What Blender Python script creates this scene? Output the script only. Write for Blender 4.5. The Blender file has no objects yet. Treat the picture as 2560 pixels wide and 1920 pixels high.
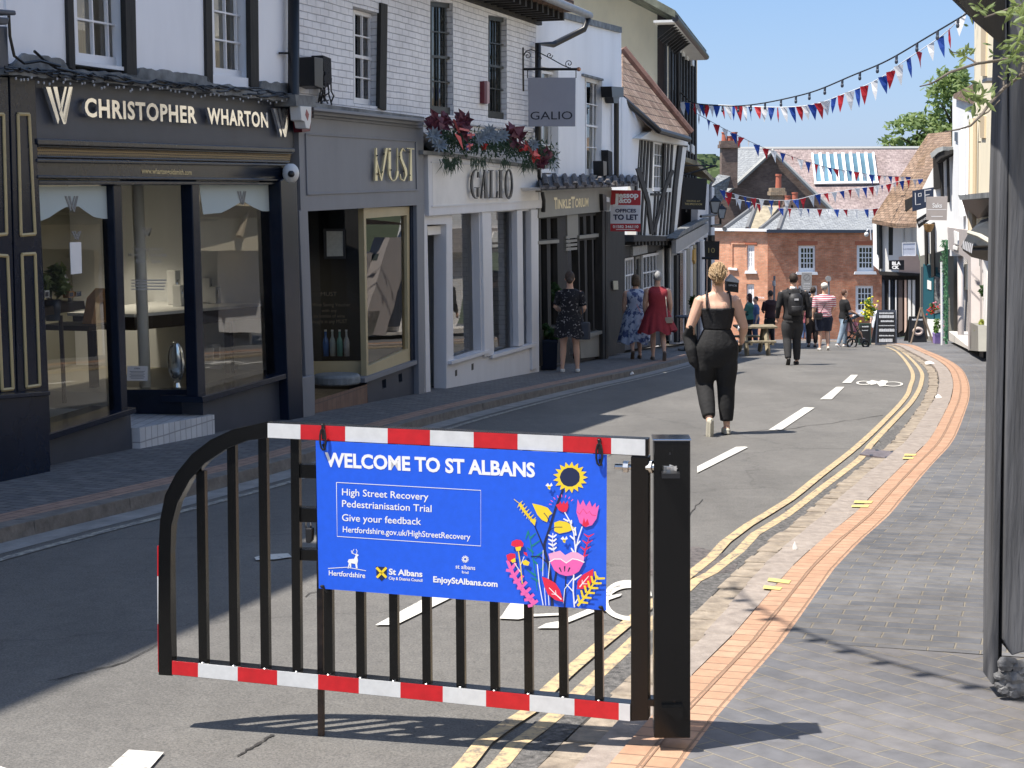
import bpy, math, random
from math import sin, cos, pi, radians as R
from mathutils import Vector as V, Matrix
from mathutils.geometry import tessellate_polygon
random.seed(7)
S = bpy.context.scene
C = S.collection
# ---------------------------------------------------------------- camera, world, sun
F = 3847.0; PIT = R(7.55); ROL = R(0.4)
_c, _s = cos(ROL), sin(ROL); _cp, _sp = cos(PIT), sin(PIT)
cam = bpy.data.objects.new('camera', bpy.data.cameras.new('camera')); C.objects.link(cam); S.camera = cam
up0 = V((0, _sp, _cp)); rt0 = V((1, 0, 0)); fw = V((0, _cp, -_sp))
cx = rt0 * _c - up0 * _s; cy = rt0 * _s + up0 * _c
m = Matrix.Identity(4)
for i in range(3):
    m[i][0] = cx[i]; m[i][1] = cy[i]; m[i][2] = -fw[i]
cam.matrix_world = m
cam.data.sensor_width = 36; cam.data.lens = 36 * F / 2560; cam.data.clip_end = 6000; cam.data.clip_start = .05
SEL = R(64.5); SH = V((.95, .31, 0)).normalized()
sd = V((-SH.x * cos(SEL), -SH.y * cos(SEL), sin(SEL)))
w = bpy.data.worlds.new('World'); S.world = w; w.use_nodes = True
nt = w.node_tree; bg = nt.nodes['Background']; sky = nt.nodes.new('ShaderNodeTexSky'); sky.sky_type = 'NISHITA'
sky.sun_disc = False; sky.sun_elevation = SEL; sky.sun_rotation = math.atan2(sd.x, sd.y)
sky.air_density = 1.0; sky.dust_density = 0.8; sky.ozone_density = 1.2
tcw = nt.nodes.new('ShaderNodeTexCoord'); sx = nt.nodes.new('ShaderNodeSeparateXYZ'); nt.links.new(tcw.outputs['Generated'], sx.inputs[0])
rw = nt.nodes.new('ShaderNodeValToRGB'); nt.links.new(sx.outputs[2], rw.inputs[0]); ee = rw.color_ramp.elements
ee[0].position = .0; ee[0].color = (1.55, 2.12, 3.1, 1); ee[1].position = .15; ee[1].color = (.93, 1.72, 3.15, 1)
for ps_, cl_ in ((.05, (1.3, 1.98, 3.15)), (.3, (1.6, 2.1, 3.2)), (.6, (1.1, 1.75, 3.1)), (1, (.8, 1.5, 3.0))): e_ = ee.new(ps_); e_.color = (*cl_, 1)
mw = nt.nodes.new('ShaderNodeMix'); mw.data_type = 'RGBA'; mw.inputs[0].default_value = .85; nt.links.new(sky.outputs[0], mw.inputs[6]); nt.links.new(rw.outputs[0], mw.inputs[7]); nt.links.new(mw.outputs[2], bg.inputs[0]); bg.inputs[1].default_value = 0.15
sl = bpy.data.lights.new('sun', 'SUN'); sl.energy = 4.9; sl.angle = R(.55); sl.color = (1, .94, .86)
so = bpy.data.objects.new('sun', sl); C.objects.link(so); so.rotation_euler = sd.to_track_quat('Z', 'Y').to_euler(); so.location = (0, 0, 30)
S.view_settings.view_transform = 'Standard'; S.view_settings.look = 'None'; S.view_settings.exposure = 0.82; S.view_settings.gamma = 1
# ---------------------------------------------------------------- pixel / ground helpers (photo pixels 2560 x 1920)
def ray(u, v):
    x = (u - 1280) / F; y = (960 - v) / F
    x, y = x * _c + y * _s, -x * _s + y * _c
    return V((x, _cp + y * _sp, -_sp + y * _cp))
def h(Y):
    if Y < 0: return 1.58 + .0558 * Y
    return 1.58 + .0558 * Y + .0004 * Y * Y if Y < 55 else 5.859 + .0998 * (Y - 55)
def gz(Y, off=0): return -h(Y) + off
def G(u, v, off=0):
    a = ray(u, v); lo, hi = 1.0, 75.0
    f = lambda Y: a.z / a.y * Y + h(Y) - off
    for _ in range(50):
        mid = (lo + hi) / 2
        if f(mid) > 0: lo = mid
        else: hi = mid
    return V((a.x / a.y * lo, lo, -h(lo) + off))
def at(u, v, Y): a = ray(u, v); return a * (Y / a.y)
class Pl:
    'a plane: origin, in-plane right axis e1, up axis e2, outward normal n'
    def __init__(s, o, ang=None, e1=None, e2=None, n=None):
        s.o = V(o)
        if ang is not None:
            a = R(ang); s.e1 = V((sin(a), cos(a), 0)); s.e2 = V((0, 0, 1)); s.n = V((cos(a), -sin(a), 0))
        else: s.e1, s.e2, s.n = V(e1).normalized(), V(e2).normalized(), V(n).normalized()
    def P(s, u, v, d=0):
        r = ray(u, v); k = (s.o + s.n * d).dot(s.n) / r.dot(s.n); return r * k
    def W(s, a, b, d=0): return s.o + s.e1 * a + s.e2 * b + s.n * d
    def L(s, u, v, d=0): q = s.P(u, v, d) - s.o; return q.dot(s.e1), q.dot(s.e2)
# ---------------------------------------------------------------- mesh builder
def autouv(me):
    uv = me.uv_layers.new(name='UVMap').data; vs = me.vertices
    for p in me.polygons:
        n = p.normal
        t = V((1, 0, 0)) if abs(n.z) > .93 else V((-n.y, n.x, 0)).normalized()
        b = n.cross(t)
        if abs(n.z) > .93: b = V((0, 1, 0))
        for li in p.loop_indices:
            co = vs[me.loops[li].vertex_index].co; uv[li].uv = (co.dot(t), co.dot(b))
class MB:
    def __init__(s): s.v = []; s.f = []; s.m = []
    def add(s, vs, fs, mi=0):
        b = len(s.v); s.v += [V(x) for x in vs]
        for f in fs: s.f.append([b + i for i in f]); s.m.append(mi)
        return s
    def quad(s, *p, mi=0): return s.add(p, [list(range(len(p)))], mi)
    def prism(s, pts, off, mi=0, holes=()):
        'pts outline (front), off vector to the back; holes likewise'
        loops = [[V(p) for p in pts]] + [[V(p) for p in hh] for hh in holes]
        allp = [p for l in loops for p in l]; N = len(allp)
        if not holes and N == 4: tr = [(0, 1, 2, 3)]
        else: tr = tessellate_polygon(loops)
        nrm = (loops[0][1] - loops[0][0]).cross(loops[0][2] - loops[0][0])
        off = V(off)
        fs = []
        for t in tr:
            t = list(t); a, b_, c_ = allp[t[0]], allp[t[1]], allp[t[2]]
            if (b_ - a).cross(c_ - a).dot(off) > 0: t = t[::-1]
            fs.append(t); fs.append([i + N for i in t[::-1]])
        k = 0
        for l in loops:
            n_ = len(l)
            for i in range(n_): j = (i + 1) % n_; fs.append([k + i, k + j, k + j + N, k + i + N])
            k += n_
        return s.add(allp + [p + off for p in allp], fs, mi)
    def box(s, a, b, mi=0, M=None):
        x0, y0, z0 = a; x1, y1, z1 = b
        vs = [(x, y, z) for z in (z0, z1) for y in (y0, y1) for x in (x0, x1)]
        if M: vs = [M @ V(q) for q in vs]
        return s.add(vs, [(0, 2, 3, 1), (4, 5, 7, 6), (0, 1, 5, 4), (2, 6, 7, 3), (0, 4, 6, 2), (1, 3, 7, 5)], mi)
    def pbox(s, pl, a0, a1, b0, b1, d0, d1, mi=0):
        return s.add([pl.W(a, b, d) for d in (d0, d1) for b in (b0, b1) for a in (a0, a1)],
                     [(0, 2, 3, 1), (4, 5, 7, 6), (0, 1, 5, 4), (2, 6, 7, 3), (0, 4, 6, 2), (1, 3, 7, 5)], mi)
    def pp(s, pl, px, d0, d1, mi=0, holes=()):
        'prism on a plane from photo pixels: front face at offset d1, back at d0'
        return s.prism([pl.P(u, v, d1) for u, v in px], pl.n * (d0 - d1), mi, [[pl.P(u, v, d1) for u, v in hh] for hh in holes])
    def tube(s, pts, r, n=8, cap=True, mi=0, flat=1.0):
        pts = [V(p) for p in pts]; rs = r if isinstance(r, (list, tuple)) else [r] * len(pts)
        b = len(s.v); up = None
        for i, p in enumerate(pts):
            t = (pts[min(i + 1, len(pts) - 1)] - pts[max(i - 1, 0)]).normalized()
            if up is None: up = V((0, 0, 1)) if abs(t.z) < .9 else V((1, 0, 0))
            x = t.cross(up)
            if x.length < 1e-4: x = t.cross(V((0, 1, 0)))
            x.normalize(); y = x.cross(t).normalized(); up = y
            for k in range(n):
                a = 2 * pi * k / n; s.v.append(p + x * cos(a) * rs[i] + y * sin(a) * rs[i] * flat)
        for i in range(len(pts) - 1):
            for k in range(n):
                k2 = (k + 1) % n; s.f.append([b + i * n + k, b + i * n + k2, b + (i + 1) * n + k2, b + (i + 1) * n + k]); s.m.append(mi)
        if cap:
            s.f.append([b + k for k in range(n)][::-1]); s.m.append(mi)
            e = b + (len(pts) - 1) * n; s.f.append([e + k for k in range(n)]); s.m.append(mi)
        return s
    def loft(s, rings, cap=True, mi=0):
        b = len(s.v); n = len(rings[0])
        for r_ in rings: s.v += [V(p) for p in r_]
        for i in range(len(rings) - 1):
            for k in range(n):
                k2 = (k + 1) % n; s.f.append([b + i * n + k, b + i * n + k2, b + (i + 1) * n + k2, b + (i + 1) * n + k]); s.m.append(mi)
        if cap:
            s.f.append([b + k for k in range(n)][::-1]); s.m.append(mi)
            e = b + (len(rings) - 1) * n; s.f.append([e + k for k in range(n)]); s.m.append(mi)
        return s
    def ell(s, c, r, n=12, mnum=8, M=None, mi=0):
        c = V(c); r = V(r) if hasattr(r, '__len__') else V((r, r, r)); rings = []
        for i in range(1, mnum):
            th = pi * i / mnum
            rings.append([V((cos(2 * pi * k / n) * sin(th) * r.x, sin(2 * pi * k / n) * sin(th) * r.y, -cos(th) * r.z)) for k in range(n)])
        rings = [[(M @ p if M else p) + c for p in q] for q in rings]
        return s.loft(rings, True, mi)
    def build(s, name, mats, parent=None, smooth=False, bevel=0, sub=0, uv=True):
        if not isinstance(mats, (list, tuple)): mats = [mats]
        me = bpy.data.meshes.new(name); off = parent_off(parent)
        me.from_pydata([tuple(q) for q in s.v], [], s.f); me.update()
        if uv: autouv(me)
        if off is not None:
            me.transform(Matrix.Translation(-off))
        for q in mats: me.materials.append(q)
        me.polygons.foreach_set('material_index', s.m)
        if smooth: me.polygons.foreach_set('use_smooth', [True] * len(me.polygons))
        o = bpy.data.objects.new(name, me); C.objects.link(o)
        if parent is not None:
            o.parent = parent; OFF[o.name] = off if off is not None else V((0, 0, 0))
        else: OFF[o.name] = V((0, 0, 0))
        if bevel:
            b = o.modifiers.new('bevel', 'BEVEL'); b.width = bevel; b.segments = 2; b.limit_method = 'ANGLE'; b.angle_limit = R(40)
        if sub: b = o.modifiers.new('sub', 'SUBSURF'); b.levels = sub; b.render_levels = sub
        return o
OFF = {}
def parent_off(p): return None if p is None else OFF.get(p.name, V((0, 0, 0)))
def tag(o, label=None, cat=None, group=None, kind=None):
    if label: o['label'] = label
    if cat: o['category'] = cat
    if group: o['group'] = group
    if kind: o['kind'] = kind
    return o
def thing(name, label, cat, loc=(0, 0, 0), group=None):
    o = bpy.data.objects.new(name, None); C.objects.link(o); o.location = loc; o.empty_display_size = .2
    OFF[o.name] = V(loc); return tag(o, label, cat, group)
def struct(name, mb, mt, **k): return tag(mb.build(name, mt, **k), kind='structure')
def dup(root, loc, rotz=None, label=None, group=None):
    r = root.copy(); C.objects.link(r); r.location = loc
    if rotz is not None: r.rotation_euler = (0, 0, rotz)
    if label: r['label'] = label
    if group: r['group'] = group
    for ch in list(root.children):
        c = ch.copy(); C.objects.link(c); c.parent = r
        for g in list(ch.children): d = g.copy(); C.objects.link(d); d.parent = c
    return r
# ---------------------------------------------------------------- materials
MC = {}
def lin(c): return tuple(((x / 12.92) if x <= .04045 else ((x + .055) / 1.055) ** 2.4) for x in c)
def mat(name, col, rough=.7, var=.0, scale=6., bump=0., metal=0., spec=None, col2=None, streak=0, sc2=None, bscale=None, coord='Object', emis=0):
    if name in MC: return MC[name]
    mt = bpy.data.materials.new(name); mt.use_nodes = True; N = mt.node_tree; p = N.nodes['Principled BSDF']
    p.inputs['Base Color'].default_value = (*col, 1); p.inputs['Roughness'].default_value = rough; p.inputs['Metallic'].default_value = metal
    if spec is not None: p.inputs['Specular IOR Level'].default_value = spec
    if emis: p.inputs['Emission Color'].default_value = (*col, 1); p.inputs['Emission Strength'].default_value = emis
    tc = N.nodes.new('ShaderNodeTexCoord')
    if var or col2:
        nz = N.nodes.new('ShaderNodeTexNoise'); nz.inputs['Scale'].default_value = scale; nz.inputs['Detail'].default_value = 7; nz.inputs['Roughness'].default_value = .62
        if streak:
            mp = N.nodes.new('ShaderNodeMapping'); mp.inputs['Scale'].default_value = (1, 1, 1 / streak); N.links.new(tc.outputs[coord], mp.inputs[0]); N.links.new(mp.outputs[0], nz.inputs[0])
        else: N.links.new(tc.outputs[coord], nz.inputs[0])
        cr = N.nodes.new('ShaderNodeValToRGB'); cr.color_ramp.elements[0].position = .3; cr.color_ramp.elements[1].position = .7
        c2 = col2 if col2 else tuple(min(1, x * (1 + var)) for x in col); c1 = tuple(x * (1 - var) for x in col)
        cr.color_ramp.elements[0].color = (*c1, 1); cr.color_ramp.elements[1].color = (*c2, 1)
        N.links.new(nz.outputs[0], cr.inputs[0]); N.links.new(cr.outputs[0], p.inputs['Base Color'])
    if bump:
        n2 = N.nodes.new('ShaderNodeTexNoise'); n2.inputs['Scale'].default_value = bscale or scale * 4; n2.inputs['Detail'].default_value = 6
        N.links.new(mp.outputs[0] if streak else tc.outputs[coord], n2.inputs[0]); bp = N.nodes.new('ShaderNodeBump'); bp.inputs['Strength'].default_value = bump; bp.inputs['Distance'].default_value = .01
        N.links.new(n2.outputs[0], bp.inputs['Height']); N.links.new(bp.outputs[0], p.inputs['Normal'])
    MC[name] = mt; return mt
def brickmat(name, c1, c2, cm, bw=.22, bh=.075, mortar=.01, rough=.85, bump=.6, noise=.25, nscale=3., rot=0, off=.5, sharp=.1, big=None):
    if name in MC: return MC[name]
    mt = bpy.data.materials.new(name); mt.use_nodes = True; N = mt.node_tree; L = N.links; p = N.nodes['Principled BSDF']; p.inputs['Roughness'].default_value = rough
    uv = N.nodes.new('ShaderNodeUVMap'); mp = N.nodes.new('ShaderNodeMapping'); mp.inputs['Rotation'].default_value = (0, 0, rot); L.new(uv.outputs[0], mp.inputs[0])
    # slight wobble so the courses are not ruled
    wn = N.nodes.new('ShaderNodeTexNoise'); wn.inputs['Scale'].default_value = 2.2; L.new(mp.outputs[0], wn.inputs[0])
    vm = N.nodes.new('ShaderNodeVectorMath'); vm.operation = 'MULTIPLY_ADD'; vm.inputs[1].default_value = (.02, .02, 0); L.new(wn.outputs[1], vm.inputs[0]); L.new(mp.outputs[0], vm.inputs[2])
    b = N.nodes.new('ShaderNodeTexBrick'); L.new(vm.outputs[0], b.inputs[0]); b.offset = off
    b.inputs['Color1'].default_value = (*c1, 1); b.inputs['Color2'].default_value = (*c2, 1); b.inputs['Mortar'].default_value = (*cm, 1)
    b.inputs['Scale'].default_value = 1; b.inputs['Brick Width'].default_value = bw; b.inputs['Row Height'].default_value = bh; b.inputs['Mortar Size'].default_value = mortar; b.inputs['Mortar Smooth'].default_value = sharp
    nz = N.nodes.new('ShaderNodeTexNoise'); nz.inputs['Scale'].default_value = nscale; nz.inputs['Detail'].default_value = 8; nz.inputs['Roughness'].default_value = .65; L.new(mp.outputs[0], nz.inputs[0])
    mr = N.nodes.new('ShaderNodeMapRange'); mr.inputs[1].default_value = .3; mr.inputs[2].default_value = .7; mr.inputs[3].default_value = 1 - noise; mr.inputs[4].default_value = 1 + noise; L.new(nz.outputs[0], mr.inputs[0])
    mx = N.nodes.new('ShaderNodeMix'); mx.data_type = 'RGBA'; mx.blend_type = 'MULTIPLY'; mx.inputs[0].default_value = 1; L.new(b.outputs[0], mx.inputs[6]); L.new(mr.outputs[0], mx.inputs[7])
    out = mx.outputs[2]
    if big:
        n3 = N.nodes.new('ShaderNodeTexNoise'); n3.inputs['Scale'].default_value = .7; n3.inputs['Detail'].default_value = 4; L.new(mp.outputs[0], n3.inputs[0])
        r3 = N.nodes.new('ShaderNodeValToRGB'); r3.color_ramp.elements[0].position = .42; r3.color_ramp.elements[1].position = .62; L.new(n3.outputs[0], r3.inputs[0])
        m3 = N.nodes.new('ShaderNodeMix'); m3.data_type = 'RGBA'; m3.blend_type = 'MULTIPLY'; L.new(r3.outputs[0], m3.inputs[0]); L.new(out, m3.inputs[6]); m3.inputs[7].default_value = (*big, 1); out = m3.outputs[2]
    L.new(out, p.inputs['Base Color'])
    bp = N.nodes.new('ShaderNodeBump'); bp.inputs['Strength'].default_value = bump; bp.inputs['Distance'].default_value = .008; bp.invert = True
    ad = N.nodes.new('ShaderNodeMath'); ad.operation = 'MULTIPLY_ADD'; ad.inputs[1].default_value = -.35; L.new(nz.outputs[0], ad.inputs[0]); L.new(b.outputs[1], ad.inputs[2])
    L.new(ad.outputs[0], bp.inputs['Height']); L.new(bp.outputs[0], p.inputs['Normal'])
    MC[name] = mt; return mt
def glassmat(name, tint=(.9, .95, .95), ior=1.9, rough=.0):
    if name in MC: return MC[name]
    mt = bpy.data.materials.new(name); mt.use_nodes = True; N = mt.node_tree; L = N.links; N.nodes.remove(N.nodes['Principled BSDF'])
    o = N.nodes['Material Output']; t = N.nodes.new('ShaderNodeBsdfTransparent'); t.inputs[0].default_value = (*tint, 1)
    g = N.nodes.new('ShaderNodeBsdfGlossy'); g.inputs['Roughness'].default_value = rough
    tc = N.nodes.new('ShaderNodeTexCoord'); nz = N.nodes.new('ShaderNodeTexNoise'); nz.inputs['Scale'].default_value = 1.3; nz.inputs['Detail'].default_value = 1; L.new(tc.outputs['Object'], nz.inputs[0])
    bp = N.nodes.new('ShaderNodeBump'); bp.inputs['Strength'].default_value = .022; bp.inputs['Distance'].default_value = .05; L.new(nz.outputs[0], bp.inputs['Height']); L.new(bp.outputs[0], g.inputs['Normal'])
    fr = N.nodes.new('ShaderNodeFresnel'); fr.inputs[0].default_value = ior; mx = N.nodes.new('ShaderNodeMixShader'); L.new(fr.outputs[0], mx.inputs[0]); L.new(t.outputs[0], mx.inputs[1]); L.new(g.outputs[0], mx.inputs[2]); L.new(mx.outputs[0], o.inputs[0])
    MC[name] = mt; return mt
def asphalt():
    mt = bpy.data.materials.new('asphalt'); mt.use_nodes = True; N = mt.node_tree; L = N.links; p = N.nodes['Principled BSDF']; p.inputs['Roughness'].default_value = .82
    tc = N.nodes.new('ShaderNodeTexCoord')
    def noise(s, d=4, r=.6, sx=None):
        n = N.nodes.new('ShaderNodeTexNoise'); n.inputs['Scale'].default_value = s; n.inputs['Detail'].default_value = d; n.inputs['Roughness'].default_value = r
        if sx:
            mp = N.nodes.new('ShaderNodeMapping'); mp.inputs['Scale'].default_value = sx; mp.inputs['Rotation'].default_value = (0, 0, R(17)); L.new(tc.outputs['Object'], mp.inputs[0]); L.new(mp.outputs[0], n.inputs[0])
        else: L.new(tc.outputs['Object'], n.inputs[0])
        return n
    a = noise(110, 5, .75); b = noise(1.1, 5, .6, (1, .25, 1)); c = noise(9, 6, .7)
    ra = N.nodes.new('ShaderNodeValToRGB'); e = ra.color_ramp.elements; e[0].position = .33; e[0].color = (.068, .066, .062, 1); e[1].position = .7; e[1].color = (.205, .193, .175, 1); L.new(a.outputs[0], ra.inputs[0])
    def mul(src, n, lo, hi):
        mr = N.nodes.new('ShaderNodeMapRange'); mr.inputs[1].default_value = .3; mr.inputs[2].default_value = .7; mr.inputs[3].default_value = lo; mr.inputs[4].default_value = hi; L.new(n.outputs[0], mr.inputs[0])
        mx = N.nodes.new('ShaderNodeMix'); mx.data_type = 'RGBA'; mx.blend_type = 'MULTIPLY'; mx.inputs[0].default_value = 1; L.new(src, mx.inputs[6]); L.new(mr.outputs[0], mx.inputs[7]); return mx.outputs[2]
    d_ = noise(.42, 6, .62); o = mul(mul(mul(ra.outputs[0], b, .8, 1.16), c, .88, 1.12), d_, .84, 1.1)
    # thin dark cracks
    vz = N.nodes.new('ShaderNodeTexVoronoi'); vz.feature = 'DISTANCE_TO_EDGE'; vz.inputs['Scale'].default_value = .33
    wv = noise(3, 4); vm = N.nodes.new('ShaderNodeVectorMath'); vm.operation = 'MULTIPLY_ADD'; vm.inputs[1].default_value = (.5, .5, 0); L.new(wv.outputs[1], vm.inputs[0]); L.new(tc.outputs['Object'], vm.inputs[2]); L.new(vm.outputs[0], vz.inputs[0])
    cr = N.nodes.new('ShaderNodeMapRange'); cr.inputs[1].default_value = .0; cr.inputs[2].default_value = .006; cr.inputs[3].default_value = .72; cr.inputs[4].default_value = 1; L.new(vz.outputs[0], cr.inputs[0])
    mx = N.nodes.new('ShaderNodeMix'); mx.data_type = 'RGBA'; mx.blend_type = 'MULTIPLY'; mx.inputs[0].default_value = 1; L.new(o, mx.inputs[6]); L.new(cr.outputs[0], mx.inputs[7]); L.new(mx.outputs[2], p.inputs['Base Color'])
    bp = N.nodes.new('ShaderNodeBump'); bp.inputs['Strength'].default_value = .55; bp.inputs['Distance'].default_value = .006; L.new(a.outputs[0], bp.inputs['Height']); L.new(bp.outputs[0], p.inputs['Normal'])
    return mt
def wornpaint(name, col, th=.5, base=(.2, .19, .18)):
    if name in MC: return MC[name]
    mt = mat(name, col, .75); N = mt.node_tree; L = N.links; p = N.nodes['Principled BSDF']; tc = N.nodes.new('ShaderNodeTexCoord')
    n = N.nodes.new('ShaderNodeTexNoise'); n.inputs['Scale'].default_value = 22; n.inputs['Detail'].default_value = 9; n.inputs['Roughness'].default_value = .72; L.new(tc.outputs['Object'], n.inputs[0])
    r = N.nodes.new('ShaderNodeValToRGB'); e = r.color_ramp.elements; e[0].position = th - .16; e[0].color = (*base, 1); e[1].position = th - .04; e[1].color = (*col, 1); L.new(n.outputs[0], r.inputs[0]); L.new(r.outputs[0], p.inputs['Base Color'])
    return mt
M_asph = asphalt()
M_gblack = mat('black_gloss_paint', (.004, .004, .004), .2, spec=.35, bump=.04, scale=3)
M_black = mat('black_paint', (.012, .012, .013), .4)
M_steel = mat('zinc_steel', (.55, .55, .54), .3, metal=1, var=.25, scale=60)
M_tred = mat('red_reflective_tape', (.52, .012, .018), .35, var=.12, scale=25)
M_twhite = mat('white_reflective_tape', (.62, .63, .63), .35, var=.08, scale=25)
M_white = mat('white_gloss_paint', (.8, .8, .8), .45, var=.04, scale=3)
# ---------------------------------------------------------------- text
def textmesh(s, bold=0, space=1.0):
    cu = bpy.data.curves.new('t', 'FONT'); cu.body = s; cu.size = 1; cu.offset = bold; cu.space_character = space; cu.resolution_u = 3
    o = bpy.data.objects.new('t', cu); C.objects.link(o); bpy.context.view_layer.update()
    me = bpy.data.meshes.new_from_object(o.evaluated_get(bpy.context.evaluated_depsgraph_get()))
    vs = [v.co.copy() for v in me.vertices]; fs = [list(p.vertices) for p in me.polygons]
    C.objects.unlink(o); bpy.data.objects.remove(o); bpy.data.curves.remove(cu); bpy.data.meshes.remove(me)
    return vs, fs
def text(mb, s, tl, tr, bl, th=0, n=None, bold=.01, space=1.0, mi=0, cap=None):
    'maps the text so that its caps box fills the parallelogram tl, tr, bl (3D points)'
    vs, fs = textmesh(s, bold, space)
    x0 = min(v.x for v in vs); x1 = max(v.x for v in vs); y1 = cap or (.73 if any(c.isupper() or c in 'bdfhklt0123456789' for c in s) else .52)
    tl, tr, bl = V(tl), V(tr), V(bl); ex = (tr - tl) / (x1 - x0); ey = (tl - bl) / y1
    P = [bl + ex * (v.x - x0) + ey * v.y for v in vs]
    if n is None: n = ex.cross(ey).normalized()
    if th:
        b = len(P); edges = {}
        for f in fs:
            for i in range(len(f)): e = (f[i], f[(i + 1) % len(f)]); edges[e] = edges.get(e, 0) + 1
        F2 = list(fs) + [[i + b for i in f[::-1]] for f in fs]
        for (a, c) in edges:
            if (c, a) not in edges: F2.append([c, a, a + b, c + b])
        mb.add(P + [p - n * th for p in P], F2, mi)
    else: mb.add(P, fs, mi)
def ptext(mb, pl, s, tl, tr, bl, d, th=0, **k):
    text(mb, s, pl.P(*tl, d), pl.P(*tr, d), pl.P(*bl, d), th, pl.n, **k)
# ---------------------------------------------------------------- ground, road, pavements
def cr(pts, step=.5):
    P = [V(p) for p in pts]; out = []
    for i in range(len(P) - 1):
        p0, p1, p2, p3 = P[max(i - 1, 0)], P[i], P[i + 1], P[min(i + 2, len(P) - 1)]
        n = max(1, int((p2 - p1).length / step))
        for k in range(n):
            t = k / n; out.append(.5 * ((2 * p1) + (p2 - p0) * t + (2 * p0 - 5 * p1 + 4 * p2 - p3) * t * t + (3 * p1 - p0 - 3 * p2 + p3) * t ** 3))
    return out + [P[-1]]
def g2(u, v, off=0): q = G(u, v, off); return V((q.x, q.y, 0))
def normals(P):
    r = []
    for i in range(len(P)):
        t = (P[min(i + 1, len(P) - 1)] - P[max(i - 1, 0)]).normalized(); r.append(V((t.y, -t.x, 0)))   # points right of travel (+x)
    return r
def strip(name, P, o0, o1, z0, z1, mt, kind='structure', y0=-99, y1=999, jit=0, swap=False, uvs=1, sub=None):
    'sheet between offsets o0..o1 (metres right of polyline, numbers or functions)'
    Nn = normals(P); f0 = o0 if callable(o0) else (lambda p: o0); f1 = o1 if callable(o1) else (lambda p: o1)
    vs = []; uv = []; L_ = 0; last = None
    for p, n in zip(P, Nn):
        if last is not None: L_ += (p - last).length
        last = p
        if not (y0 <= p.y <= y1): continue
        a = f0(p); b = f1(p); k = sub or 1
        for j in range(k + 1):
            t = j / k; q = p + n * (a + (b - a) * t); q.z = gz(q.y) + z0 + (z1 - z0) * t + random.uniform(-jit, jit); vs.append(q); o_ = a + (b - a) * t
            uv.append((o_ * uvs, L_ * uvs) if swap else (L_ * uvs, o_ * uvs))
    k = (sub or 1) + 1; rows = len(vs) // k
    fs = [[r * k + j, r * k + j + 1, (r + 1) * k + j + 1, (r + 1) * k + j] for r in range(rows - 1) for j in range(k - 1)]
    me = bpy.data.meshes.new(name); me.from_pydata([tuple(q) for q in vs], [], fs); me.update()
    u = me.uv_layers.new(name='UVMap').data
    for p in me.polygons:
        for li in p.loop_indices: u[li].uv = uv[me.loops[li].vertex_index]
    me.materials.append(mt); o = bpy.data.objects.new(name, me); C.objects.link(o)
    if kind: o['kind'] = kind
    return o
# terrain to the horizon: falls into the valley, rises to a wooded hill
b = MB(); xs = [-3000, -1200, -500, -200, -80, -30, 0, 30, 80, 200, 500, 900, 1400, 3000]; ys = [-400, -60, -12, 0, 15, 30, 45, 60, 80, 110, 200, 400, 900, 1500, 2100, 2600, 3200, 5000]
def tz(x, y):
    if y < -12: return gz(-12) - .3
    if y <= 110: return gz(y) - .14
    k = [(110, gz(110) - .14), (200, -20), (400, -34), (900, -50), (1500, -22), (2100, 14), (2600, 24), (3200, 20), (5000, -60)]
    for (a, za), (c_, zc) in zip(k, k[1:]):
        if y <= c_: return za + (zc - za) * (y - a) / (c_ - a)
    return -60
for y in ys:
    for x in xs: b.v.append(V((x, y, tz(x, y))))
nx = len(xs)
for j in range(len(ys) - 1):
    for i in range(nx - 1): b.f.append([j * nx + i, j * nx + i + 1, (j + 1) * nx + i + 1, (j + 1) * nx + i]); b.m.append(0)
struct('ground', b, mat('earth_and_grass', (.07, .085, .04), .95, .3, .05))
b = MB(); ys = [-12 + i for i in range(0, 112)]; xs = [-12 + 2 * i for i in range(0, 20)]
for y in ys:
    for x in xs: b.v.append(V((x, y, gz(y))))
nx = len(xs)
for j in range(len(ys) - 1):
    for i in range(nx - 1): b.f.append([j * nx + i, j * nx + i + 1, (j + 1) * nx + i + 1, (j + 1) * nx + i]); b.m.append(0)
struct('road', b, M_asph)
KL = cr([(-7.9, -5, 0), (-5.4, 2, 0), (-4.15, 5.5, 0)] + [g2(*p) for p in [(0, 1360), (380, 1266), (725, 1174), (1083, 1060), (1400, 980), (1607, 934), (1739, 900)]] + [(5.75, 40, 0), (7.4, 48, 0), (8.8, 58, 0), (8.6, 70, 0)])
TL = cr([(-3.0, -4, 0), (-.9, 1.2, 0)] + [g2(*p) for p in [(1640, 1812), (1743, 1707), (1828, 1622), (1929, 1500), (1980, 1440), (2073, 1354), (2135, 1304), (2198, 1238), (2260, 1175), (2322, 1113), (2361, 1043), (2380, 997), (2382, 958), (2369, 927), (2338, 903), (2291, 880), (2262, 867)]] + [(11.5, 47, 0), (12.3, 54, 0), (12.2, 66, 0)], .35)
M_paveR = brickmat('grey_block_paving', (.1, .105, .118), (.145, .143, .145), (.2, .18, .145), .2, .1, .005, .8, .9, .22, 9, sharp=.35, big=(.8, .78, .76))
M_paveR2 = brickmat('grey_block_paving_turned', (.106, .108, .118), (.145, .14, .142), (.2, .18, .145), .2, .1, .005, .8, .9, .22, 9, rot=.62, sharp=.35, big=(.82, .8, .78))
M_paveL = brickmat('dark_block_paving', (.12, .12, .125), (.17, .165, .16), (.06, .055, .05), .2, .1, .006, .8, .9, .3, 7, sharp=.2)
M_terr = brickmat('terracotta_paving', (.37, .215, .135), (.42, .26, .17), (.22, .14, .09), .1, .105, .005, .8, .7, .16, 12, off=0, sharp=.3)
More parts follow.
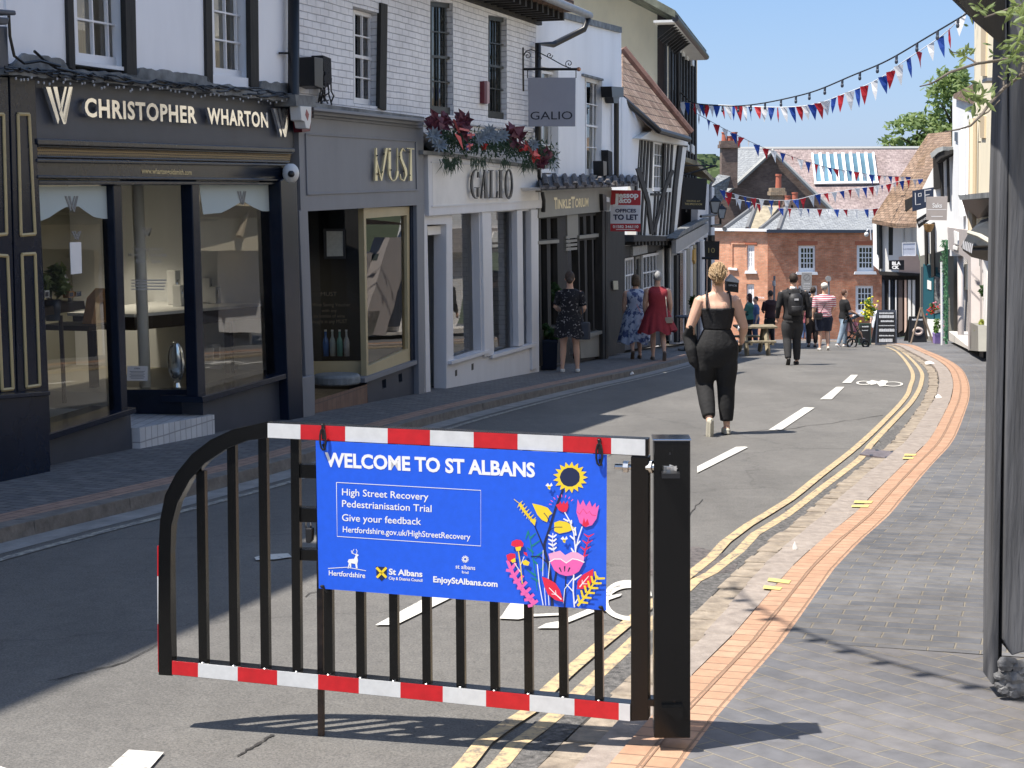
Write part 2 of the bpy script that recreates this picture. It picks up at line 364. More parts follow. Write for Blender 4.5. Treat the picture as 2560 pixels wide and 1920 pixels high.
M_terrL = brickmat('terracotta_paving_worn', (.3, .2, .15), (.36, .23, .17), (.15, .1, .08), .2, .1, .006, .8, .7, .25, 8, sharp=.3)
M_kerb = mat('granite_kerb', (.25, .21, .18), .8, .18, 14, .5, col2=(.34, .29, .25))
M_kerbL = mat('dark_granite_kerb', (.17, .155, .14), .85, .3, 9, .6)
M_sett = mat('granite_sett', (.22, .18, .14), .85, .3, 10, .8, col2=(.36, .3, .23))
# left pavement
ew = lambda p: -(1.0 + max(0, min(1, (30 - p.y) / 20)) * 1.6)
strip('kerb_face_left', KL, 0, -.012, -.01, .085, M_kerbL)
def blocks(name, P, o0, o1, z, ln, gap, mt, y0, y1, hgt=.12, jz=.004, jo=.004, along=0):
    'a row of separate stones along a polyline in one mesh'
    b = MB(); Nn = normals(P); L_ = [0]
    for a, c_ in zip(P, P[1:]): L_.append(L_[-1] + (c_ - a).length)
    def pt(s):
        for i in range(len(P) - 1):
            if L_[i + 1] >= s: t = (s - L_[i]) / (L_[i + 1] - L_[i]); return P[i].lerp(P[i + 1], t), Nn[i].lerp(Nn[i + 1], t)
        return P[-1], Nn[-1]
    s = 0
    while s < L_[-1] - 1:
        l = ln * random.uniform(.8, 1.2); p, n = pt(s + gap / 2); q, n2 = pt(s + l - gap / 2); s += l
        if not (y0 <= p.y <= y1): continue
        dz = random.uniform(-jz, jz); a0 = (o0(p) if callable(o0) else o0) + random.uniform(-jo, jo); a1 = (o1(p) if callable(o1) else o1) + random.uniform(-jo, jo)
        c4 = [p + n * a0, p + n * a1, q + n2 * a1, q + n2 * a0]
        top = [V((c.x, c.y, gz(c.y) + z + dz + random.uniform(-jz, jz) * .4)) for c in c4]
        e = .006; ctr = sum(top, V()) / 4
        mid = [t + V((0, 0, -e)) for t in top]; inn = [t + (ctr - t).normalized() * e for t in top]; bot = [t + V((0, 0, -hgt)) for t in top]
        b.add(inn + mid + bot, [(0, 1, 2, 3)] + [(i, i + 4, (i + 1) % 4 + 4, (i + 1) % 4) for i in range(4)] + [(i + 4, i + 8, (i + 1) % 4 + 8, (i + 1) % 4 + 4) for i in range(4)])
    return struct(name, b, mt)
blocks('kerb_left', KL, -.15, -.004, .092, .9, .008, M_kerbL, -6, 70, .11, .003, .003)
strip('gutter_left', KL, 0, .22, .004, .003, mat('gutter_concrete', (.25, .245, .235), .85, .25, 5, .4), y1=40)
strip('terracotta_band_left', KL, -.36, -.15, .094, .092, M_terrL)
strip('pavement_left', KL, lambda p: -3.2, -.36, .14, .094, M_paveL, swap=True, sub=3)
for nm, o, o2 in (('yellow_line_left', .32, .38), ('yellow_line_left_inner', .44, .49)):
    pass
strip('worn_line_left', KL, .30, .37, .005, .005, wornpaint('worn_cream_paint', (.42, .4, .33), .62, (.17, .165, .16)), y1=30)
# right side
strip('terracotta_band', TL, 0, .215, .05, .052, M_terr, uvs=1, sub=2)
b = strip('terracotta_joint', TL, .103, .109, .0535, .0535, mat('brick_joint', (.24, .15, .1), .9), y1=40)
kw = lambda p: -min(.2, max(.1, .1 + .02 * (p.y - 4.8)))
blocks('kerb_right', TL, kw, -.004, .046, .6, .008, M_kerb, -4, 66, .1, .003, .004)
blocks('gutter_setts', TL, lambda p: kw(p) - .145, lambda p: kw(p) - .014, .012, .17, .014, M_sett, -4, 60, .08, .006, .012)
strip('gutter_joint', TL, lambda p: kw(p) - .15, -.05, .003, .003, mat('joint_dirt', (.045, .04, .035), .95, .3, 20))
b = MB(); Nn = normals(TL)
strip('tar_edge', TL, lambda p: kw(p) - .145 - .12 - .03 * sin(p.y * 4) - .02 * sin(p.y * 9), lambda p: kw(p) - .14, .007, .006, mat('cracked_tar', (.07, .07, .07), .95, .55, 38, 1.0, col2=(.2, .19, .18)), y1=16, sub=3, jit=.003)
strip('pavement_right', TL, .215, 3.6, .052, .08, M_paveR, swap=True, y0=6.05, sub=3)
strip('pavement_right_near', TL, .215, 6, .0519, .08, M_paveR2, swap=True, y1=6.4, sub=3)
# painted lines
M_yel = wornpaint('worn_yellow_paint', (.48, .36, .2), .56, (.2, .17, .13))
LA = [(2215, 868), (2242, 880), (2279, 927), (2275, 969), (2260, 1000), (2205, 1059), (2139, 1121), (2050, 1191), (1972, 1253), (1871, 1315), (1813, 1358), (1778, 1397), (1571, 1559), (1429, 1677), (1376, 1725), (1323, 1782), (1266, 1819), (1209, 1860), (1164, 1917)]
LB = [(2232, 866), (2256, 880), (2299, 923), (2303, 958), (2283, 1000), (2244, 1043), (2174, 1117), (2151, 1148), (2050, 1226), (1964, 1292), (1887, 1339), (1848, 1381), (1778, 1436), (1739, 1455), (1571, 1620), (1510, 1677), (1449, 1734), (1392, 1790), (1347, 1827), (1290, 1868), (1250, 1917)]
for nm, l in (('yellow_line', LA), ('yellow_line_kerbside', LB)):
    P = [g2(*p) for p in l][::-1]; P = [P[0] + (P[0] - P[2]).normalized() * k for k in (4, 2)] + P
    strip(nm, cr(P, .4), -.031, .031, .009, .009, M_yel)
def gpoly(name, mb, px, z=.009, mi=0): mb.quad(*[G(u, v, z) for u, v in px], mi=mi)
M_wp = wornpaint('worn_white_paint', (.58, .56, .51), .5, (.26, .245, .22))
def rp(name, polys, mt=None, z=.009):
    b = MB()
    for p in polys:
        P = [G(u, v, z) for u, v in p]; t = tessellate_polygon([P])
        n0 = len(b.v); b.v += P
        for q in t:
            q = list(q); a = (P[q[1]] - P[q[0]]).cross(P[q[2]] - P[q[0]])
            b.f.append([n0 + i for i in (q if a.z > 0 else q[::-1])]); b.m.append(0)
    return struct(name, b, mt or M_wp)
rp('centre_line', [[(1743, 1166), (1743, 1182), (1870, 1118), (1862, 1116), (1840, 1117)], [(1921, 1075), (1953, 1075), (2037, 1019), (2010, 1018)], [(2050, 998), (2079, 998), (2111, 967), (2091, 967)], [(2105, 957), (2128, 957), (2145, 937), (2128, 937)],
     [(938, 1562), (990, 1562), (1130, 1493), (1075, 1488)], [(636, 1393), (660, 1386), (720, 1383), (730, 1392), (690, 1398), (640, 1400)], [(270, 1920), (375, 1920), (410, 1880), (322, 1874)], [(0, 1915), (45, 1930), (0, 1940)]])
# cycle symbols
def ring(cx_, cy_, rx, ry, t, n=20, a0=0, a1=360):
    out = []
    for k in range(n + 1): a = R(a0 + (a1 - a0) * k / n); out.append((cx_ + rx * cos(a), cy_ + ry * sin(a)))
    for k in range(n, -1, -1): a = R(a0 + (a1 - a0) * k / n); out.append((cx_ + (rx - t) * cos(a), cy_ + (ry - t * ry / rx) * sin(a)))
    return out
rp('cycle_symbol_far', [ring(2160, 957, 20, 5, 6), ring(2232, 960, 26, 6, 6), [(2165, 956), (2180, 950), (2195, 953), (2190, 960), (2178, 962)], [(2190, 956), (2205, 950), (2220, 952), (2212, 964), (2200, 966)]])
rp('cycle_symbol', [ring(1575, 1505, 70, 46, 16, a0=90, a1=290), ring(1570, 1490, 60, 40, 16, a0=180, a1=360), [(1270, 1515), (1312, 1517), (1310, 1528), (1330, 1535), (1400, 1532), (1400, 1538), (1330, 1541), (1296, 1548), (1247, 1546), (1255, 1538)],
     [(1343, 1570), (1365, 1558), (1400, 1552), (1470, 1522), (1490, 1528), (1420, 1556), (1395, 1570), (1350, 1570)], [(1515, 1490), (1555, 1484), (1550, 1490), (1515, 1502)], [(1270, 1515), (1290, 1490), (1330, 1480), (1335, 1488), (1310, 1500), (1312, 1517)]])
rp('kerb_tick_marks', [[(1922, 1444), (1978, 1451), (1972, 1459), (1918, 1452)], [(1910, 1463), (1956, 1468), (1950, 1475), (1907, 1471)], [(2137, 1251), (2183, 1252), (2178, 1258), (2134, 1257)], [(2130, 1262), (2174, 1262), (2170, 1268), (2128, 1267)], [(2262, 1134), (2292, 1135), (2288, 1139), (2260, 1139)], [(2258, 1142), (2285, 1143), (2283, 1147), (2256, 1147)]], wornpaint('yellow_kerb_paint', (.55, .46, .16), .5, (.3, .26, .2)), .0535)
rp('road_patch', [[(1290, 1790), (1200, 1860), (900, 2000), (1500, 2000), (1560, 1870)]], mat('patched_asphalt', (.2, .19, .18), .9, .25, 60, .6), .004) if False else None
M_crk = mat('dark_crack', (.03, .028, .026), .95)
def crack(px, w_, seed):
    rr = random.Random(seed); P = []
    for (a, c_) in zip(px, px[1:]):
        for k in range(8): t = k / 8; P.append((a[0] + (c_[0] - a[0]) * t + rr.uniform(-4, 4), a[1] + (c_[1] - a[1]) * t + rr.uniform(-2, 2)))
    b = MB()
    for a, c_ in zip(P, P[1:]):
        q0, q1 = G(*a, .004), G(*c_, .004); d = (q1 - q0).normalized(); n = V((-d.y, d.x, 0)) * w_ * rr.uniform(.4, 1.3); b.quad(q0 - n, q1 - n, q1 + n, q0 + n)
    struct('road_crack', b, M_crk)
crack([(596, 1888), (640, 1862), (690, 1833)], .006, 1); crack([(760, 1490), (900, 1440), (1100, 1400)], .003, 2); crack([(1620, 1330), (1720, 1290), (1760, 1240)], .004, 3); crack([(1760, 1090), (1980, 1070), (2240, 1035)], .006, 4); crack([(120, 1700), (300, 1660), (420, 1600)], .004, 5); crack([(1500, 1150), (1560, 1120), (1700, 1105)], .003, 6)
# ---------------------------------------------------------------- barrier gate
GA = R(13.5); TILT = R(2.0)
e1 = V((cos(GA), -sin(GA), 0)); nn = V((-sin(GA), -cos(GA), 0)); upv = (V((0, 0, 1)) * cos(TILT) - nn * sin(TILT)).normalized(); nn = e1.cross(upv).normalized()
if nn.y > 0: nn = -nn
GP = Pl((.42, 4.72, -1.75), e1=e1, e2=upv, n=nn)
ps = Pl((.50, 4.68, -1.75), e1=V((cos(R(3)), -sin(R(3)), 0)), e2=upv, n=(V((-sin(R(3)), -cos(R(3)), 0)) * cos(TILT) + V((0, 0, sin(TILT)))))
post = thing('gate_post', 'thick square black metal post carrying the barrier gate', 'gate post', ps.P(1680, 1843))
b = MB(); b.pp(ps, [(1635, 1102), (1726, 1102), (1726, 1846), (1635, 1846)], -.11, 0); b.build('post', M_gblack, post, bevel=.004)
b = MB(); b.pp(ps, [(1632, 1098), (1729, 1098), (1729, 1103), (1632, 1103)], -.114, .003); b.build('cap', mat('cap_sky_sheen', (.5, .53, .58), .1, metal=1), post, bevel=.002)  # pale bluish metal colour stands in for sky sheen on black gloss
gate = thing('barrier_gate', 'black swing barrier gate with red and white striped rails across the road', 'gate', GP.P(1600, 1800))
arc_o = [(669, 1056), (581, 1074), (527, 1099), (480, 1135), (440, 1184), (413, 1237), (401, 1298), (397, 1365), (396, 1560), (398, 1686)]
arc_i = [(430, 1688), (427, 1560), (425, 1385), (429, 1314), (444, 1258), (475, 1200), (514, 1157), (567, 1122), (621, 1101), (669, 1093)]
b = MB(); b.pp(GP, arc_o + arc_i, -.04, 0); b.build('curved_end', M_gblack, gate, bevel=.002)
b = MB(); b.pp(GP, [(669, 1057), (1619, 1098), (1619, 1141), (669, 1095)], -.05, 0); b.build('top_rail', M_gblack, gate, bevel=.002)
b = MB(); b.pp(GP, [(428, 1650), (1577, 1760), (1577, 1804), (428, 1687)], -.05, 0); b.build('bottom_rail', M_gblack, gate, bevel=.002)
b = MB(); b.pp(GP, [(1577, 1141), (1621, 1143), (1621, 1801), (1577, 1803)], -.05, -.001); b.build('stile', M_gblack, gate, bevel=.002)
tops = [1178, 1111] + [1094 + i * 3 for i in range(11)]
for i, u in enumerate([509, 586, 664, 743, 823, 903, 986, 1068, 1153, 1238, 1323, 1410, 1499]):
    vb = 1652 + (u - 428) * .0957; b = MB(); b.pp(GP, [(u - 17 + (0 if i > 2 else -2), tops[i]), (u + 4 - (0 if i > 2 else 2), tops[i]), (u + 9, vb), (u - 12, vb)], -.035, -.012)
    b.build('bar', M_gblack, gate)
    b = MB(); c = GP.P(u - 3, vb - 2, 0); b.ell(c + GP.n * -.004, (.006, .004, .003), 8, 5); b.build('weld', M_steel, gate)
def lp(a, c_, t): return (a[0] + (c_[0] - a[0]) * t, a[1] + (c_[1] - a[1]) * t)
def stripes(name, us, T0, T1, B0, B1, red0):
    'tape pieces on a rail: T0-T1 top edge, B0-B1 bottom edge'
    r = red0
    for a, c_ in zip(us, us[1:]):
        t0 = (a - T0[0]) / (T1[0] - T0[0]); t1 = (c_ - T0[0]) / (T1[0] - T0[0]); b = MB()
        b.pp(GP, [lp(T0, T1, t0), lp(T0, T1, t1), lp(B0, B1, t1), lp(B0, B1, t0)], 0.0002, .002)
        b.build('red_tape' if r else 'white_tape', M_tred if r else M_twhite, gate); r = not r
stripes('t', [669, 751, 863, 969, 1075, 1184, 1294, 1407, 1528, 1613], (669, 1058), (1613, 1099), (669, 1094), (1613, 1139), False)
stripes('b', [430, 495, 594, 693, 795, 897, 1001, 1107, 1215, 1324, 1436, 1547, 1575], (430, 1652), (1575, 1761), (430, 1686), (1575, 1803), True)
b = MB(); b.pp(GP, [(393, 1365), (396, 1365), (396, 1440), (393, 1440)], -.045, -.005); b.build('edge_tape', M_tred, gate)
b = MB(); b.pp(GP, [(393, 1441), (396, 1441), (396, 1560), (394, 1560)], -.045, -.005); b.build('edge_tape', M_twhite, gate)
b = MB(); b.pp(GP, [(394, 1561), (396, 1561), (397, 1680), (395, 1680)], -.045, -.005); b.build('edge_tape', M_tred, gate)
for v0, v1 in ((1160, 1195), (1269, 1305), (1373, 1401)):
    b = MB(); b.pp(GP, [(741, v0), (800, v0 + 2), (800, v1 + 2), (741, v1)], -.055, -.018); b.build('latch', M_gblack, gate, bevel=.002)
b = MB(); b.pp(GP, [(789, 1150), (805, 1150), (808, 1858), (794, 1858)], -.075, -.056); b.build('drop_leg', mat('worn_black_paint', (.02, .017, .015), .5, .6, 20, .3, col2=(.09, .05, .03)), gate, bevel=.002)
c = [GP.P(1537, 1166, -.02), GP.P(1600, 1168, -.02)]
b = MB(); b.tube(c, .009, 10); b.tube([GP.P(1558, 1166, -.02), GP.P(1572, 1167, -.02)], .02, 6); b.tube([GP.P(1619, 1167, -.02), GP.P(1634, 1167, -.015)], .022, 6); b.tube([GP.P(1630, 1168, -.015), GP.P(1665, 1170, -.005)], [.013, .011], 10)
q = GP.P(1674, 1171, .012); b.tube([q + V((0, 0, -.011)), q + V((0, 0, .011))], .026, 14); b.tube([q + V((-.0, 0, 0)), q + V((.035, -.004, .002))], [.02, .006], 8)
b.build('hinge_bolt', M_steel, gate, smooth=False, bevel=.0015)
b = MB(); q2 = ps.P(1674, 1170, .03); b.tube([q + V((0, 0, -.035)), q + V((0, 0, .05))], .0085, 10); b.pp(ps, [(1655, 1184), (1700, 1184), (1700, 1196), (1655, 1196)], 0, .05)
b.tube([q + V((0, 0, .045)), q + V((0, 0, .052))], .011, 6); b.build('hinge_pin', M_black, post)
b = MB(); b.pp(GP, [(1619, 1748), (1690, 1750), (1690, 1768), (1619, 1766)], -.03, .02); b.build('hinge_bracket', M_gblack, gate, bevel=.002)
q = GP.P(1668, 1748, .0); b = MB(); b.tube([q + V((0, 0, -.06)), q + V((0, 0, .035))], .009, 10); b.tube([q + V((0, 0, .005)), q + V((0, 0, .025))], .017, 6); b.tube([q + V((0, 0, -.05)), q + V((0, 0, -.035))], .017, 6); b.build('bolt', M_steel, gate)
b = MB(); b.pp(ps, [(1655, 1770), (1708, 1768), (1708, 1800), (1690, 1800)], 0, .03); b.build('bracket', M_gblack, post)
# padlock
q = GP.P(770, 1338, -.03); lock = thing('padlock', 'black padlock hanging from the middle latch of the barrier gate', 'padlock', q)
b = MB(); b.pp(GP, [(762, 1320), (780, 1321), (779, 1352), (774, 1359), (764, 1357)], -.045, -.02); b.build('lock_body', M_black, lock, bevel=.004)
b = MB(); c0 = GP.P(765, 1320, -.032); c1 = GP.P(777, 1320, -.032); b.tube([c0, c0 + V((0, 0, .02)), (c0 + c1) / 2 + V((0, 0, .028)), c1 + V((0, 0, .02)), c1], .003, 6); b.build('shackle', M_steel, lock, smooth=True)
# ---------------------------------------------------------------- welcome board on the gate
M_blue = mat('blue_sign_board', (.012, .105, .72), .45, var=.06, scale=40)
def flat(name, col, r=.5, **k): return mat(name, col, r, **k)
M_sw = flat('sign_white', (.82, .82, .82)); M_sy = flat('sign_yellow', (.85, .62, .03)); M_spk = flat('sign_pink', (.8, .13, .42)); M_slp = flat('sign_light_pink', (.82, .38, .6))
M_sr = flat('sign_red', (.72, .02, .06)); M_sn = flat('sign_navy', (.012, .02, .07)); M_sg = flat('sign_green', (.01, .22, .22))
bd = Pl(GP.o, e1=GP.e1, e2=GP.e2, n=GP.n)
board = thing('welcome_board', 'blue welcome board with white lettering and painted flowers tied to the barrier gate', 'sign', bd.P(1150, 1320, .006))
TLc, TRc, BRc, BLc = (789, 1102), (1517, 1137), (1515, 1526), (797, 1471)
b = MB(); b.pp(bd, [TLc, TRc, BRc, BLc], .0035, .0065); b.build('panel', M_blue, board)
D0 = .0072
b = MB()
ptext(b, bd, 'WELCOME TO ST ALBANS', (812, 1130), (1337, 1156), (813, 1165), D0, bold=.035)
b.build('heading', M_sw, board, uv=False)
b = MB()
for s_, tl, tr, bl, bo in [('High Street Recovery', (855, 1220), (1071, 1232), (855, 1238), .008), ('Pedestrianisation Trial', (855, 1249), (1079, 1262), (855, 1267), .008), ('Give your feedback', (855, 1284), (1053, 1294), (855, 1302), .008),
                       ('Hertfordshire.gov.uk/HighStreetRecovery', (857, 1315), (1176, 1334), (857, 1330), .01), ('Hertfordshire', (822, 1425), (913, 1432), (822, 1438), .015), ('St Albans', (972, 1421), (1056, 1427), (972, 1436), .03),
                       ('City & District Council', (972, 1441), (1056, 1447), (972, 1448.5), .02), ('st albans', (1139, 1410), (1188, 1414), (1139, 1421), .01), ('EnjoyStAlbans.com', (1083, 1440), (1244, 1452), (1083, 1455), .03)]:
    ptext(b, bd, s_, tl, tr, bl, D0, bold=bo)
def stroke(mb, pts, w0, w1=None, d=D0, mi=0, pl=bd):
    'flat brush stroke through pixel points'
    w1 = w0 if w1 is None else w1; n = len(pts); L_ = []; R_ = []
    for i, p in enumerate(pts):
        a = pts[max(i - 1, 0)]; c_ = pts[min(i + 1, n - 1)]; dx, dy = c_[0] - a[0], c_[1] - a[1]; l = math.hypot(dx, dy) or 1
        w_ = (w0 + (w1 - w0) * i / (n - 1)) / 2; L_.append((p[0] - dy / l * w_, p[1] + dx / l * w_)); R_.append((p[0] + dy / l * w_, p[1] - dx / l * w_))
    for i in range(n - 1): mb.quad(*[pl.P(u, v, d) for u, v in (L_[i], L_[i + 1], R_[i + 1], R_[i])], mi=mi)
stroke(b, [(841, 1206), (1202, 1226), (1202, 1365), (843, 1341), (841, 1206)], 1.6)
stroke(b, [(820, 1421), (868, 1418), (915, 1427)], 1.6)
def poly(mb, px, d=D0, mi=0, pl=bd):
    P = [pl.P(u, v, d) for u, v in px]; n0 = len(mb.v); mb.v += P
    for q in tessellate_polygon([P]):
        q = list(q); a = (P[q[1]] - P[q[0]]).cross(P[q[2]] - P[q[0]])
        mb.f.append([n0 + i for i in (q if a.dot(pl.n) > 0 else q[::-1])]); mb.m.append(mi)
poly(b, [(869, 1421), (872, 1408), (869, 1404), (872, 1398), (885, 1397), (889, 1389), (887, 1385), (892, 1384), (897, 1388), (893, 1392), (895, 1402), (893, 1410), (894, 1421), (890, 1421), (888, 1410), (878, 1408), (878, 1421), (875, 1421), (874, 1411), (872, 1421)])
stroke(b, [(888, 1386), (880, 1383), (878, 1376)], 1.5); stroke(b, [(883, 1384), (881, 1379), (885, 1373)], 1.5); stroke(b, [(891, 1385), (893, 1378), (890, 1373)], 1.5)
for k in range(12):
    a = k * pi / 6; stroke(b, [(1163 + 3 * cos(a), 1398 + 3 * sin(a)), (1163 + 9 * cos(a), 1398 + 9 * sin(a))], 2.2)
ptext(b, bd, 'bid', (1155, 1426), (1171, 1428), (1155, 1433), D0)
b.build('lettering', M_sw, board, uv=False)
b = MB(); poly(b, [(940, 1416), (967, 1418), (967, 1440), (954, 1453), (941, 1439)]); b.build('crest', M_sn, board, uv=False)
b = MB(); stroke(b, [(941, 1419), (966, 1444)], 6, d=D0 + .0006); stroke(b, [(966, 1419), (942, 1444)], 6, d=D0 + .0006); b.build('crest_cross', M_sy, board, uv=False)
def cb(*pts): return [(1060 + x / 3.072, 1020 + y / 3.072) for x, y in pts]
dl = [D0]
art = MB(); AM = [M_sw, M_sy, M_spk, M_slp, M_sr, M_sn, M_sg]; W_, Y_, K_, LK, R_d, NV, GR = range(7)
def ap(mi, *pts): dl[0] += .00006; poly(art, cb(*pts), dl[0], mi)
def as_(mi, w0, w1, *pts): dl[0] += .00004; stroke(art, cb(*pts), w0 / 3.072, w1 / 3.072, dl[0], mi)
def leaf(mi, x0, y0, x1, y1, wd):
    dx, dy = x1 - x0, y1 - y0; l = math.hypot(dx, dy); nx_, ny_ = -dy / l * wd, dx / l * wd
    ap(mi, (x0, y0), (x0 + dx * .3 + nx_ * .8, y0 + dy * .3 + ny_ * .8), (x0 + dx * .55 + nx_, y0 + dy * .55 + ny_), (x1, y1), (x0 + dx * .55 - nx_, y0 + dy * .55 - ny_), (x0 + dx * .3 - nx_ * .8, y0 + dy * .3 - ny_ * .8))
as_(GR, 8, 6, (800, 940), (815, 1010), (830, 1100), (850, 1250), (870, 1400))
for q in [(800, 950, 780, 1010), (830, 1060, 900, 1010), (815, 1000, 860, 960), (840, 1110, 790, 1070), (850, 1150, 930, 1090), (870, 1200, 830, 1160), (860, 1290, 790, 1240), (880, 1330, 820, 1300), (900, 1250, 930, 1190)]: as_(GR, 16, 5, q[:2], q[2:])
as_(NV, 16, 22, (1070, 620), (1010, 770), (965, 920), (925, 1040), (925, 1090), (955, 1200), (975, 1330), (985, 1520))
as_(NV, 9, 12, (850, 905), (890, 1000), (925, 1090)); as_(NV, 9, 9, (820, 1140), (890, 1140), (950, 1190)); as_(NV, 8, 8, (1090, 1280), (1085, 1400), (1080, 1530)); as_(NV, 14, 14, (1020, 1240), (1000, 1340))
petals = []
for k in range(17):
    a = 2 * pi * k / 17; a2 = a + pi / 17; petals += [(1124 + 135 * cos(a), 533 + 122 * sin(a)), (1124 + 96 * cos(a2), 533 + 88 * sin(a2))]
ap(Y_, *petals); ap(NV, *[(1121 + 76 * cos(2 * pi * k / 14) * (1 + .04 * (k % 2)), 531 + 74 * sin(2 * pi * k / 14)) for k in range(14)])
ap(Y_, (830, 732), (900, 748), (950, 765), (985, 810), (960, 828), (945, 878), (905, 860), (870, 820)); as_(NV, 6, 6, (920, 805), (945, 835), (965, 880))
ap(Y_, (1000, 880), (1040, 865), (1100, 875), (1160, 925), (1110, 950), (1040, 965), (1000, 945)); as_(NV, 6, 6, (1062, 915), (1010, 915), (970, 935))
as_(Y_, 24, 14, (735, 735), (770, 790), (810, 840), (850, 880)); as_(Y_, 5, 5, (690, 700), (735, 735))
for k in range(7): x, y = 735 + k * 17, 735 + k * 21; as_(Y_, 10, 3, (x, y), (x - 18, y + 30 if k < 5 else y + 15)); as_(Y_, 10, 3, (x, y), (x + 22, y - 22))
ap(Y_, (810, 860), (862, 855), (850, 905))
ap(R_d, (1012, 745), (1035, 735), (1048, 715), (1058, 740), (1075, 712), (1082, 738), (1105, 712), (1108, 760), (1095, 795), (1065, 800), (1035, 785))
for k in range(8): a = -2.9 + k * .32; as_(K_, 6, 6, (1062 + 85 * cos(a), 760 + 75 * sin(a)), (1062 + 105 * cos(a), 760 + 95 * sin(a)))
as_(W_, 9, 10, (1080, 800), (1120, 870), (1150, 960), (1165, 1110)); as_(W_, 9, 9, (1215, 910), (1185, 1000), (1160, 1110))
for q in [(1110, 870, 1070, 850), (1130, 890, 1132, 860), (1150, 940, 1165, 915), (1155, 1010, 1120, 980), (1165, 980, 1160, 925), (1165, 1060, 1200, 1020), (1150, 1110, 1130, 1075)]: as_(W_, 15, 10, q[:2], q[2:])
ap(K_, (1180, 700), (1200, 745), (1222, 705), (1245, 755), (1272, 712), (1290, 760), (1318, 728), (1320, 765), (1345, 745), (1325, 850), (1290, 900), (1240, 915), (1195, 880), (1170, 800))
as_(R_d, 4, 4, (1172, 795), (1195, 815), (1222, 775), (1250, 812), (1270, 795), (1290, 822), (1320, 825)); ap(R_d, (1215, 900), (1228, 840), (1240, 880), (1255, 850), (1270, 895), (1240, 915))
as_(W_, 6, 6, (990, 960), (985, 1040), (1000, 1110))
for k in range(4): y = 980 + k * 32; as_(W_, 16, 10, (990, y + 12), (955, y - 5)); as_(W_, 16, 10, (992, y + 12), (1018, y - 8))
for q in [(1215, 1150), (1235, 1090), (1250, 1040), (1262, 990)]: as_(R_d, 14, 5, q, (q[0] + 45, q[1] - 25)); as_(R_d, 14, 5, q, (q[0] - 35, q[1] - 25))
as_(R_d, 16, 5, (1215, 1190), (1240, 1090), (1265, 1000))
ap(LK, (955, 1120), (990, 1110), (1045, 1095), (1085, 1130), (1130, 1105), (1180, 1110), (1230, 1140), (1225, 1190), (1150, 1160), (1095, 1190), (1050, 1160), (970, 1180))
ap(K_, (965, 1175), (1010, 1158), (1050, 1160), (1090, 1190), (1140, 1162), (1180, 1165), (1225, 1190), (1190, 1255), (1140, 1285), (1090, 1290), (1040, 1275), (1000, 1245))
as_(W_, 8, 8, (960, 1185), (1000, 1160), (1050, 1160), (1092, 1190), (1140, 1158), (1180, 1165), (1232, 1185))
for q in [(1080, 1215, 1080, 1255), (1040, 1225, 1055, 1260), (1120, 1225, 1105, 1258)]: as_(5, 12, 6, q[:2], q[2:])
as_(W_, 10, 10, (1150, 1280), (1145, 1400), (1155, 1530)); as_(W_, 14, 8, (1155, 1320), (1210, 1280)); as_(W_, 8, 8, (1095, 1355), (1145, 1410)); as_(W_, 8, 4, (1150, 1300), (1080, 1390), (1070, 1500)); as_(W_, 12, 6, (1160, 1500), (1190, 1450))
as_(W_, 7, 7, (870, 1200), (885, 1350), (915, 1515)); as_(W_, 6, 6, (965, 1190), (950, 1350), (960, 1515)); as_(W_, 5, 5, (925, 1380), (935, 1515)); as_(W_, 5, 5, (915, 1090), (912, 1290))
as_(K_, 22, 40, (640, 1170), (690, 1290), (760, 1400), (850, 1505))
for k in range(7): x, y = 660 + k * 28, 1220 + k * 44; as_(K_, 24, 22, (x + 5, y + 30), (x - 30, y + 25 + k * 2)); as_(K_, 24, 22, (x + 10, y + 20), (x + 45, y - 30 + k * 4))
ap(R_d, (668, 1055), (675, 1025), (710, 1010), (745, 1015), (765, 1040), (760, 1065), (720, 1075)); ap(Y_, (700, 1070), (748, 1062), (740, 1095), (710, 1100))
ap(R_d, (632, 1130), (665, 1115), (700, 1120), (705, 1150), (670, 1185), (640, 1165)); ap(Y_, (665, 1170), (700, 1150), (705, 1180), (680, 1190)); ap(R_d, (765, 1105), (790, 1110), (795, 1140), (770, 1125)); ap(Y_, (750, 1180), (780, 1165), (812, 1185), (800, 1212), (765, 1205))
as_(Y_, 8, 8, (725, 1100), (740, 1200), (755, 1350)); as_(W_, 6, 6, (695, 1190), (740, 1260)); as_(W_, 5, 5, (770, 1140), (740, 1210))
ap(R_d, (905, 1295), (950, 1310), (1010, 1345), (1045, 1400), (1072, 1490), (1010, 1475), (950, 1430), (925, 1370)); as_(W_, 9, 5, (1055, 1470), (1000, 1420), (960, 1380)); as_(W_, 6, 4, (1015, 1440), (1010, 1400)); as_(W_, 6, 4, (1010, 1432), (980, 1428))
ap(R_d, (1175, 1390), (1180, 1330), (1220, 1280), (1300, 1235), (1298, 1310), (1270, 1370), (1220, 1390)); as_(W_, 9, 5, (1195, 1375), (1240, 1320), (1265, 1290)); as_(W_, 6, 4, (1215, 1350), (1215, 1320)); as_(W_, 6, 4, (1215, 1350), (1255, 1350))
as_(Y_, 20, 10, (1180, 1520), (1260, 1420), (1335, 1290))
for k in range(6): x, y = 1195 + k * 26, 1490 - k * 36; as_(Y_, 18, 14, (x, y), (x - 14, y - 55)); as_(Y_, 18, 14, (x + 5, y), (x + 65, y + 8 - k * 2))
for x, y in ((960, 600), (1076, 1010)): ap(W_, (x - 28, y - 5), (x - 8, y - 25), (x + 5, y - 5), (x + 18, y - 28), (x + 28, y - 5), (x, y + 10)); ap(Y_, (x - 12, y - 2), (x + 15, y), (x + 8, y + 28), (x - 8, y + 20)); as_(NV, 4, 4, (x - 6, y + 8), (x + 12, y + 12))
art.build('flower_artwork', AM, board, uv=False)
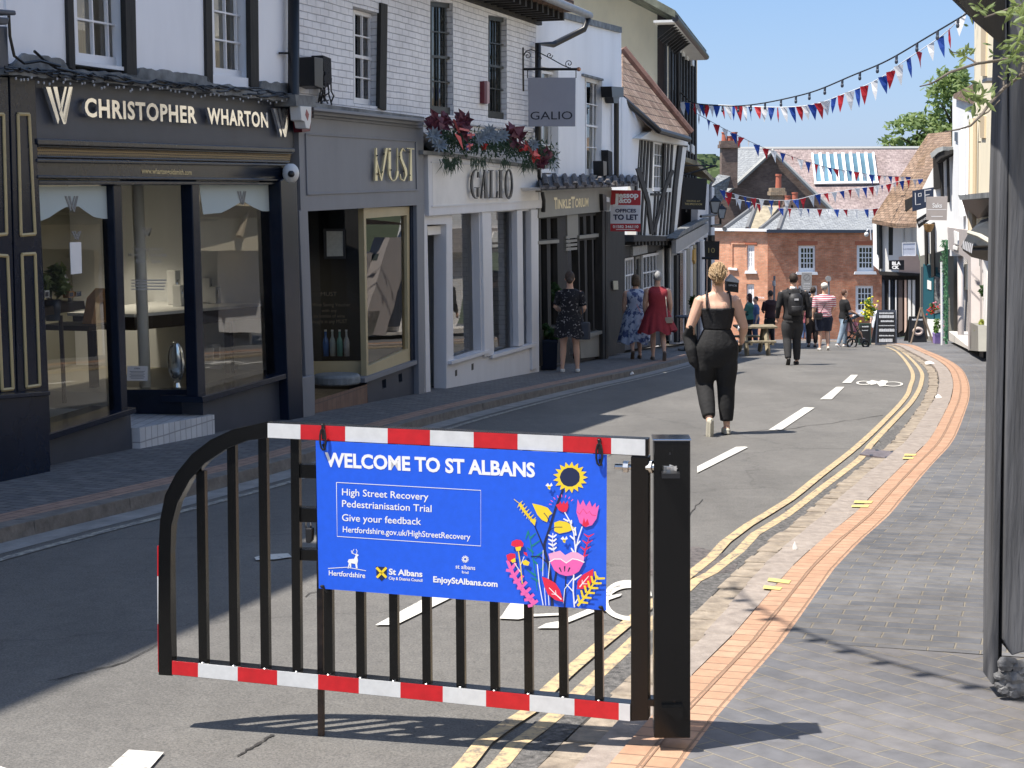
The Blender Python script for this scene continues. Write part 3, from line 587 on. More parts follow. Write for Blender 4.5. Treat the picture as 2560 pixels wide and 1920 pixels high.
def loop(px, py, r1=.02):
    c0 = bd.P(px, py, .015); return [c0 + bd.e1 * (r1 * .5 * sin(a)) + bd.e2 * (r1 * 1.8 * cos(a)) for a in [2 * pi * k / 10 for k in range(11)]]
for i, (px, py) in enumerate([(807, 1098), (1498, 1136)]):
    b = MB(); b.tube(loop(px, py), .0035, 6, False); q = bd.P(px, py - 36, .0); b.ell(q, (.007, .006, .006), 8, 5); q = bd.P(px, py + 12, .009); b.tube([q, q + V((.008, 0, -.02))], .004, 6)
    b.pp(GP, [(px - 4, py - 40), (px + 4, py - 40), (px + 5, py), (px - 3, py)], .002, .0045); b.build('cable_tie', M_black, board)
for px, py in [(806, 1466), (1502, 1518)]:
    b = MB(); b.ell(bd.P(px, py, .008), (.008, .005, .006), 8, 5); b.tube([bd.P(px, py, .01), bd.P(px + 12, py + 14, .0)], .004, 6); b.build('cable_tie', M_black, board)
# ================================================================ LEFT SIDE BUILDINGS
P1 = Pl((-2.2, 16.6, 0), 17)
M_render = mat('white_render', (.86, .87, .89), .85, .08, .9, .25, streak=3)
M_wbrick = brickmat('white_painted_brick', (.82, .82, .83), (.86, .86, .87), (.58, .58, .61), .225, .078, .006, .75, 1.1, .11, 3, sharp=.7, big=(.93, .93, .94))
M_navy = mat('navy_gloss_paint', (.008, .014, .03), .25, .25, 2, .05, spec=.3)
M_char = mat('charcoal_paint', (.045, .054, .076), .45, .15, 2.5)
M_char2 = mat('charcoal_moulding', (.02, .026, .04), .25, .2, 6, .1, spec=.45)
M_gold = mat('gold_bead_paint', (.5, .4, .2), .45)
M_brass = mat('satin_brass', (.62, .47, .2), .35, metal=.6, var=.1, scale=5)
M_grey = mat('taupe_grey_paint', (.2, .21, .235), .5, .1, 2, .05, streak=4)
M_lgrey = mat('pale_grey_paint', (.68, .68, .7), .5, .06, 2.5, streak=3)
M_ply = mat('aged_pale_board', (.8, .78, .75), .6, .1, 1.6)
M_glass = glassmat('shop_glass', (.9, .93, .93), 2.05)
M_glassU = glassmat('window_glass', (.8, .84, .86), 1.9)
M_int = mat('dark_interior', (.02, .02, .022), .8)
M_beige = mat('beige_interior_wall', (.3, .29, .23), .8, .06, 1)
M_bfloor = mat('interior_floor', (.22, .18, .13), .5)
M_curt = mat('net_curtain', (.6, .58, .52), .9, .12, 8, streak=6)
M_lead = mat('weathered_lead', (.11, .12, .125), .7, .45, 4, .6, col2=(.26, .27, .27))
M_timb = mat('black_timber', (.022, .02, .018), .75, .4, 12, .4, streak=6)
M_tile = None
def tilemat(name, c1, c2, cm, bw=.17, bh=.1, big=None, bump=1.2):
    return brickmat(name, c1, c2, cm, bw, bh, .012, .9, bump, .4, 5, off=.5, sharp=.4, big=big)
M_tile = tilemat('clay_roof_tiles', (.24, .13, .085), (.34, .22, .15), (.06, .04, .03), big=(.6, .62, .5))
M_slate = tilemat('grey_slates', (.2, .21, .22), (.27, .28, .28), (.1, .1, .1), .3, .2, bump=.5)
M_frost = mat('frosted_film', (.46, .53, .53), .9)
M_mull = M_navy
TOP = {}
def quadf(Q):
    a, b_, c_, d_ = [V(q) for q in Q]   # TL TR BR BL
    return lambda s, t: (a * (1 - s) + b_ * s) * (1 - t) + (d_ * (1 - s) + c_ * s) * t
def qprism(mb, pl, Q, s0, s1, t0, t1, th, mi=0):
    f = quadf(Q); mb.prism([f(s0, t0), f(s1, t0), f(s1, t1), f(s0, t1)], -pl.n * th, mi)
def window(pl, px, parent, d=-.09, fr=.045, cols=3, rows=4, mf=None, glass=None, curt=None, meet=True, bars=.016, sill=None, back=.5, room=None, ft=.05):
    'a sash window: frame (part) > pane, glazing bars, curtain'
    mf = mf or M_white; Q = [pl.P(u, v, d) if len(p_) == 2 else p_ for p_ in px for u, v in [p_[:2]]]
    f = quadf(Q); W_ = (Q[1] - Q[0]).length; H_ = (Q[3] - Q[0]).length; fs, ft_ = fr / W_, fr / H_
    b = MB()
    for s0, s1, t0, t1 in ((0, fs, 0, 1), (1 - fs, 1, 0, 1), (fs, 1 - fs, 0, ft_), (fs, 1 - fs, 1 - ft_ * 1.5, 1)): qprism(b, pl, Q, s0, s1, t0, t1, ft)
    w_ = b.build('window', mf, parent)
    b = MB(); bs, bt = bars / W_ / 2, bars / H_ / 2
    for i in range(1, cols): s_ = fs + (1 - 2 * fs) * i / cols; b.prism([f(s_ - bs, ft_), f(s_ + bs, ft_), f(s_ + bs, 1 - ft_ * 1.5), f(s_ - bs, 1 - ft_ * 1.5)], -pl.n * ft * .6)
    for i in range(1, rows):
        t_ = ft_ + (1 - 2.5 * ft_) * i / rows; k = 2.2 if (meet and i == rows // 2) else 1
        b.prism([p_ + pl.n * .001 for p_ in (f(fs, t_ - bt * k), f(1 - fs, t_ - bt * k), f(1 - fs, t_ + bt * k), f(fs, t_ + bt * k))], -pl.n * ft * .62)
    if b.v: b.build('glazing_bars', mf, w_)
    b = MB(); n_ = -pl.n * ft * .7; b.quad(*[q + n_ for q in (f(fs, ft_), f(fs, 1 - ft_), f(1 - fs, 1 - ft_), f(1 - fs, ft_))]); b.build('pane', glass or M_glassU, w_)
    if curt:
        b = MB(); segs = 18
        for (s0, s1, t0, t1) in curt:
            for k in range(segs):
                a0 = s0 + (s1 - s0) * k / segs; a1 = s0 + (s1 - s0) * (k + 1) / segs; o0 = -pl.n * (ft + .06 + .02 * (k % 2)); o1 = -pl.n * (ft + .06 + .02 * ((k + 1) % 2))
                b.quad(f(a0, t0) + o0, f(a1, t0) + o1, f(a1, t1) + o1, f(a0, t1) + o0)
        b.build('curtain', M_curt, w_)
    b = MB(); n1 = -pl.n * (ft + back); e = .04; c4 = [f(-e, -e), f(1 + e, -e), f(1 + e, 1 + e), f(-e, 1 + e)]; n0 = -pl.n * (ft + .03)
    bb = [q + n1 for q in c4]; ff = [q + n0 for q in c4]
    b.add(ff + bb, [(4, 7, 6, 5), (0, 4, 5, 1), (1, 5, 6, 2), (2, 6, 7, 3), (3, 7, 4, 0)]); b.build('room', room or M_int, w_)
    if sill:
        b = MB(); e = .04 / W_; b.prism([p_ + pl.n * (.14) for p_ in (f(-e, 1), f(1 + e, 1), f(1 + e, 1 + .07 / H_), f(-e, 1 + .07 / H_))], -pl.n * .16); b.build('sill', sill, w_)
    return w_
def zc(pl, u, v, z, d=0):
    'column of pixel (u,v) raised to world height z'
    a, _ = pl.L(u, v, d); return pl.W(a, z - pl.o.z, d)
def prismP(mb, pl, P, d0, d1, holes=()):
    'mixed pixel / 3D points'
    g = lambda q, d: pl.P(q[0], q[1], d) if len(q) == 2 else V(q) + pl.n * (d - (V(q) - pl.o).dot(pl.n))
    mb.prism([g(q, d1) for q in P], pl.n * (d0 - d1), 0, [[g(q, d1) for q in hh] for hh in holes])
def shell(pl, a0, a1, z0, z1, dep, mt, parent, rz=2.2, roofmt=None, over=.35, name='side_wall', pitch=None, front=-.26, eave=True):
    b = MB(); b.pbox(pl, a0, a0 + .2, z0, z1, -dep, front); b.pbox(pl, a1 - .2, a1, z0, z1, -dep, front); b.pbox(pl, a0 + .2, a1 - .2, z0, z1, -dep, -dep + .2); b.build(name, mt, parent)
    b = MB(); dm = -dep / 2
    pr = [pl.W(a0 - .02, z1, over), pl.W(a0 - .02, z1 + rz, dm), pl.W(a0 - .02, z1, -dep - .2)]
    b.prism([pl.W(a0 - .02, z1 + .02, over), pl.W(a0 - .02, z1 + .2, over), pl.W(a0 - .02, z1 + rz, dm), pl.W(a0 - .02, z1 + .02, -dep - .2)], pl.e1 * (a1 - a0 + .04)); b.build('roof', roofmt or M_tile, parent)
# --- tall building off frame at the near left (casts the long shadow)
aN = P1.L(0, 800)[0]; YS = lambda Y: (Y - 16.6) / P1.e1.y
nb = thing('tall_building', 'white rendered corner building just outside the left edge, seen only by its shadow', 'building', P1.W(YS(0), gz(0)))
b = MB(); b.pbox(P1, YS(-3), YS(7.25), gz(0) - 1, 7.35, -8, -.3); b.build('wall', M_render, nb)
b = MB(); b.prism([P1.W(YS(-3), 7.36, .02), P1.W(YS(-3), 9.6, -4.2), P1.W(YS(-3), 7.36, -8.3)], P1.e1 * (YS(7.25) - YS(-3))); b.build('roof', M_tile, nb)
# --- B0 : navy pilastered shop at the left edge
a0 = YS(7.26); a1 = P1.L(93, 800)[0]
n0 = thing('navy_shopfront_house', 'navy shopfront with gold beaded pilasters at the left edge of the street', 'building', P1.W(a1, gz(12)))
b = MB(); b.pbox(P1, a0, P1.L(20, 100)[0], 1.05, 4.9, -.25, -.02); b.build('wall', M_render, n0)
shell(P1, a0, a1 - .3, gz(9) - .5, 4.9, 7, M_render, n0, 2, front=-.3)
b = MB(); b.pbox(P1, a0, P1.L(20, 600)[0], -2.6, 1.04, -.3, .0); b.build('shopfront', M_navy, n0)
def pilaster(u0, u1, v0, v1, u0b, u1b, d, parent, panels):
    b = MB(); b.pp(P1, [(u0, v0), (u1, v0 + 4), (u1b, v1 - 4), (u0b, v1)], -.05, d); p = b.build('pilaster', M_navy, parent, bevel=.006)
    g = MB()
    for (x0, y0, x1, y1, x2, y2, x3, y3) in panels:
        # gold bead on right and bottom/top, dark recess on the left as the photo shows
        for A, B_ in (((x1, y1), (x2, y2)), ((x3, y3), (x2, y2)), ((x0, y0), (x1, y1)), ((x0, y0), (x3, y3))):
            q0, q1 = P1.P(*A, d + .004), P1.P(*B_, d + .004); g.tube([q0, q1], .014, 6)
    g.build('gold_bead', M_gold, p)
pilaster(24, 88, 188, 1000, 45, 115, .1, n0, [(44, 285, 72, 286, 87, 585, 52, 588), (54, 636, 87, 634, 99, 963, 66, 968)])
pilaster(-40, 20, 188, 1005, -20, 42, .12, n0, [(-20, 285, 8, 286, 16, 585, -12, 588), (-10, 638, 18, 640, 32, 972, 5, 975)])
b = MB(); b.pp(P1, [(-60, 1000), (122, 985), (128, 1200), (-60, 1230)], -.05, .26); b.build('plinth', M_navy, n0, bevel=.01)
b = MB(); b.pp(P1, [(-60, 992), (126, 978), (126, 988), (-60, 1003)], -.05, .285); b.build('plinth_cap', M_navy, n0, bevel=.004)
b = MB(); b.pp(P1, [(-60, 18), (40, 26), (42, 38), (-60, 30)], -.05, .35); b.pp(P1, [(-60, 38), (26, 44), (20, 62), (-60, 56)], -.05, .22); b.pp(P1, [(-60, 62), (20, 66), (22, 190), (-60, 186)], -.05, .12); b.build('cornice', M_char, n0, bevel=.01)
# --- B1 : white house with the jeweller's shop
j = thing('jewellers_house', 'white rendered house above a charcoal jewellers shopfront with silver lettering', 'building', P1.W(P1.L(400, 900)[0], gz(14)))
T_ = 4.25
for nm in (0,):
    b = MB()
    prismP(b, P1, [zc(P1, 22, 100, T_), zc(P1, 727, 100, T_), (727, 244), (640, 226), (560, 214), (350, 182), (170, 158), (60, 150), (22, 160)], -.24, 0,
           [[zc(P1, 189, 100, 3.0), zc(P1, 318, 100, 3.0), (318, 168), (189, 152)], [zc(P1, 533, 100, 3.0), zc(P1, 628, 100, 3.0), (628, 196), (533, 186)]])
    b.build('wall', M_render, j)
shell(P1, P1.L(22, 100)[0], P1.L(727, 100)[0], -2.9, T_, 7, M_render, j, 1.9)
for u0, u1, vb in ((189, 318, 152), (533, 628, 186)):
    px = [zc(P1, u0 + 1, 100, 2.99, -.1), zc(P1, u1 - 1, 100, 2.99, -.1), (u1 - 1, vb + (u1 - u0) * .12), (u0 + 1, vb)]
    Q = [P1.P(*q, -.1) if len(q) == 2 else q for q in px]
    W_ = MB(); window(P1, [(0, 0)] * 4, j) if False else None
    f = quadf(Q)
    def winQ(Q, **k):
        class _P: pass
        return window(type('X', (), {'P': lambda s, u, v, d=0: Q[int(u)], 'n': P1.n})(), [(0, 0), (1, 0), (2, 0), (3, 0)], j, **k)
    winQ(Q, cols=3, rows=7, curt=[(0, .8, .3, 1)] if u0 < 300 else [(0, .85, .3, 1)], meet=False)
    b = MB()
    for x0, x1 in ((u0 - 15, u0), (u1, u1 + (25 if u0 < 300 else 20))): prismP(b, P1, [zc(P1, x0, 100, 3.2), zc(P1, x1, 100, 3.2), (x1, vb + 24 + (x1 - u0) * .12), (x0, vb + 18 + (x0 - u0) * .12)], -.02, .03)
    b.build('window_surround', M_timb, j)
# rough rendered ledge above the fascia
def jag(px, amp, seed, step=9):
    rr = random.Random(seed); out = []
    for (a, c_) in zip(px, px[1:]):
        n = max(1, int(abs(c_[0] - a[0]) / step))
        for k in range(n): t = k / n; out.append((a[0] + (c_[0] - a[0]) * t, a[1] + (c_[1] - a[1]) * t + rr.uniform(-amp, amp)))
    return out + [px[-1]]
b = MB(); b.pp(P1, jag([(62, 134), (160, 148), (172, 172), (345, 186), (350, 168), (520, 190), (527, 205), (650, 222), (655, 204), (722, 208)], 3, 3) + jag([(728, 250), (400, 212), (20, 176)], 2, 5), -.05, .03); b.build('patched_render', M_lead, j)
b = MB(); b.pp(P1, jag([(22, 172), (300, 192), (728, 240)], 1.5, 8) + jag([(735, 256), (400, 220), (22, 186)], 2, 9), -.05, .2); b.build('lead_ledge', M_lead, j)
b = MB(); b.pp(P1, [(84, 194), (730, 257), (734, 374), (88, 352)], -.05, .06); b.build('fascia', M_char, j)
for A, B_, d in ((((93, 346), (738, 371)), ((738, 381), (95, 362)), .115), (((95, 362), (736, 381)), ((730, 386), (95, 368)), .09), (((93, 388), (725, 402)), ((725, 408), (93, 394)), .09), (((93, 396), (728, 410)), ((728, 416), (93, 406)), .11), (((95, 438), (710, 447)), ((710, 453), (95, 446)), .11), (((97, 450), (690, 455)), ((690, 462), (97, 462)), .09)):
    b = MB(); b.pp(P1, [*A, *B_], -.05, d); b.build('moulding', M_char2, j, bevel=.008)
b = MB(); b.pp(P1, [(93, 366), (728, 384), (724, 404), (93, 390)], -.05, .045); b.build('bronze_grille', brickmat('bronze_mesh', (.035, .028, .02), (.03, .025, .02), (.32, .23, .11), .03, .022, .006, .5, .8, .1, 20), j)
b = MB(); b.pp(P1, [(94, 404), (712, 416), (708, 450), (95, 442)], -.05, .07); b.build('transom_board', M_char2, j)
b = MB(); ptext(b, P1, 'www.whartongoldsmith.com', (354, 419), (479, 424), (354, 433), .074, bold=.02, cap=.73); b.build('web_address', mat('gold_lettering', (.62, .5, .25), .4), j, uv=False)
M_chrome = mat('polished_chrome', (.9, .9, .9), .12, metal=.85)
b = MB(); ptext(b, P1, 'CHRISTOPHER', (211, 243), (491, 266), (213, 290), .12, .03, bold=.03, space=1.12); b.build('shop_name', M_chrome, j, uv=False); b = MB(); ptext(b, P1, 'WHARTON', (518, 268), (669, 281), (520, 308), .12, .03, bold=.03, space=1.12); b.build('shop_name', M_chrome, j, uv=False)
def dblW(x0, y0, x1, y1, d=.12, pl=P1, th=.03, mb=None):
    w_, h_ = x1 - x0, y1 - y0; g = lambda a, c_: (x0 + a * w_, y0 + c_ * h_); mb_ = mb or MB()
    for P in ([(0, 0), (.17, .01), (.5, .86), (.45, 1)], [(.27, 0), (.42, 0), (.56, .55), (.50, .66)], [(.98, 0), (1.0, .0), (.74, 1), (.66, .86)], [(.86, .0), (1.0, 0), (.72, 1), (.62, .78)], [(.55, .45), (.7, 0), (.78, 0), (.6, .62)], [(.5, .7), (.58, .55), (.72, .98), (.66, 1.0)]):
        mb_.pp(pl, [g(*q) for q in P], d - th, d)
    return mb_
for q in ((115, 217, 182, 311), (684, 271, 726, 343)): dblW(*q).build('logo', M_chrome, j)
# shop windows
b = MB(); b.pp(P1, [(283, 462), (304, 463), (320, 1032), (304, 1036)], -.05, .07); b.build('mullion', M_navy, j, bevel=.008)
b = MB(); b.pp(P1, [(480, 460), (498, 460), (515, 990), (495, 995)], -.05, .07); b.build('mullion', M_navy, j, bevel=.008)
b = MB(); b.pp(P1, [(701, 452), (742, 420), (761, 1080), (724, 1090)], -.1, .14); b.build('pilaster', M_navy, j, bevel=.01)
b = MB(); b.pp(P1, [(92, 455), (97, 455), (127, 1090), (118, 1095)], -.05, .07); b.build('mullion', M_navy, j)
def pane(pl, px, d, parent, name='shop_window', mt=None): b = MB(); b.quad(*[pl.P(u, v, d) for u, v in px][::-1]); return b.build(name, mt or M_glass, parent)
w1 = pane(P1, [(95, 463), (284, 461), (304, 1030), (125, 1088)], .0, j); w3 = pane(P1, [(497, 461), (702, 459), (708, 940), (514, 992)], .0, j)
b = MB(); b.pp(P1, [(118, 1086), (340, 1018), (342, 1032), (122, 1102)], -.3, .13); b.build('sill', M_navy, j, bevel=.006)
b = MB(); b.pp(P1, [(505, 992), (740, 927), (740, 940), (507, 1008)], -.3, .13); b.build('sill', M_navy, j, bevel=.006)
b = MB(); b.pp(P1, [(122, 1098), (326, 1032), (332, 1160), (130, 1200)], -.3, .04); b.build('stall_riser', M_char, j); b = MB(); b.pp(P1, [(507, 1004), (738, 938), (760, 1090), (512, 1140)], -.3, .04); b.build('stall_riser', M_char, j)
C2 = P1.P(490, 985, -.06); PR = Pl((C2.x, C2.y, 0), e1=(1, 0, 0), e2=(0, 0, 1), n=(0, -1, 0))
M_glF = glassmat('frontal_glass', (.9, .93, .92), 1.5); w2 = pane(PR, [(296, 461), (484, 461), (494, 982), (312, 982)], 0, j, mt=M_glF)
b = MB(); b.pp(PR, [(300, 982), (497, 982), (500, 1078), (300, 1078)], -.05, .02); b.build('stall_riser', M_navy, j); b = MB(); b.pp(PR, [(300, 974), (500, 974), (500, 985), (300, 985)], -.1, .05); b.build('sill', M_navy, j)
b = MB(); b.pp(PR, [(300, 448), (484, 448), (484, 463), (300, 463)], -.1, .02); b.build('door_head', M_navy, j)
# lobby floor, tiled
fz = P1.P(328, 1085).z + .02
aL = P1.L(322, 1040)[0]; aR = P1.L(512, 1040)[0]
b = MB(); b.prism([P1.W(aL, P1.P(326, 1068).z, .1), P1.W(aR, P1.P(510, 1036).z, .1), P1.W(aR, P1.P(510, 1036).z, -1.5), P1.W(aL - .3, P1.P(326, 1068).z, -1.5)], (0, 0, -.6)); b.build('step', brickmat('white_mosaic_tiles', (.6, .62, .64), (.5, .52, .55), (.3, .31, .33), .1, .2, .006, .4, .3, .1, 5, off=0), j)
# interior
I = MB(); zf = -1.95; dB = -2.6
ia0, ia1 = P1.L(97, 700)[0] - .1, P1.L(735, 700)[0]
b = MB(); b.pbox(P1, ia0, ia1, -3, .55, dB - .1, dB); b.pbox(P1, ia1 - .02, ia1 + .02, -3, .55, dB, -.05); b.pbox(P1, ia0 - .04, ia0, -3, .55, dB, -.05); b.build('interior_wall', M_beige, j)
b = MB(); b.pbox(P1, ia0, aL - .02, -3, P1.P(200, 1060).z, dB, -.06); b.pbox(P1, aR - .02, ia1, -3, P1.P(600, 965).z, dB, -.06); b.pbox(P1, ia0, ia1, .5, .6, dB, -.06); b.build('display_floor', mat('pale_display_floor', (.45, .42, .36), .5), j)
b = MB(); b.pbox(P1, aL - .35, aL + .1, -3, .5, -2.4, -1.9); b.pbox(P1, P1.L(420, 700)[0], P1.L(436, 700)[0] + .1, -3, .5, -2.5, -2.3); b.build('inner_pillar', mat('brown_panel', (.06, .04, .03), .5), j)
b = MB(); q = at(345, 500, C2.y + .5); q2_ = V((q.x, q.y, -2.6)); b.tube([q2_, V((q.x, q.y, .5))], .055, 14); b.build('pipe', M_white, j, smooth=True)
# frosted valances on the glass
def film(pl, px, d, nm='window_film'): b = MB(); poly(b, px, d, pl=pl); return b.build(nm, M_frost, j)
film(P1, [(95, 467), (283, 465), (284, 547), (258, 547), (234, 542), (213, 528), (197, 516), (164, 518), (143, 530), (123, 544), (100, 553)], .004)
film(P1, [(498, 463), (674, 461), (676, 528), (656, 528), (633, 518), (607, 502), (574, 522), (553, 532), (508, 536)], .004)
M_lw = mat('white_vinyl', (.7, .72, .72), .6)
def vin(b, pl, rows):
    for s_, tl, tr, bl in rows: ptext(b, pl, s_, tl, tr, bl, .004, bold=.01)
b = MB(); vin(b, PR, [('Opening Hours', (330, 617), (408, 617), (330, 626)), ('Monday - Saturday', (320, 632), (418, 632), (320, 641)), ('9am - 5pm', (338, 648), (404, 648), (338, 657))]); dblW(353, 569, 380, 591, .004, PR, .002, b)
b.build('window_lettering', M_lw, j, uv=False); b = MB()
for k in range(4): b.pp(PR, [(328, 699 + k * 7.5), (416 - k * 2, 699 + k * 7.5), (416 - k * 2, 702 + k * 7.5), (328, 702 + k * 7.5)], .001, .003)
b.build('window_small_print', M_lw, j, uv=False); b = MB(); [dblW(*q_, P1, .002).build('window_logo', mat('grey_vinyl', (.2, .21, .22), .5), j, uv=False) for q_ in ((162, 490, 196, 530, .009), (593, 478, 616, 512, .009), (179, 578, 203, 600, .004))]
b = MB(); b.pp(P1, [(175, 606), (203, 605), (205, 683), (178, 686)], .001, .005); b.build('notice', M_white, j)
b = MB(); b.pp(PR, [(318, 915), (369, 915), (369, 952), (317, 952)], .001, .006); b.build('notice', M_white, j)
b = MB(); ptext(b, PR, 'OPEN', (336, 919), (350, 919), (336, 923), .007)
for k in range(6): b.pp(PR, [(324 + k % 2 * 3, 928 + k * 3.4), (362 - k % 2 * 3, 928 + k * 3.4), (362 - k % 2 * 3, 929 + k * 3.4), (324 + k % 2 * 3, 929 + k * 3.4)], .006, .007)
b.build('notice_print', mat('ink', (.05, .06, .1), .8), j, uv=False)
# display table and jewellery stands (things inside the window)
def setb(name, label, cat, group=None): return thing(name, label, cat, (0, 0, 0), group)
def inb(b, pl, px, dep, dfront): b.pp(pl, px, dfront - dep, dfront)
tb = thing('display_table', 'white topped display table with dark apron inside the jewellers window', 'table', P1.P(600, 800, -.6))
zt = P1.P(600, 760, -.5).z
b = MB(); b.prism([P1.W(P1.L(470, 750, -.3)[0] + .1, zt, -.95), P1.W(ia1 - .1, zt, -.3), P1.W(ia1 - .1, zt, -1.6), P1.W(P1.L(470, 750, -.3)[0] + .1, zt, -1.7)][::1], (0, 0, -.03)); b.build('table_top', M_white, tb)
b = MB(); b.prism([P1.W(P1.L(470, 750, -.3)[0] + .12, zt - .031, -.96), P1.W(ia1 - .12, zt - .031, -.32), P1.W(ia1 - .12, zt - .031, -1.55), P1.W(P1.L(470, 750, -.3)[0] + .12, zt - .031, -1.65)], (0, 0, -.13)); b.build('apron', mat('dark_walnut', (.03, .018, .012), .4), tb)
b = MB()
for a_, d_ in ((P1.L(500, 800)[0] + .3, -1.4), (P1.L(690, 800)[0], -.6)): b.pbox(P1, a_, a_ + .07, -2.4, zt - .16, d_, d_ + .07)
b.build('leg', MC['dark_walnut'], tb)
rr = random.Random(4); k = 0
for (u, hgt, d_, lb) in ((440, .36, -1.1, 'tallest white jewellery stand on the display table, left of the mullion'), (452, .22, -.95, 'small white jewellery stand beside the tallest one'), (525, .26, -.9, 'white necklace stand on the display table just right of the mullion'), (540, .18, -.75, 'low pale ring stand at the front of the display table'), (567, .34, -.8, 'tall white block stand in the middle of the right window'), (590, .12, -.7, 'flat silver dish on the display table')):
    a_ = P1.L(u, 740, d_)[0]; t_ = thing('display_stand', lb, 'display stand', P1.W(a_, zt, d_), 'jewellery stands on the display table')
    b = MB(); b.pbox(P1, a_, a_ + .11, zt + .001, zt + hgt, d_ - .1, d_); b.build('block', M_white, t_, bevel=.006)
    b = MB(); c0 = P1.W(a_ + .055, zt + hgt * .6, d_ + .004); b.tube([c0 + P1.e1 * (.03 * cos(x)) + V((0, 0, .05 * sin(x))) for x in [pi * q / 8 for q in range(17)]], .004, 5, False); b.build('necklace', M_chrome, t_)
mr = thing('oval_mirror', 'oval chrome ornament standing on the window floor behind the glass', 'ornament', P1.P(440, 900, -.6)); q = at(440, 905, C2.y + .35)
b = MB(); b.ell((q.x, q.y, q.z), (.085, .03, .2), 20, 12); b.build('dish', M_chrome, mr, smooth=True); b = MB(); b.tube([q + V((0, .01, -.2)), q + V((0, .01, -.3))], [.03, .06], 12); b.build('foot', M_chrome, mr)
# goods in the jeweller's windows
zf1 = P1.P(200, 1060).z + .002
t_ = thing('wooden_stand', 'orange wooden display stand in the left jewellers window', 'display stand', P1.P(250, 815, -.9)); b = MB(); prismP(b, P1, [(228, 815), (240, 745), (262, 720), (268, 815)], -1.0, -.9, [[(243, 800), (248, 758), (260, 752), (262, 800)]]); b.build('board', mat('orange_wood', (.5, .26, .1), .5, .2, 5), t_, bevel=.004)
b = MB(); b.pp(P1, [(222, 815), (284, 806), (284, 818), (222, 828)], -1.3, -.8); b.build('shelf', mat('dark_walnut', (.03, .018, .012), .4), t_)
t_ = thing('silver_arch', 'curved silver arch ornament on a dark shelf in the left jewellers window', 'ornament', P1.P(150, 760, -.8)); b = MB(); c_ = P1.P(150, 760, -.8); b.tube([c_ + P1.e1 * (.16 * cos(a)) + V((0, 0, .3 * sin(a))) for a in [pi * k / 12 for k in range(13)]], .03, 8, flat=.5); b.build('arch', M_chrome, t_, smooth=True)
b = MB(); b.pp(P1, [(98, 770), (210, 752), (214, 772), (100, 792)], -1.3, -.7); b.build('shelf', MC['dark_walnut'], t_); b = MB(); b.tube([c_ + V((0, 0, -.1)), V((c_.x, c_.y, zf1))], .02, 8); b.build('leg', MC['dark_walnut'], t_)
for k, (u, v, w_, h_, mt_, lb) in enumerate(((112, 745, 12, 18, M_white, 'small white ring box at the left end of the dark shelf'), (172, 745, 14, 16, MC['orange_wood'], 'small wooden ring box beside the silver arch'), (192, 742, 12, 12, M_chrome, 'small silver dish box at the right end of the dark shelf'), (150, 1062, 22, 22, M_white, 'white card standing low in the corner of the left window'), (532, 905, 20, 44, M_white, 'white picture frame leaning on the floor of the right window'), (570, 925, 26, 12, M_chrome, 'low silver tray on the floor of the right window'), (640, 900, 16, 26, M_white, 'upright white card on the floor of the right window'))):
    t_ = thing('display_box', lb, 'display box', P1.P(u, v, -.6), 'small goods in the jewellers windows'); b = MB(); b.pp(P1, [(u, v - h_), (u + w_, v - h_ - 2), (u + w_, v - 2), (u, v)], -.66, -.6); b.build('box_body', mt_, t_, bevel=.003); b = MB(); b.pp(P1, [(u + w_ * .2, v - h_ * .8), (u + w_ * .8, v - h_ * .8 - 1), (u + w_ * .8, v - h_ * .25), (u + w_ * .2, v - h_ * .2)], -.6, -.597); b.build('insert', mat('grey_velvet', (.12, .12, .14), .9), t_)
t_ = thing('round_wall_shelf', 'round pale wall shelf with bars on the back wall of the right window', 'wall decoration', P1.P(527, 630, -1.5)); b = MB(); c_ = P1.P(527, 632, -1.5); b.tube([c_ + P1.e1 * (.3 * cos(a)) + V((0, 0, .3 * sin(a))) for a in [2 * pi * k / 24 for k in range(25)]], .016, 6, False)
for z in (-.14, 0, .14): b.tube([c_ + P1.e1 * -.27 + V((0, 0, z)), c_ + P1.e1 * .27 + V((0, 0, z))], .01, 5)
b.build('ring', mat('pale_gold', (.6, .52, .38), .5), t_)
crownp = P1.P(128, 715, -.75)
# --- B2 : white painted brick building over two shops
k2 = thing('painted_brick_house', 'white painted brick building above a grey wine shop and a pale dress shop', 'building', P1.W(P1.L(1060, 970)[0], gz(20)))
zE = 2.62; aE = P1.L(1341, 200)[0]
b = MB()
def hp(u0, v0, u1, v1, u2, v2, u3, v3): return [(u0, v0), (u1, v1), (u2, v2), (u3, v3)]
prismP(b, P1, [zc(P1, 728, 100, zE), P1.W(aE, zE), (1341, 440), (1200, 440), (1058, 330), (1058, 300), (742, 268), (728, 262)], -.24, 0,
       [[zc(P1, 884, 100, 1.98), zc(P1, 949, 100, 1.98), (949, 267), (884, 259)], hp(1076, 2, 1132, 8, 1134, 289, 1075, 283), hp(1221, 37, 1267, 44, 1267, 300, 1220, 294)])
b.build('wall', M_wbrick, k2)
shell(P1, P1.L(728, 200)[0], aE, -3.6, zE, 8, M_wbrick, k2, 2.6, over=.62, roofmt=M_tile)
def winpx(pl, px, par, **k): return window(pl, px, par, **k)
q = [zc(P1, 885, 100, 1.97, -.1), zc(P1, 948, 100, 1.97, -.1), P1.P(948, 266, -.1), P1.P(885, 258, -.1)]
window(type('X', (), {'P': lambda s, u, v, d=0: q[int(u)], 'n': P1.n})(), [(0, 0), (1, 0), (2, 0), (3, 0)], k2, cols=3, rows=4, curt=[(.05, .3, 0, 1), (.65, .9, 0, 1)])
b = MB(); prismP(b, P1, [zc(P1, 949, 100, 2.1), zc(P1, 965, 100, 2.1), (966, 276), (949, 270)], -.02, .03); b.build('window_surround', M_timb, k2)
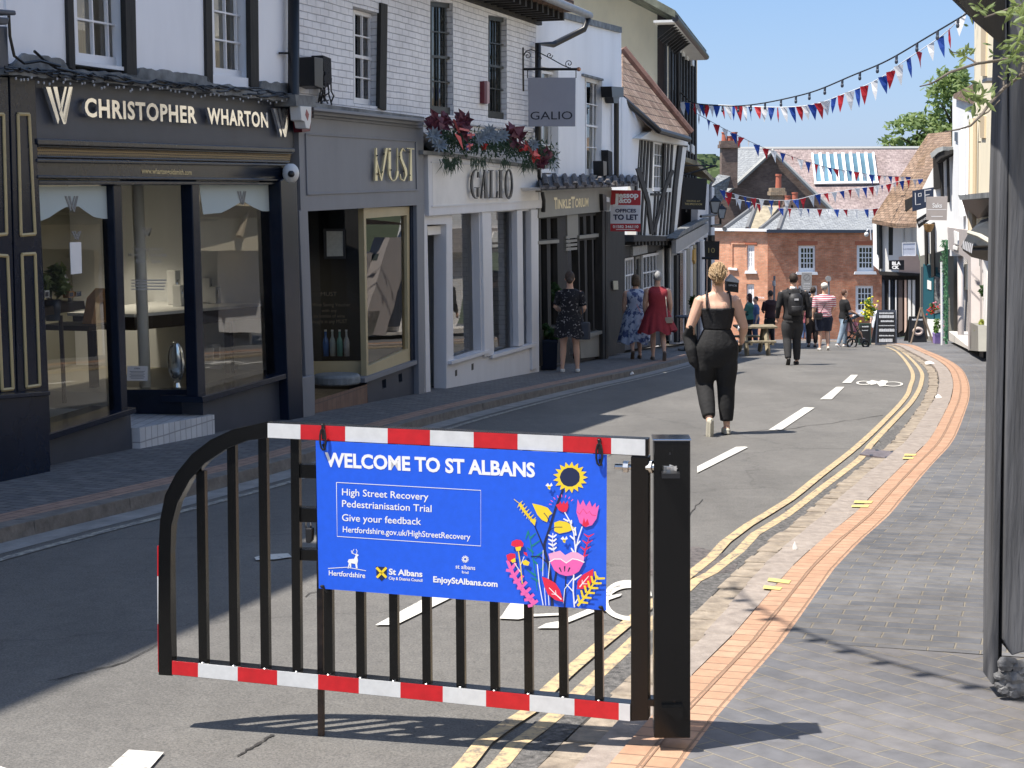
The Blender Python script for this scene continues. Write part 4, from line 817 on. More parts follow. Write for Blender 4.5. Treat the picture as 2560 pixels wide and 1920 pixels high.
M_dgrn = mat('dark_green_black_paint', (.03, .033, .028), .5, .3, 20)
window(P1, [(1077, 4), (1131, 9), (1133, 287), (1076, 281)], k2, cols=3, rows=4, mf=M_dgrn, fr=.06, d=-.05, curt=[(0, .5, 0, 1)]); window(P1, [(1222, 39), (1266, 46), (1266, 298), (1221, 292)], k2, cols=3, rows=4, mf=M_dgrn, fr=.06, d=-.05)
b = MB(); b.pp(P1, [(1060, 292), (1341, 320), (1341, 332), (1060, 300)], -.02, .06); b.pp(P1, [(1060, 302), (1341, 334), (1341, 345), (1060, 312)], -.02, .03); b.build('string_course', M_wbrick, k2)
# eaves brackets, soffit, gutter
b = MB(); aS = P1.L(1130, 0)[0] - 6; b.pbox(P1, aS, aE + .1, zE - .16, zE + .02, .003, .07); b.build('eaves_board', M_timb, k2)
b = MB(); a_ = aS
while a_ < aE: b.pbox(P1, a_, a_ + .09, zE - .12, zE + .0, .072, .5); a_ += .3
b.build('eaves_bracket', M_timb, k2)
b = MB(); b.tube([P1.W(aS, zE + .08, .66), P1.W(aE + .9, zE + .05, .66)], .06, 10); b.build('gutter', mat('grey_gutter', (.3, .31, .32), .5, .2, 10), k2, smooth=True)
b = MB(); pa = aE + .35; b.tube([P1.W(pa + .45, zE, .66), P1.W(pa + .4, zE - .18, .6), P1.W(pa - .05, zE - .45, .2), P1.P(1345, 110, .12), P1.P(1345, 440, .12), P1.P(1357, 500, .12), P1.P(1356, 530, .12)], .05, 10); b.build('drainpipe', M_black, k2, smooth=True)
b = MB(); b.tube([P1.P(734, -60, .1), P1.P(734, 235, .1), P1.P(738, 262, .16)], .06, 10); b.pp(P1, [(703, 130), (728, 130), (728, 135), (703, 135)], .02, .05); b.build('drainpipe', M_black, k2, smooth=True)
# wine shop
b = MB(); b.pp(P1, [(745, 272), (1058, 310), (1060, 512), (752, 529)], -.05, .1); b.build('fascia', M_grey, k2)
for px, d in (([(785, 268), (1061, 297), (1061, 305), (785, 276)], .28), ([(785, 277), (1060, 306), (1059, 314), (785, 286)], .2), ([(785, 287), (1058, 315), (1058, 322), (785, 294)], .13)):
    b = MB(); b.pp(P1, px, -.05, d); b.build('cornice', M_grey, k2, bevel=.006)
b = MB(); b.pp(P1, [(738, 236), (789, 240), (789, 268), (741, 265)], -.05, .3); b.pp(P1, [(728, 250), (1061, 292), (1061, 298), (728, 262)], -.05, .22); b.build('lead_ledge', M_lead, k2)
for px in ([(766, 333), (1043, 351), (1043, 355), (766, 337)], [(769, 483), (1046, 473), (1046, 477), (769, 488)], [(765, 333), (769, 333), (773, 488), (769, 488)], [(1040, 352), (1044, 352), (1047, 476), (1043, 476)]):
    b = MB(); b.pp(P1, px, .1, .115); b.build('panel_moulding', M_grey, k2, bevel=.004)
M_gl = mat('gilt_letters', (.75, .65, .38), .3, metal=.5)
LW = MB()
def tall(mb, pl, d, th, strokes, x0, x1, y0, y1, wd):
    'tall drawn capitals: strokes are lists of (x,y,weight) in a unit box'
    for st in strokes:
        for (a, c_) in zip(st, st[1:]):
            ax, ay = x0 + a[0] * (x1 - x0), y0 + a[1] * (y1 - y0); bx, by = x0 + c_[0] * (x1 - x0), y0 + c_[1] * (y1 - y0)
            wa, wb = a[2] * wd, c_[2] * wd
            if abs(bx - ax) > abs(by - ay): P = [(ax, ay - wa), (bx, by - wb), (bx, by + wb), (ax, ay + wa)]
            else: P = [(ax - wa, ay), (ax + wa, ay), (bx + wb, by), (bx - wb, by)]
            mb.pp(pl, P, d - th, d)
arc = lambda cx_, cy_, rx, ry, a0, a1, w0, w1, n=10: [(cx_ + rx * cos(R(a0 + (a1 - a0) * k / n)), cy_ + ry * sin(R(a0 + (a1 - a0) * k / n)), w0 + (w1 - w0) * (.5 - .5 * cos(2 * pi * k / n))) for k in range(n + 1)]
for st, x0, x1 in (([[(.1, 0, .5), (.1, 1, 1.2)], [(.1, .3, .3), (.5, 1, .4)], [(.5, 1, .6), (.92, .0, 1)]], 941, 970), ([[(.1, 0, 1.1), (.1, .7, 1.2)], arc(.5, .7, .4, .3, 180, 0, 1, .4), [(.9, .7, .3), (.9, 0, .3)]], 972, 997),
                   ([[(.75, .1, .3), (.4, 0, .5), (.15, .15, .8), (.2, .32, 1), (.8, .65, 1.2), (.9, .82, .9), (.6, 1, .5), (.15, .95, .3), (.05, .8, .3)]], 1000, 1018), ([[(0, .01, .5), (1, .03, .5)], [(.55, .0, .5), (.55, 1, 1.1)]], 1018, 1036)):
    tall(LW, P1, .15, .02, st, x0 - (3 if x0 < 950 else 0), x1, 370, 452, 2.7)
LW.build('shop_name', M_gl, k2)
LD = MB()
for u, v in ((943, 389), (945, 435), (960, 385), (956, 430), (976, 377), (978, 425), (999, 392), (1009, 428), (1023, 380), (1025, 438)): LD.tube([P1.P(u, v, .1), P1.P(u, v, .165)], .009, 6)
LD.build('letter_pin', M_black, k2)
b = MB(); b.pp(P1, [(748, 526), (770, 527), (786, 944), (765, 950)], -.1, .1); b.pp(P1, [(754, 944), (787, 938), (788, 1075), (760, 1085)], -.1, .14); b.build('pilaster', M_grey, k2, bevel=.006)
b = MB(); b.pp(P1, [(1042, 512), (1061, 512), (1062, 1005), (1048, 1010)], -.1, .1); b.build('pilaster', M_grey, k2, bevel=.006)
b = MB(); b.pp(P1, [(1027, 513), (1043, 513), (1047, 905), (1029, 908)], -.1, .05); b.build('door_post', M_navy, k2)
M_gp = mat('pale_gold_paint', (.46, .38, .22), .4, .08, 3)
b = MB(); prismP(b, P1, [(909, 520), (1030, 516), (1031, 902), (917, 948)], -.04, .03, [[(915, 546), (1017, 538), (1020, 872), (921, 915)]]); b.build('window_frame', M_gp, k2)
pane(P1, [(914, 544), (1018, 537), (1021, 876), (920, 918)], -.01, k2)
b = MB(); b.pp(P1, [(912, 946), (1042, 900), (1043, 910), (913, 957)], -.2, .09); b.build('sill', M_grey, k2); b = MB(); prismP(b, P1, [(917, 953), (1043, 908), (1050, 1010), (922, 1040)], -.2, .03, [[(955, 951), (965, 947), (966, 969), (956, 973)], [(996, 936), (1005, 933), (1006, 954), (997, 957)]]); b.build('stall_riser', M_char, k2)
C3 = P1.P(910, 940, -.06); PM = Pl((C3.x, C3.y, 0), e1=(1, 0, 0), e2=(0, 0, 1), n=(0, -1, 0))
b = MB(); b.pp(PM, [(766, 905), (909, 903), (910, 943), (770, 943)], -.06, .01); b.build('gold_panel', M_gp, k2)
pane(PM, [(766, 527), (904, 520), (908, 905), (784, 906)], -.02, k2, mt=M_glF); b = MB(); b.pp(PM, [(898, 519), (911, 519), (916, 950), (906, 950)], -.04, .04); b.build('corner_post', M_black, k2)
b = MB(); b.pbox(P1, P1.L(745, 700)[0], P1.L(745, 700)[0] + .05, -3, .3, -3, -.1); b.pbox(P1, P1.L(745, 700)[0], P1.L(1060, 700)[0], -3, .3, -3.1, -3); b.pbox(P1, P1.L(1055, 700)[0], P1.L(1060, 700)[0], -3, .3, -3, -.1); b.pbox(P1, P1.L(745, 700)[0], P1.L(1060, 700)[0], -.08, .3, -3, -.06); b.build('interior_wall', M_int, k2)
b = MB(); b.prism([P1.P(786, 1000, .04), P1.P(918, 960, .04), P1.P(918, 960, -2), P1.P(786, 1000, -2)], (0, 0, -.5)); b.build('step', brickmat('brown_step_tiles', (.17, .1, .075), (.2, .125, .09), (.1, .08, .07), .12, .3, .005, .7, .5, .2, 6, off=0), k2)
b = MB(); b.pp(PM, [(816, 578), (857, 578), (858, 640), (817, 641)], .005, .012); b.build('certificate', mat('paper', (.42, .43, .38), .8, .12, 30), k2)
b = MB(); prismP(b, PM, [(808, 572), (863, 572), (864, 647), (810, 647)], .0, .02, [[(816, 578), (857, 578), (858, 640), (817, 641)]]); b.build('picture_frame', M_black, k2)
b = MB()
for s_, tl, tr, bl in (('MUST', (802, 729), (842, 729), (802, 740)), ('Wine Saving Voucher', (780, 756), (876, 756), (780, 766)), ('with any', (804, 772), (842, 772), (804, 780)), ('six bottles of wine', (784, 785), (862, 785), (784, 794)), ('bought in any MUST', (778, 798), (868, 798), (778, 808))): ptext(b, PM, s_, tl, tr, bl, .0, bold=.0)
b.build('lettering', mat('dull_gold_vinyl', (.16, .13, .09), .6), k2, uv=False)
bottles = [('blue labelled bottle', 815, (.1, .2, .5)), ('clear bottle with a white neck', 832, (.5, .55, .55)), ('green tinted bottle', 850, (.2, .4, .35)), ('pale frosted bottle', 867, (.55, .55, .55))]
for nm, u, c_ in bottles:
    q = PM.P(u, 890, -.3); t_ = thing('bottle', nm + ' standing in the dark wine shop window', 'bottle', q, 'bottles in the wine shop window')
    b = MB(); b.loft([[q + V((r_ * cos(2 * pi * k / 10), r_ * sin(2 * pi * k / 10), z)) for k in range(10)] for r_, z in ((.035, 0), (.036, .16), (.03, .2), (.014, .24), (.013, .3))]); b.build('glass', mat('bottle_' + nm.split()[0], c_, .2), t_, smooth=True)
    b = MB(); b.tube([q + V((0, 0, .3)), q + V((0, 0, .32))], .015, 8); b.build('cap', M_white, t_)
b = MB(); q = PM.P(842, 960, .35); b.loft([[q + V((r_ * cos(2 * pi * k / 24), r_ * .8 * sin(2 * pi * k / 24), z)) for k in range(24)] for r_, z in ((.26, 0), (.28, .02), (.28, .09), (.25, .12))]); ms = b.build('round_stone', mat('grey_step_stone', (.2, .22, .23), .7, .2, 12, .3), None, smooth=False, bevel=.01); tag(ms, 'round grey stone slab lying on the brown doorstep of the wine shop', 'stone')
# dress shop
b = MB(); b.pp(P1, [(1070, 384), (1355, 424), (1357, 520), (1073, 540)], -.0, .12); b.build('fascia_box', M_lgrey, k2, bevel=.006)
b = MB(); b.pp(P1, [(1081, 402), (1349, 430), (1350, 500), (1083, 518)], .12, .123); b.build('fascia_panel', M_ply, k2)
for px in ([(1079, 404), (1350, 419), (1350, 422), (1079, 407)], [(1081, 514), (1351, 500), (1351, 503), (1081, 518)], [(1347, 424), (1351, 424), (1352, 502), (1348, 502)]):
    b = MB(); b.pp(P1, px, .12, .132); b.build('panel_moulding', M_lgrey, k2)
b = MB(); b.pp(P1, [(1058, 376), (1110, 380), (1355, 416), (1355, 424), (1110, 389), (1058, 386)], -.05, .16); b.build('lead_capping', M_lead, k2)
gl = MB(); GAL = [([arc(.62, .5, .5, .5, 285, 75, .5, 1.1, 14), [(.9, .28, 1.1), (.85, .08, .3)], [(.82, .62, .9), (.82, .95, .9)], [(.5, .62, .4), (1, .62, .4)]], 1178, 1200), ([[(.62, 0, .4), (.08, 1, .5)], [(.6, 0, .5), (.85, 1, 1.4)], [(.25, .72, .4), (.75, .72, .4)]], 1203, 1219), ([[(.3, .03, 1), (.3, .98, 1.2)], [(.05, .03, .5), (.5, .03, .5)], [(.1, .98, .5), (.9, .98, .5)], [(.9, .98, .6), (.98, .75, .5)]], 1222, 1246), ([[(.5, .03, 1.1), (.5, .98, 1.1)], [(.1, .03, .5), (.9, .03, .5)], [(.1, .98, .5), (.9, .98, .5)]], 1248, 1258), ([arc(.5, .5, .42, .5, -90, 270, .6, 1.0, 20)], 1264, 1283)]
for st, x0, x1 in GAL: tall(gl, P1, .19, .02, st, x0, x1, 424, 496, 2.1)
gl.build('shop_name', M_black, k2)
b = MB()
for u, v in ((1178, 440), (1178, 478), (1210, 440), (1206, 485), (1228, 430), (1228, 488), (1252, 440), (1252, 485), (1265, 445), (1280, 445), (1265, 478), (1280, 478)): b.tube([P1.P(u, v, .12), P1.P(u, v, .185)], .008, 6)
b.build('letter_pin', M_black, k2)
b = MB(); prismP(b, P1, [(1059, 536), (1346, 516), (1348, 950), (1130, 985), (1116, 985), (1116, 560), (1068, 562), (1077, 1000), (1066, 1000)], -.12, .06,
                 [[(1130, 536), (1197, 532), (1203, 876), (1134, 899)], [(1228, 531), (1291, 527), (1294, 869), (1235, 886)], [(1306, 528), (1326, 526), (1329, 859), (1310, 863)]]); b.build('shopfront', M_lgrey, k2)
for px in ([(1129, 536), (1199, 532), (1205, 876), (1133, 902)], [(1227, 531), (1292, 527), (1295, 869), (1234, 888)], [(1305, 528), (1327, 526), (1330, 859), (1309, 864)]): pane(P1, px, -.06, k2)
for px, d in (([(1206, 530), (1226, 529), (1233, 888), (1212, 893)], .1), ([(1293, 526), (1306, 525), (1310, 862), (1297, 866)], .1), ([(1328, 524), (1345, 523), (1346, 920), (1331, 925)], .1)):
    b = MB(); b.pp(P1, px, .0, d); b.build('pilaster', M_lgrey, k2, bevel=.008)
b = MB(); b.pp(P1, [(1130, 903), (1225, 874), (1225, 882), (1130, 911)], .0, .12); b.pp(P1, [(1232, 888), (1344, 856), (1344, 864), (1232, 896)], .0, .12); b.build('sill', M_lgrey, k2)
b = MB(); b.pp(P1, [(1068, 566), (1113, 563), (1116, 584), (1070, 588)], -.2, -.02); b.build('door_head', M_ply, k2)
b = MB(); prismP(b, P1, [(1068, 588), (1114, 585), (1117, 962), (1077, 970)], -.5, -.42, [[(1072, 600), (1108, 598), (1109, 868), (1076, 870)]]); b.build('door', M_black, k2); pane(P1, [(1070, 600), (1108, 598), (1110, 870), (1076, 872)], -.45, k2, 'door_glass', glassmat('door_glass', (.25, .3, .28), 1.6))
b = MB(); b.pbox(P1, P1.L(1063, 700)[0], P1.L(1345, 700)[0], -3.5, .1, -2.6, -2.5); b.pbox(P1, P1.L(1125, 700)[0], P1.L(1128, 700)[0], -3.5, .1, -2.5, -.1); b.pbox(P1, P1.L(1063, 700)[0], P1.L(1345, 700)[0], -.35, .1, -2.5, -.1); b.build('interior_wall', mat('pane_glare_interior', (.42, .42, .41), .8), k2)  # back wall grey lightened to stand in for bright reflections in the panes
for px in ([(1138, 926), (1143, 924), (1143, 939), (1138, 941)], [(1179, 910), (1184, 908), (1184, 924), (1179, 926)]): b = MB(); b.pp(P1, px, .058, .062); b.build('air_vent', M_black, k2)
# --- B3 : white house with the toy shop
P3 = Pl((.44, 25.3, 0), 14.4)
t3 = thing('white_parapet_house', 'smooth white house with lead parapet above an olive grey toy shop', 'building', P3.P(1450, 893))
z3 = P3.P(1553, 80).z
b = MB()
b.pp(P3, [(1340, 24), (1411, 42), (1553, 80), (1557, 452), (1340, 450)], -.24, 0, holes=[[(1352, 166), (1396, 174), (1396, 436), (1353, 436)], [(1462, 190), (1506, 202), (1503, 441), (1463, 441)]]); b.build('wall', M_render, t3)
b = MB(); b.pp(P3, [(1338, 10), (1411, 30), (1555, 68), (1555, 82), (1411, 46), (1338, 28)], -.3, .05); b.build('parapet_capping', M_lead, t3)
b = MB(); A = P3.L(1340, 200)[0]; Bq = P3.L(1557, 200)[0]; b.pbox(P3, A, Bq, -4.2, z3 - .1, -6, -5.8); b.pbox(P3, Bq - .2, Bq, -4.2, z3 - .1, -6, -.26); b.build('side_wall', M_render, t3)
b = MB(); b.prism([P3.W(A - .6, 2.3, -.8), P3.W(A - .6, 2.3 + 3.2, -4), P3.W(A - .6, 2.3, -7)], P3.e1 * (Bq - A - 1.2)); b.build('roof', M_tile, t3)
window(P3, [(1354, 176), (1395, 182), (1395, 432), (1355, 432)], t3, cols=2, rows=4, curt=[(0, .9, 0, 1)])
window(P3, [(1464, 192), (1505, 204), (1502, 438), (1465, 438)], t3, cols=2, rows=4, fr=.08, curt=[(.1, .9, .5, 1)])
b = MB(); b.pp(P3, [(1460, 184), (1509, 197), (1509, 202), (1460, 190)], 0, .05); b.pp(P3, [(1458, 437), (1508, 438), (1508, 447), (1458, 447)], 0, .08); b.build('window_trim', M_lead, t3)
b = MB(); b.pp(P3, [(1529, 216), (1559, 218), (1559, 243), (1531, 243)], -.0, .22); b.pp(P3, [(1533, 243), (1549, 243), (1546, 258), (1535, 258)], .02, .18); b.tube([P3.P(1541, 250, .1), P3.P(1541, 445, .1)], .055, 10); b.build('drainpipe', M_black, t3)
# tiled canopy over the shop
ct = P3.P(1362, 443, .0).z; M_ct = tilemat('canopy_tiles', (.12, .11, .11), (.17, .155, .15), (.03, .03, .03), .25, .14)
b = MB(); q = [P3.P(1345, 441, .0), P3.P(1594, 442, .0), P3.P(1594, 459, .45), P3.P(1352, 468, .45)]; b.prism(q, (0, 0, -.05)); b.build('canopy_roof', M_ct, t3)
b = MB()
for k in range(12):
    c0 = q[3].lerp(q[2], (k + .5) / 12); c1 = q[0].lerp(q[1], (k + .5) / 12); b.tube([c0 + V((0, 0, .01)), c1 + V((0, 0, .01))], .055, 6)
b.build('canopy_tile_ribs', M_ct, t3)
b = MB(); b.pp(P3, [(1352, 469), (1594, 460), (1594, 465), (1354, 476)], .0, .4); b.build('canopy_soffit', M_ply, t3)
M_olive = mat('olive_grey_paint', (.22, .215, .19), .5, .1, 2)
b = MB(); b.pp(P3, [(1350, 479), (1530, 470), (1524, 527), (1347, 545)], -.1, .12); b.build('fascia', M_olive, t3); b = MB(); b.pp(P3, [(1355, 474), (1528, 466), (1528, 471), (1355, 480)], .0, .22); b.build('cornice', M_olive, t3)
b = MB(); ptext(b, P3, 'T', (1385, 493), (1393, 493), (1386, 522), .125, bold=.03, cap=.73); b.build('shop_name_initial', M_gl, t3, uv=False); b = MB(); ptext(b, P3, 'INKLE', (1394, 498), (1427, 497), (1394, 521), .125, bold=.03); ptext(b, P3, 'T', (1428, 491), (1437, 491), (1428, 519), .125, bold=.03); ptext(b, P3, 'ORIUM', (1438, 496), (1471, 494), (1438, 518), .125, bold=.03); b.build('shop_name', M_gl, t3, uv=False)
b = MB(); hol = [[(1352, 547), (1367, 546), (1368, 598), (1353, 599)], [(1376, 546), (1393, 545), (1394, 596), (1377, 597)], [(1449, 542), (1458, 541), (1459, 588), (1450, 589)], [(1465, 540), (1476, 539), (1477, 585), (1466, 586)], [(1483, 539), (1495, 538), (1496, 582), (1484, 583)], [(1352, 612), (1367, 611), (1370, 820), (1355, 826)], [(1376, 610), (1393, 609), (1396, 812), (1378, 818)], [(1449, 602), (1461, 601), (1464, 832), (1452, 836)], [(1467, 600), (1480, 599), (1483, 826), (1470, 830)], [(1484, 599), (1496, 598), (1498, 820), (1487, 824)]]
prismP(b, P3, [(1346, 544), (1512, 530), (1516, 893), (1450, 897), (1446, 640), (1442, 590), (1419, 592), (1425, 905), (1352, 915)], -.1, .03, hol); b.build('shopfront', M_timb, t3)
for px in hol: pane(P3, px, -.05, t3)
b = MB(); b.pp(P3, [(1418, 538), (1445, 536), (1446, 588), (1419, 590)], -.0, .05); b.build('door_panel', M_olive, t3)
b = MB()
for k in range(4): b.pp(P3, [(1416, 590 + k * 10), (1443, 588 + k * 10), (1443, 594 + k * 10), (1416, 597 + k * 10)], -.05, .06)
b.build('louvre', M_olive, t3)
b = MB(); b.pp(P3, [(1346, 603), (1398, 599), (1398, 607), (1346, 611)], .0, .08); b.pp(P3, [(1449, 589), (1500, 583), (1500, 592), (1449, 597)], .0, .08); b.build('transom', M_olive, t3)
b = MB(); b.pp(P3, [(1450, 842), (1506, 826), (1506, 834), (1450, 852)], .0, .14); b.pp(P3, [(1450, 852), (1504, 834), (1504, 890), (1452, 896)], .0, .08); b.build('stall_riser', M_olive, t3)
for u in (1506, 1514): b = MB(); b.pp(P3, [(u, 528), (u + 6, 528), (u + 7, 896), (u + 1, 897)], .0, .15); b.build('column', M_timb, t3)
b = MB(); b.pbox(P3, A, Bq, -4.5, -.2, -2.4, -2.3); b.pbox(P3, A, A + .03, -4.5, -.2, -2.3, -.2); b.build('interior_wall', M_int, t3)
b = MB(); b.pp(P3, [(1517, 528), (1562, 528), (1562, 880), (1517, 890)], -.1, -.02); b.build('side_door', M_timb, t3); b = MB(); b.pp(P3, [(1533, 702), (1545, 702), (1546, 724), (1534, 724)], -.01, .03); b.build('door_entry_panel', M_steel, t3)
# --- B4 : crooked timber framed house
P4 = Pl((2.0, 31.4, 0), 15.5)
t4 = thing('timber_framed_house', 'crooked black and white timber framed house with a steep clay tiled roof', 'building', P4.P(1610, 860))
M_plas = mat('cream_white_plaster', (.76, .75, .7), .85, .06, 2)
wt = [(1600, 338), (1718, 360), (1704, 470), (1690, 596), (1590, 588), (1592, 450)]
b = MB(); b.pp(P4, wt, -.2, 0, holes=[[(1635, 350), (1661, 356), (1655, 480), (1632, 480)]]); b.build('wall', M_plas, t4)
b = MB(); b.pp(P4, [(1556, 240), (1620, 292), (1646, 322), (1601, 345), (1595, 452), (1556, 452)], -.2, .02); b.build('gable_return', M_render, t4)
def timb(px, w0, w1=None, d=.025, par=None):
    b = MB(); n_ = len(px); L_ = []; R_ = []; w1 = w1 or w0
    for i, p in enumerate(px):
        a = px[max(i - 1, 0)]; c_ = px[min(i + 1, n_ - 1)]; dx, dy = c_[0] - a[0], c_[1] - a[1]; l = math.hypot(dx, dy); w_ = (w0 + (w1 - w0) * i / (n_ - 1)) / 2
        L_.append((p[0] - dy / l * w_, p[1] + dx / l * w_)); R_.append((p[0] + dy / l * w_, p[1] - dx / l * w_))
    b.pp(P4, L_ + R_[::-1], -.02, d); b.build('timber', M_timb, par or t4)
def c4(*p): return [(1500 + x / 4.367, 380 + y / 4.367) for x, y in p]
timb([(1601, 338), (1594, 450), (1591, 500)], 3, 4); 
for (xt, xb, w_) in ((1607, 1601, 3.6), (1615, 1608, 4), (1623, 1616, 4.2), (1631, 1627, 5), (1664, 1660, 5.5), (1673, 1668, 4.2), (1682, 1676, 4.6)): timb([(xt, 346 if xt < 1660 else 356), (xb, 470)], w_)
for (xt, xb) in ((1600, 1598), (1609, 1604), (1619, 1612), (1640, 1634), (1648, 1640), (1662, 1651), (1668, 1660), (1676, 1668)): timb([(xt, 480), (xb, 588)], 3.6)
timb([(1596, 420), (1607, 455), (1622, 505), (1631, 585)], 12, 7, .04); timb([(1683, 425), (1664, 470), (1652, 520), (1636, 580)], 9, 6, .04)
timb([(1628, 486), (1662, 486)], 6); timb([(1703, 358), (1690, 470), (1680, 596)], 10, 8, .05); timb([(1592, 343), (1720, 366)], 3, 3, .04)
window(P4, [(1636, 352), (1660, 358), (1654, 478), (1633, 478)], t4, cols=3, rows=4, d=-.04, fr=.06, curt=[(0, 1, 0, 1)])
b = MB(); b.pp(P4, [(1586, 587), (1692, 592), (1692, 602), (1584, 604)], -.2, .1); b.build('jetty_beam', M_timb, t4)
b = MB()
for k in range(11): u = 1588 + k * 8.6; b.pp(P4, [(u, 600), (u + 4, 600), (u + 4, 613), (u, 613)], -.3, .06)
b.build('joist_end', M_timb, t4)
b = MB(); b.pp(P4, [(1561, 616), (1686, 602), (1692, 616), (1562, 644)], -.4, -.1); b.build('bressummer', M_timb, t4)
b = MB(); b.pp(P4, [(1583, 617), (1618, 612), (1619, 632), (1583, 640)], -.1, -.04); b.build('name_plaque', mat('worn_plaque', (.3, .29, .26), .7, .4, 25), t4)
b = MB(); b.pp(P4, [(1560, 640), (1700, 612), (1704, 852), (1562, 880)], -.5, -.25); b.build('ground_floor_wall', M_timb, t4)
window(P4, [(1563, 646), (1584, 642), (1585, 806), (1564, 812)], t4, cols=3, rows=4, d=-.2, fr=.05, bars=.03, meet=False); window(P4, [(1607, 638), (1650, 630), (1652, 800), (1609, 808)], t4, cols=5, rows=4, d=-.2, fr=.06, bars=.035, meet=False); window(P4, [(1589, 642), (1600, 640), (1601, 800), (1590, 804)], t4, cols=1, rows=2, d=-.2, fr=.05, mf=M_olive)
b = MB(); b.pp(P4, [(1560, 806), (1652, 800), (1654, 860), (1562, 876)], -.3, -.12); b.build('stall_riser', M_char, t4)
for u, w_, mt_ in ((1656, 4, M_plas), (1664, 6, M_timb), (1674, 5, M_plas), (1682, 4, M_timb), (1688, 4, M_plas)):
    b = MB(); b.pp(P4, [(u, 612), (u + w_, 611), (u + w_ + 2, 850), (u + 2, 852)], -.25, -.1); b.build('doorway_post', mt_, t4)
PR4 = Pl(P4.P(1640, 315, .35), e1=P4.e1, e2=(-P4.n * cos(R(52)) + V((0, 0, sin(R(52))))), n=(P4.n * sin(R(52)) + V((0, 0, cos(R(52))))))
b = MB(); rp4 = [(1556, 118), (1724, 330), (1722, 344), (1646, 320), (1617, 294), (1556, 240)]; b.pp(PR4, rp4, -.12, 0); b.build('roof', tilemat('wavy_old_tiles', (.26, .16, .11), (.4, .28, .2), (.02, .014, .01), .3, .24, big=(.7, .66, .6)), t4)
b = MB(); b.tube([PR4.P(1556, 122, .06), PR4.P(1640, 226, .06), PR4.P(1726, 332, .05)], .11, 8); b.build('verge_tiles', mat('ridge_tile', (.22, .12, .09), .85, .3, 6, .5), t4)
b = MB(); b.tube([PR4.P(1556, 246, .0) , PR4.P(1617, 300, .0), PR4.P(1646, 326, .02), PR4.P(1722, 348, .02)], .07, 8); b.build('gutter', M_black, t4)
b = MB(); b.pp(P4, [(1630, 326), (1722, 350), (1718, 364), (1601, 346)], -.1, .2); b.build('eaves_board', M_plas, t4)
b = MB(); a1_, a2_ = P4.L(1557, 500)[0], P4.L(1700, 500)[0]; b.pbox(P4, a1_, a2_, -6, .1, -6, -5.8); b.pbox(P4, a2_ - .2, a2_, -6, .2, -5.8, -.5); b.build('rear_wall', M_render, t4)
# --- B5 : tall ochre gable with dark timber front
M_ochre = mat('ochre_render', (.82, .7, .5), .9, .12, .9, .5, streak=2)
Y5 = 42.0; c5 = at(1662, 300, Y5); P5g = Pl((c5.x, c5.y, 0), e1=(cos(R(30)), -sin(R(30)), 0), e2=(0, 0, 1), n=(-sin(R(30)), -cos(R(30)), 0)); P5 = Pl((c5.x, c5.y, 0), 12)
t5 = thing('tall_gabled_house', 'tall house with a blank ochre rendered gable and a dark brown timbered front', 'building', at(1662, 700, Y5))
b = MB(); b.pp(P5g, [(1200, -420), (1614, -2), (1663, 27), (1664, 900), (1200, 900)], -.2, 0); b.build('gable_wall', M_ochre, t5)
b = MB(); b.pp(P5, [(1662, 30), (1742, 146), (1744, 860), (1662, 900)], -.2, 0); b.build('front_wall', mat('dark_brown_weatherboard', (.05, .035, .03), .8, .35, 3, .4, streak=5), t5)
for k in range(11):
    u = 1666 + k * 7.3; v0 = 36 + (u - 1662) * 1.42; b = MB(); b.pp(P5, [(u, v0), (u + 2.6, v0 + 4), (u + 2.6, 470), (u, 470)], .0, .06); b.build('timber', M_timb, t5)
M_dbl = mat('dark_blue_glass', (.01, .014, .022), .25)
for u0, u1 in ((1670, 1676), (1679, 1686)): b = MB(); b.pp(P5, [(u0, 95), (u1, 105), (u1, 225), (u0, 225)], .0, .03); b.build('window', M_dbl, t5)
for u0, u1, v0, v1 in ((1667, 1673, 68, 92), (1679, 1687, 82, 108), (1700, 1704, 112, 128), (1707, 1713, 118, 138), (1718, 1723, 128, 148), (1731, 1736, 142, 162), (1719, 1724, 358, 375), (1731, 1737, 360, 382)): b = MB(); b.pp(P5, [(u0, v0), (u1, v0 + 6), (u1, v1 + 4), (u0, v1)], .0, .09); b.build('white_infill', M_plas, t5)
b = MB(); zA = P5.P(1688, 44, .5); zB = P5.P(1766, 141, .55); e5 = zB - zA
b.prism([zA, zA + V((0, 0, .18)), zA - P5.n * 4 + V((0, 0, 2.45)), zA - P5.n * 4 + V((0, 0, 2.2))], e5.normalized() * (e5.length)); b.build('roof', mat('mossy_tiles', (.1, .1, .07), .95, .5, 3, 1, col2=(.26, .27, .2)), t5)
b = MB(); b.tube([zA + V((0, 0, -.02)), zB + V((0, 0, -.02))], .09, 8); q = zA.lerp(zB, .45); b.tube([q, P5.P(1700, 105, .1), P5.P(1695, 120, .1), P5.P(1697, 350, .1)], .06, 8); b.build('gutter', M_black, t5)
b = MB(); b.prism([zA - P5.n * .02 + V((0, 0, -.05)), zA - P5.n * .55 + V((0, 0, -.05)), zB - P5.n * .55 + V((0, 0, -.05)), zB - P5.n * .02 + V((0, 0, -.05))], (0, 0, -.06)); b.build('soffit', M_plas, t5)
for k in range(9): b = MB(); q = zA.lerp(zB, .05 + k * .055); b.prism([q - P5.n * .05 + V((0, 0, -.12)), q - P5.n * .5 + V((0, 0, -.12)), q - P5.n * .5 + V((0, 0, -.45))], P5.e1 * .1); b.build('eaves_bracket', M_timb, t5)
b = MB(); q0 = P5.P(1742, 300, -.1); b.add([q0 + V((0, 0, -8)), q0 + V((0, 0, 2.4)), q0 - P5.n * 7 + V((0, 0, 2.4)), q0 - P5.n * 7 + V((0, 0, -8))], [(0, 1, 2, 3)]); b.build('end_wall', M_ochre, t5)
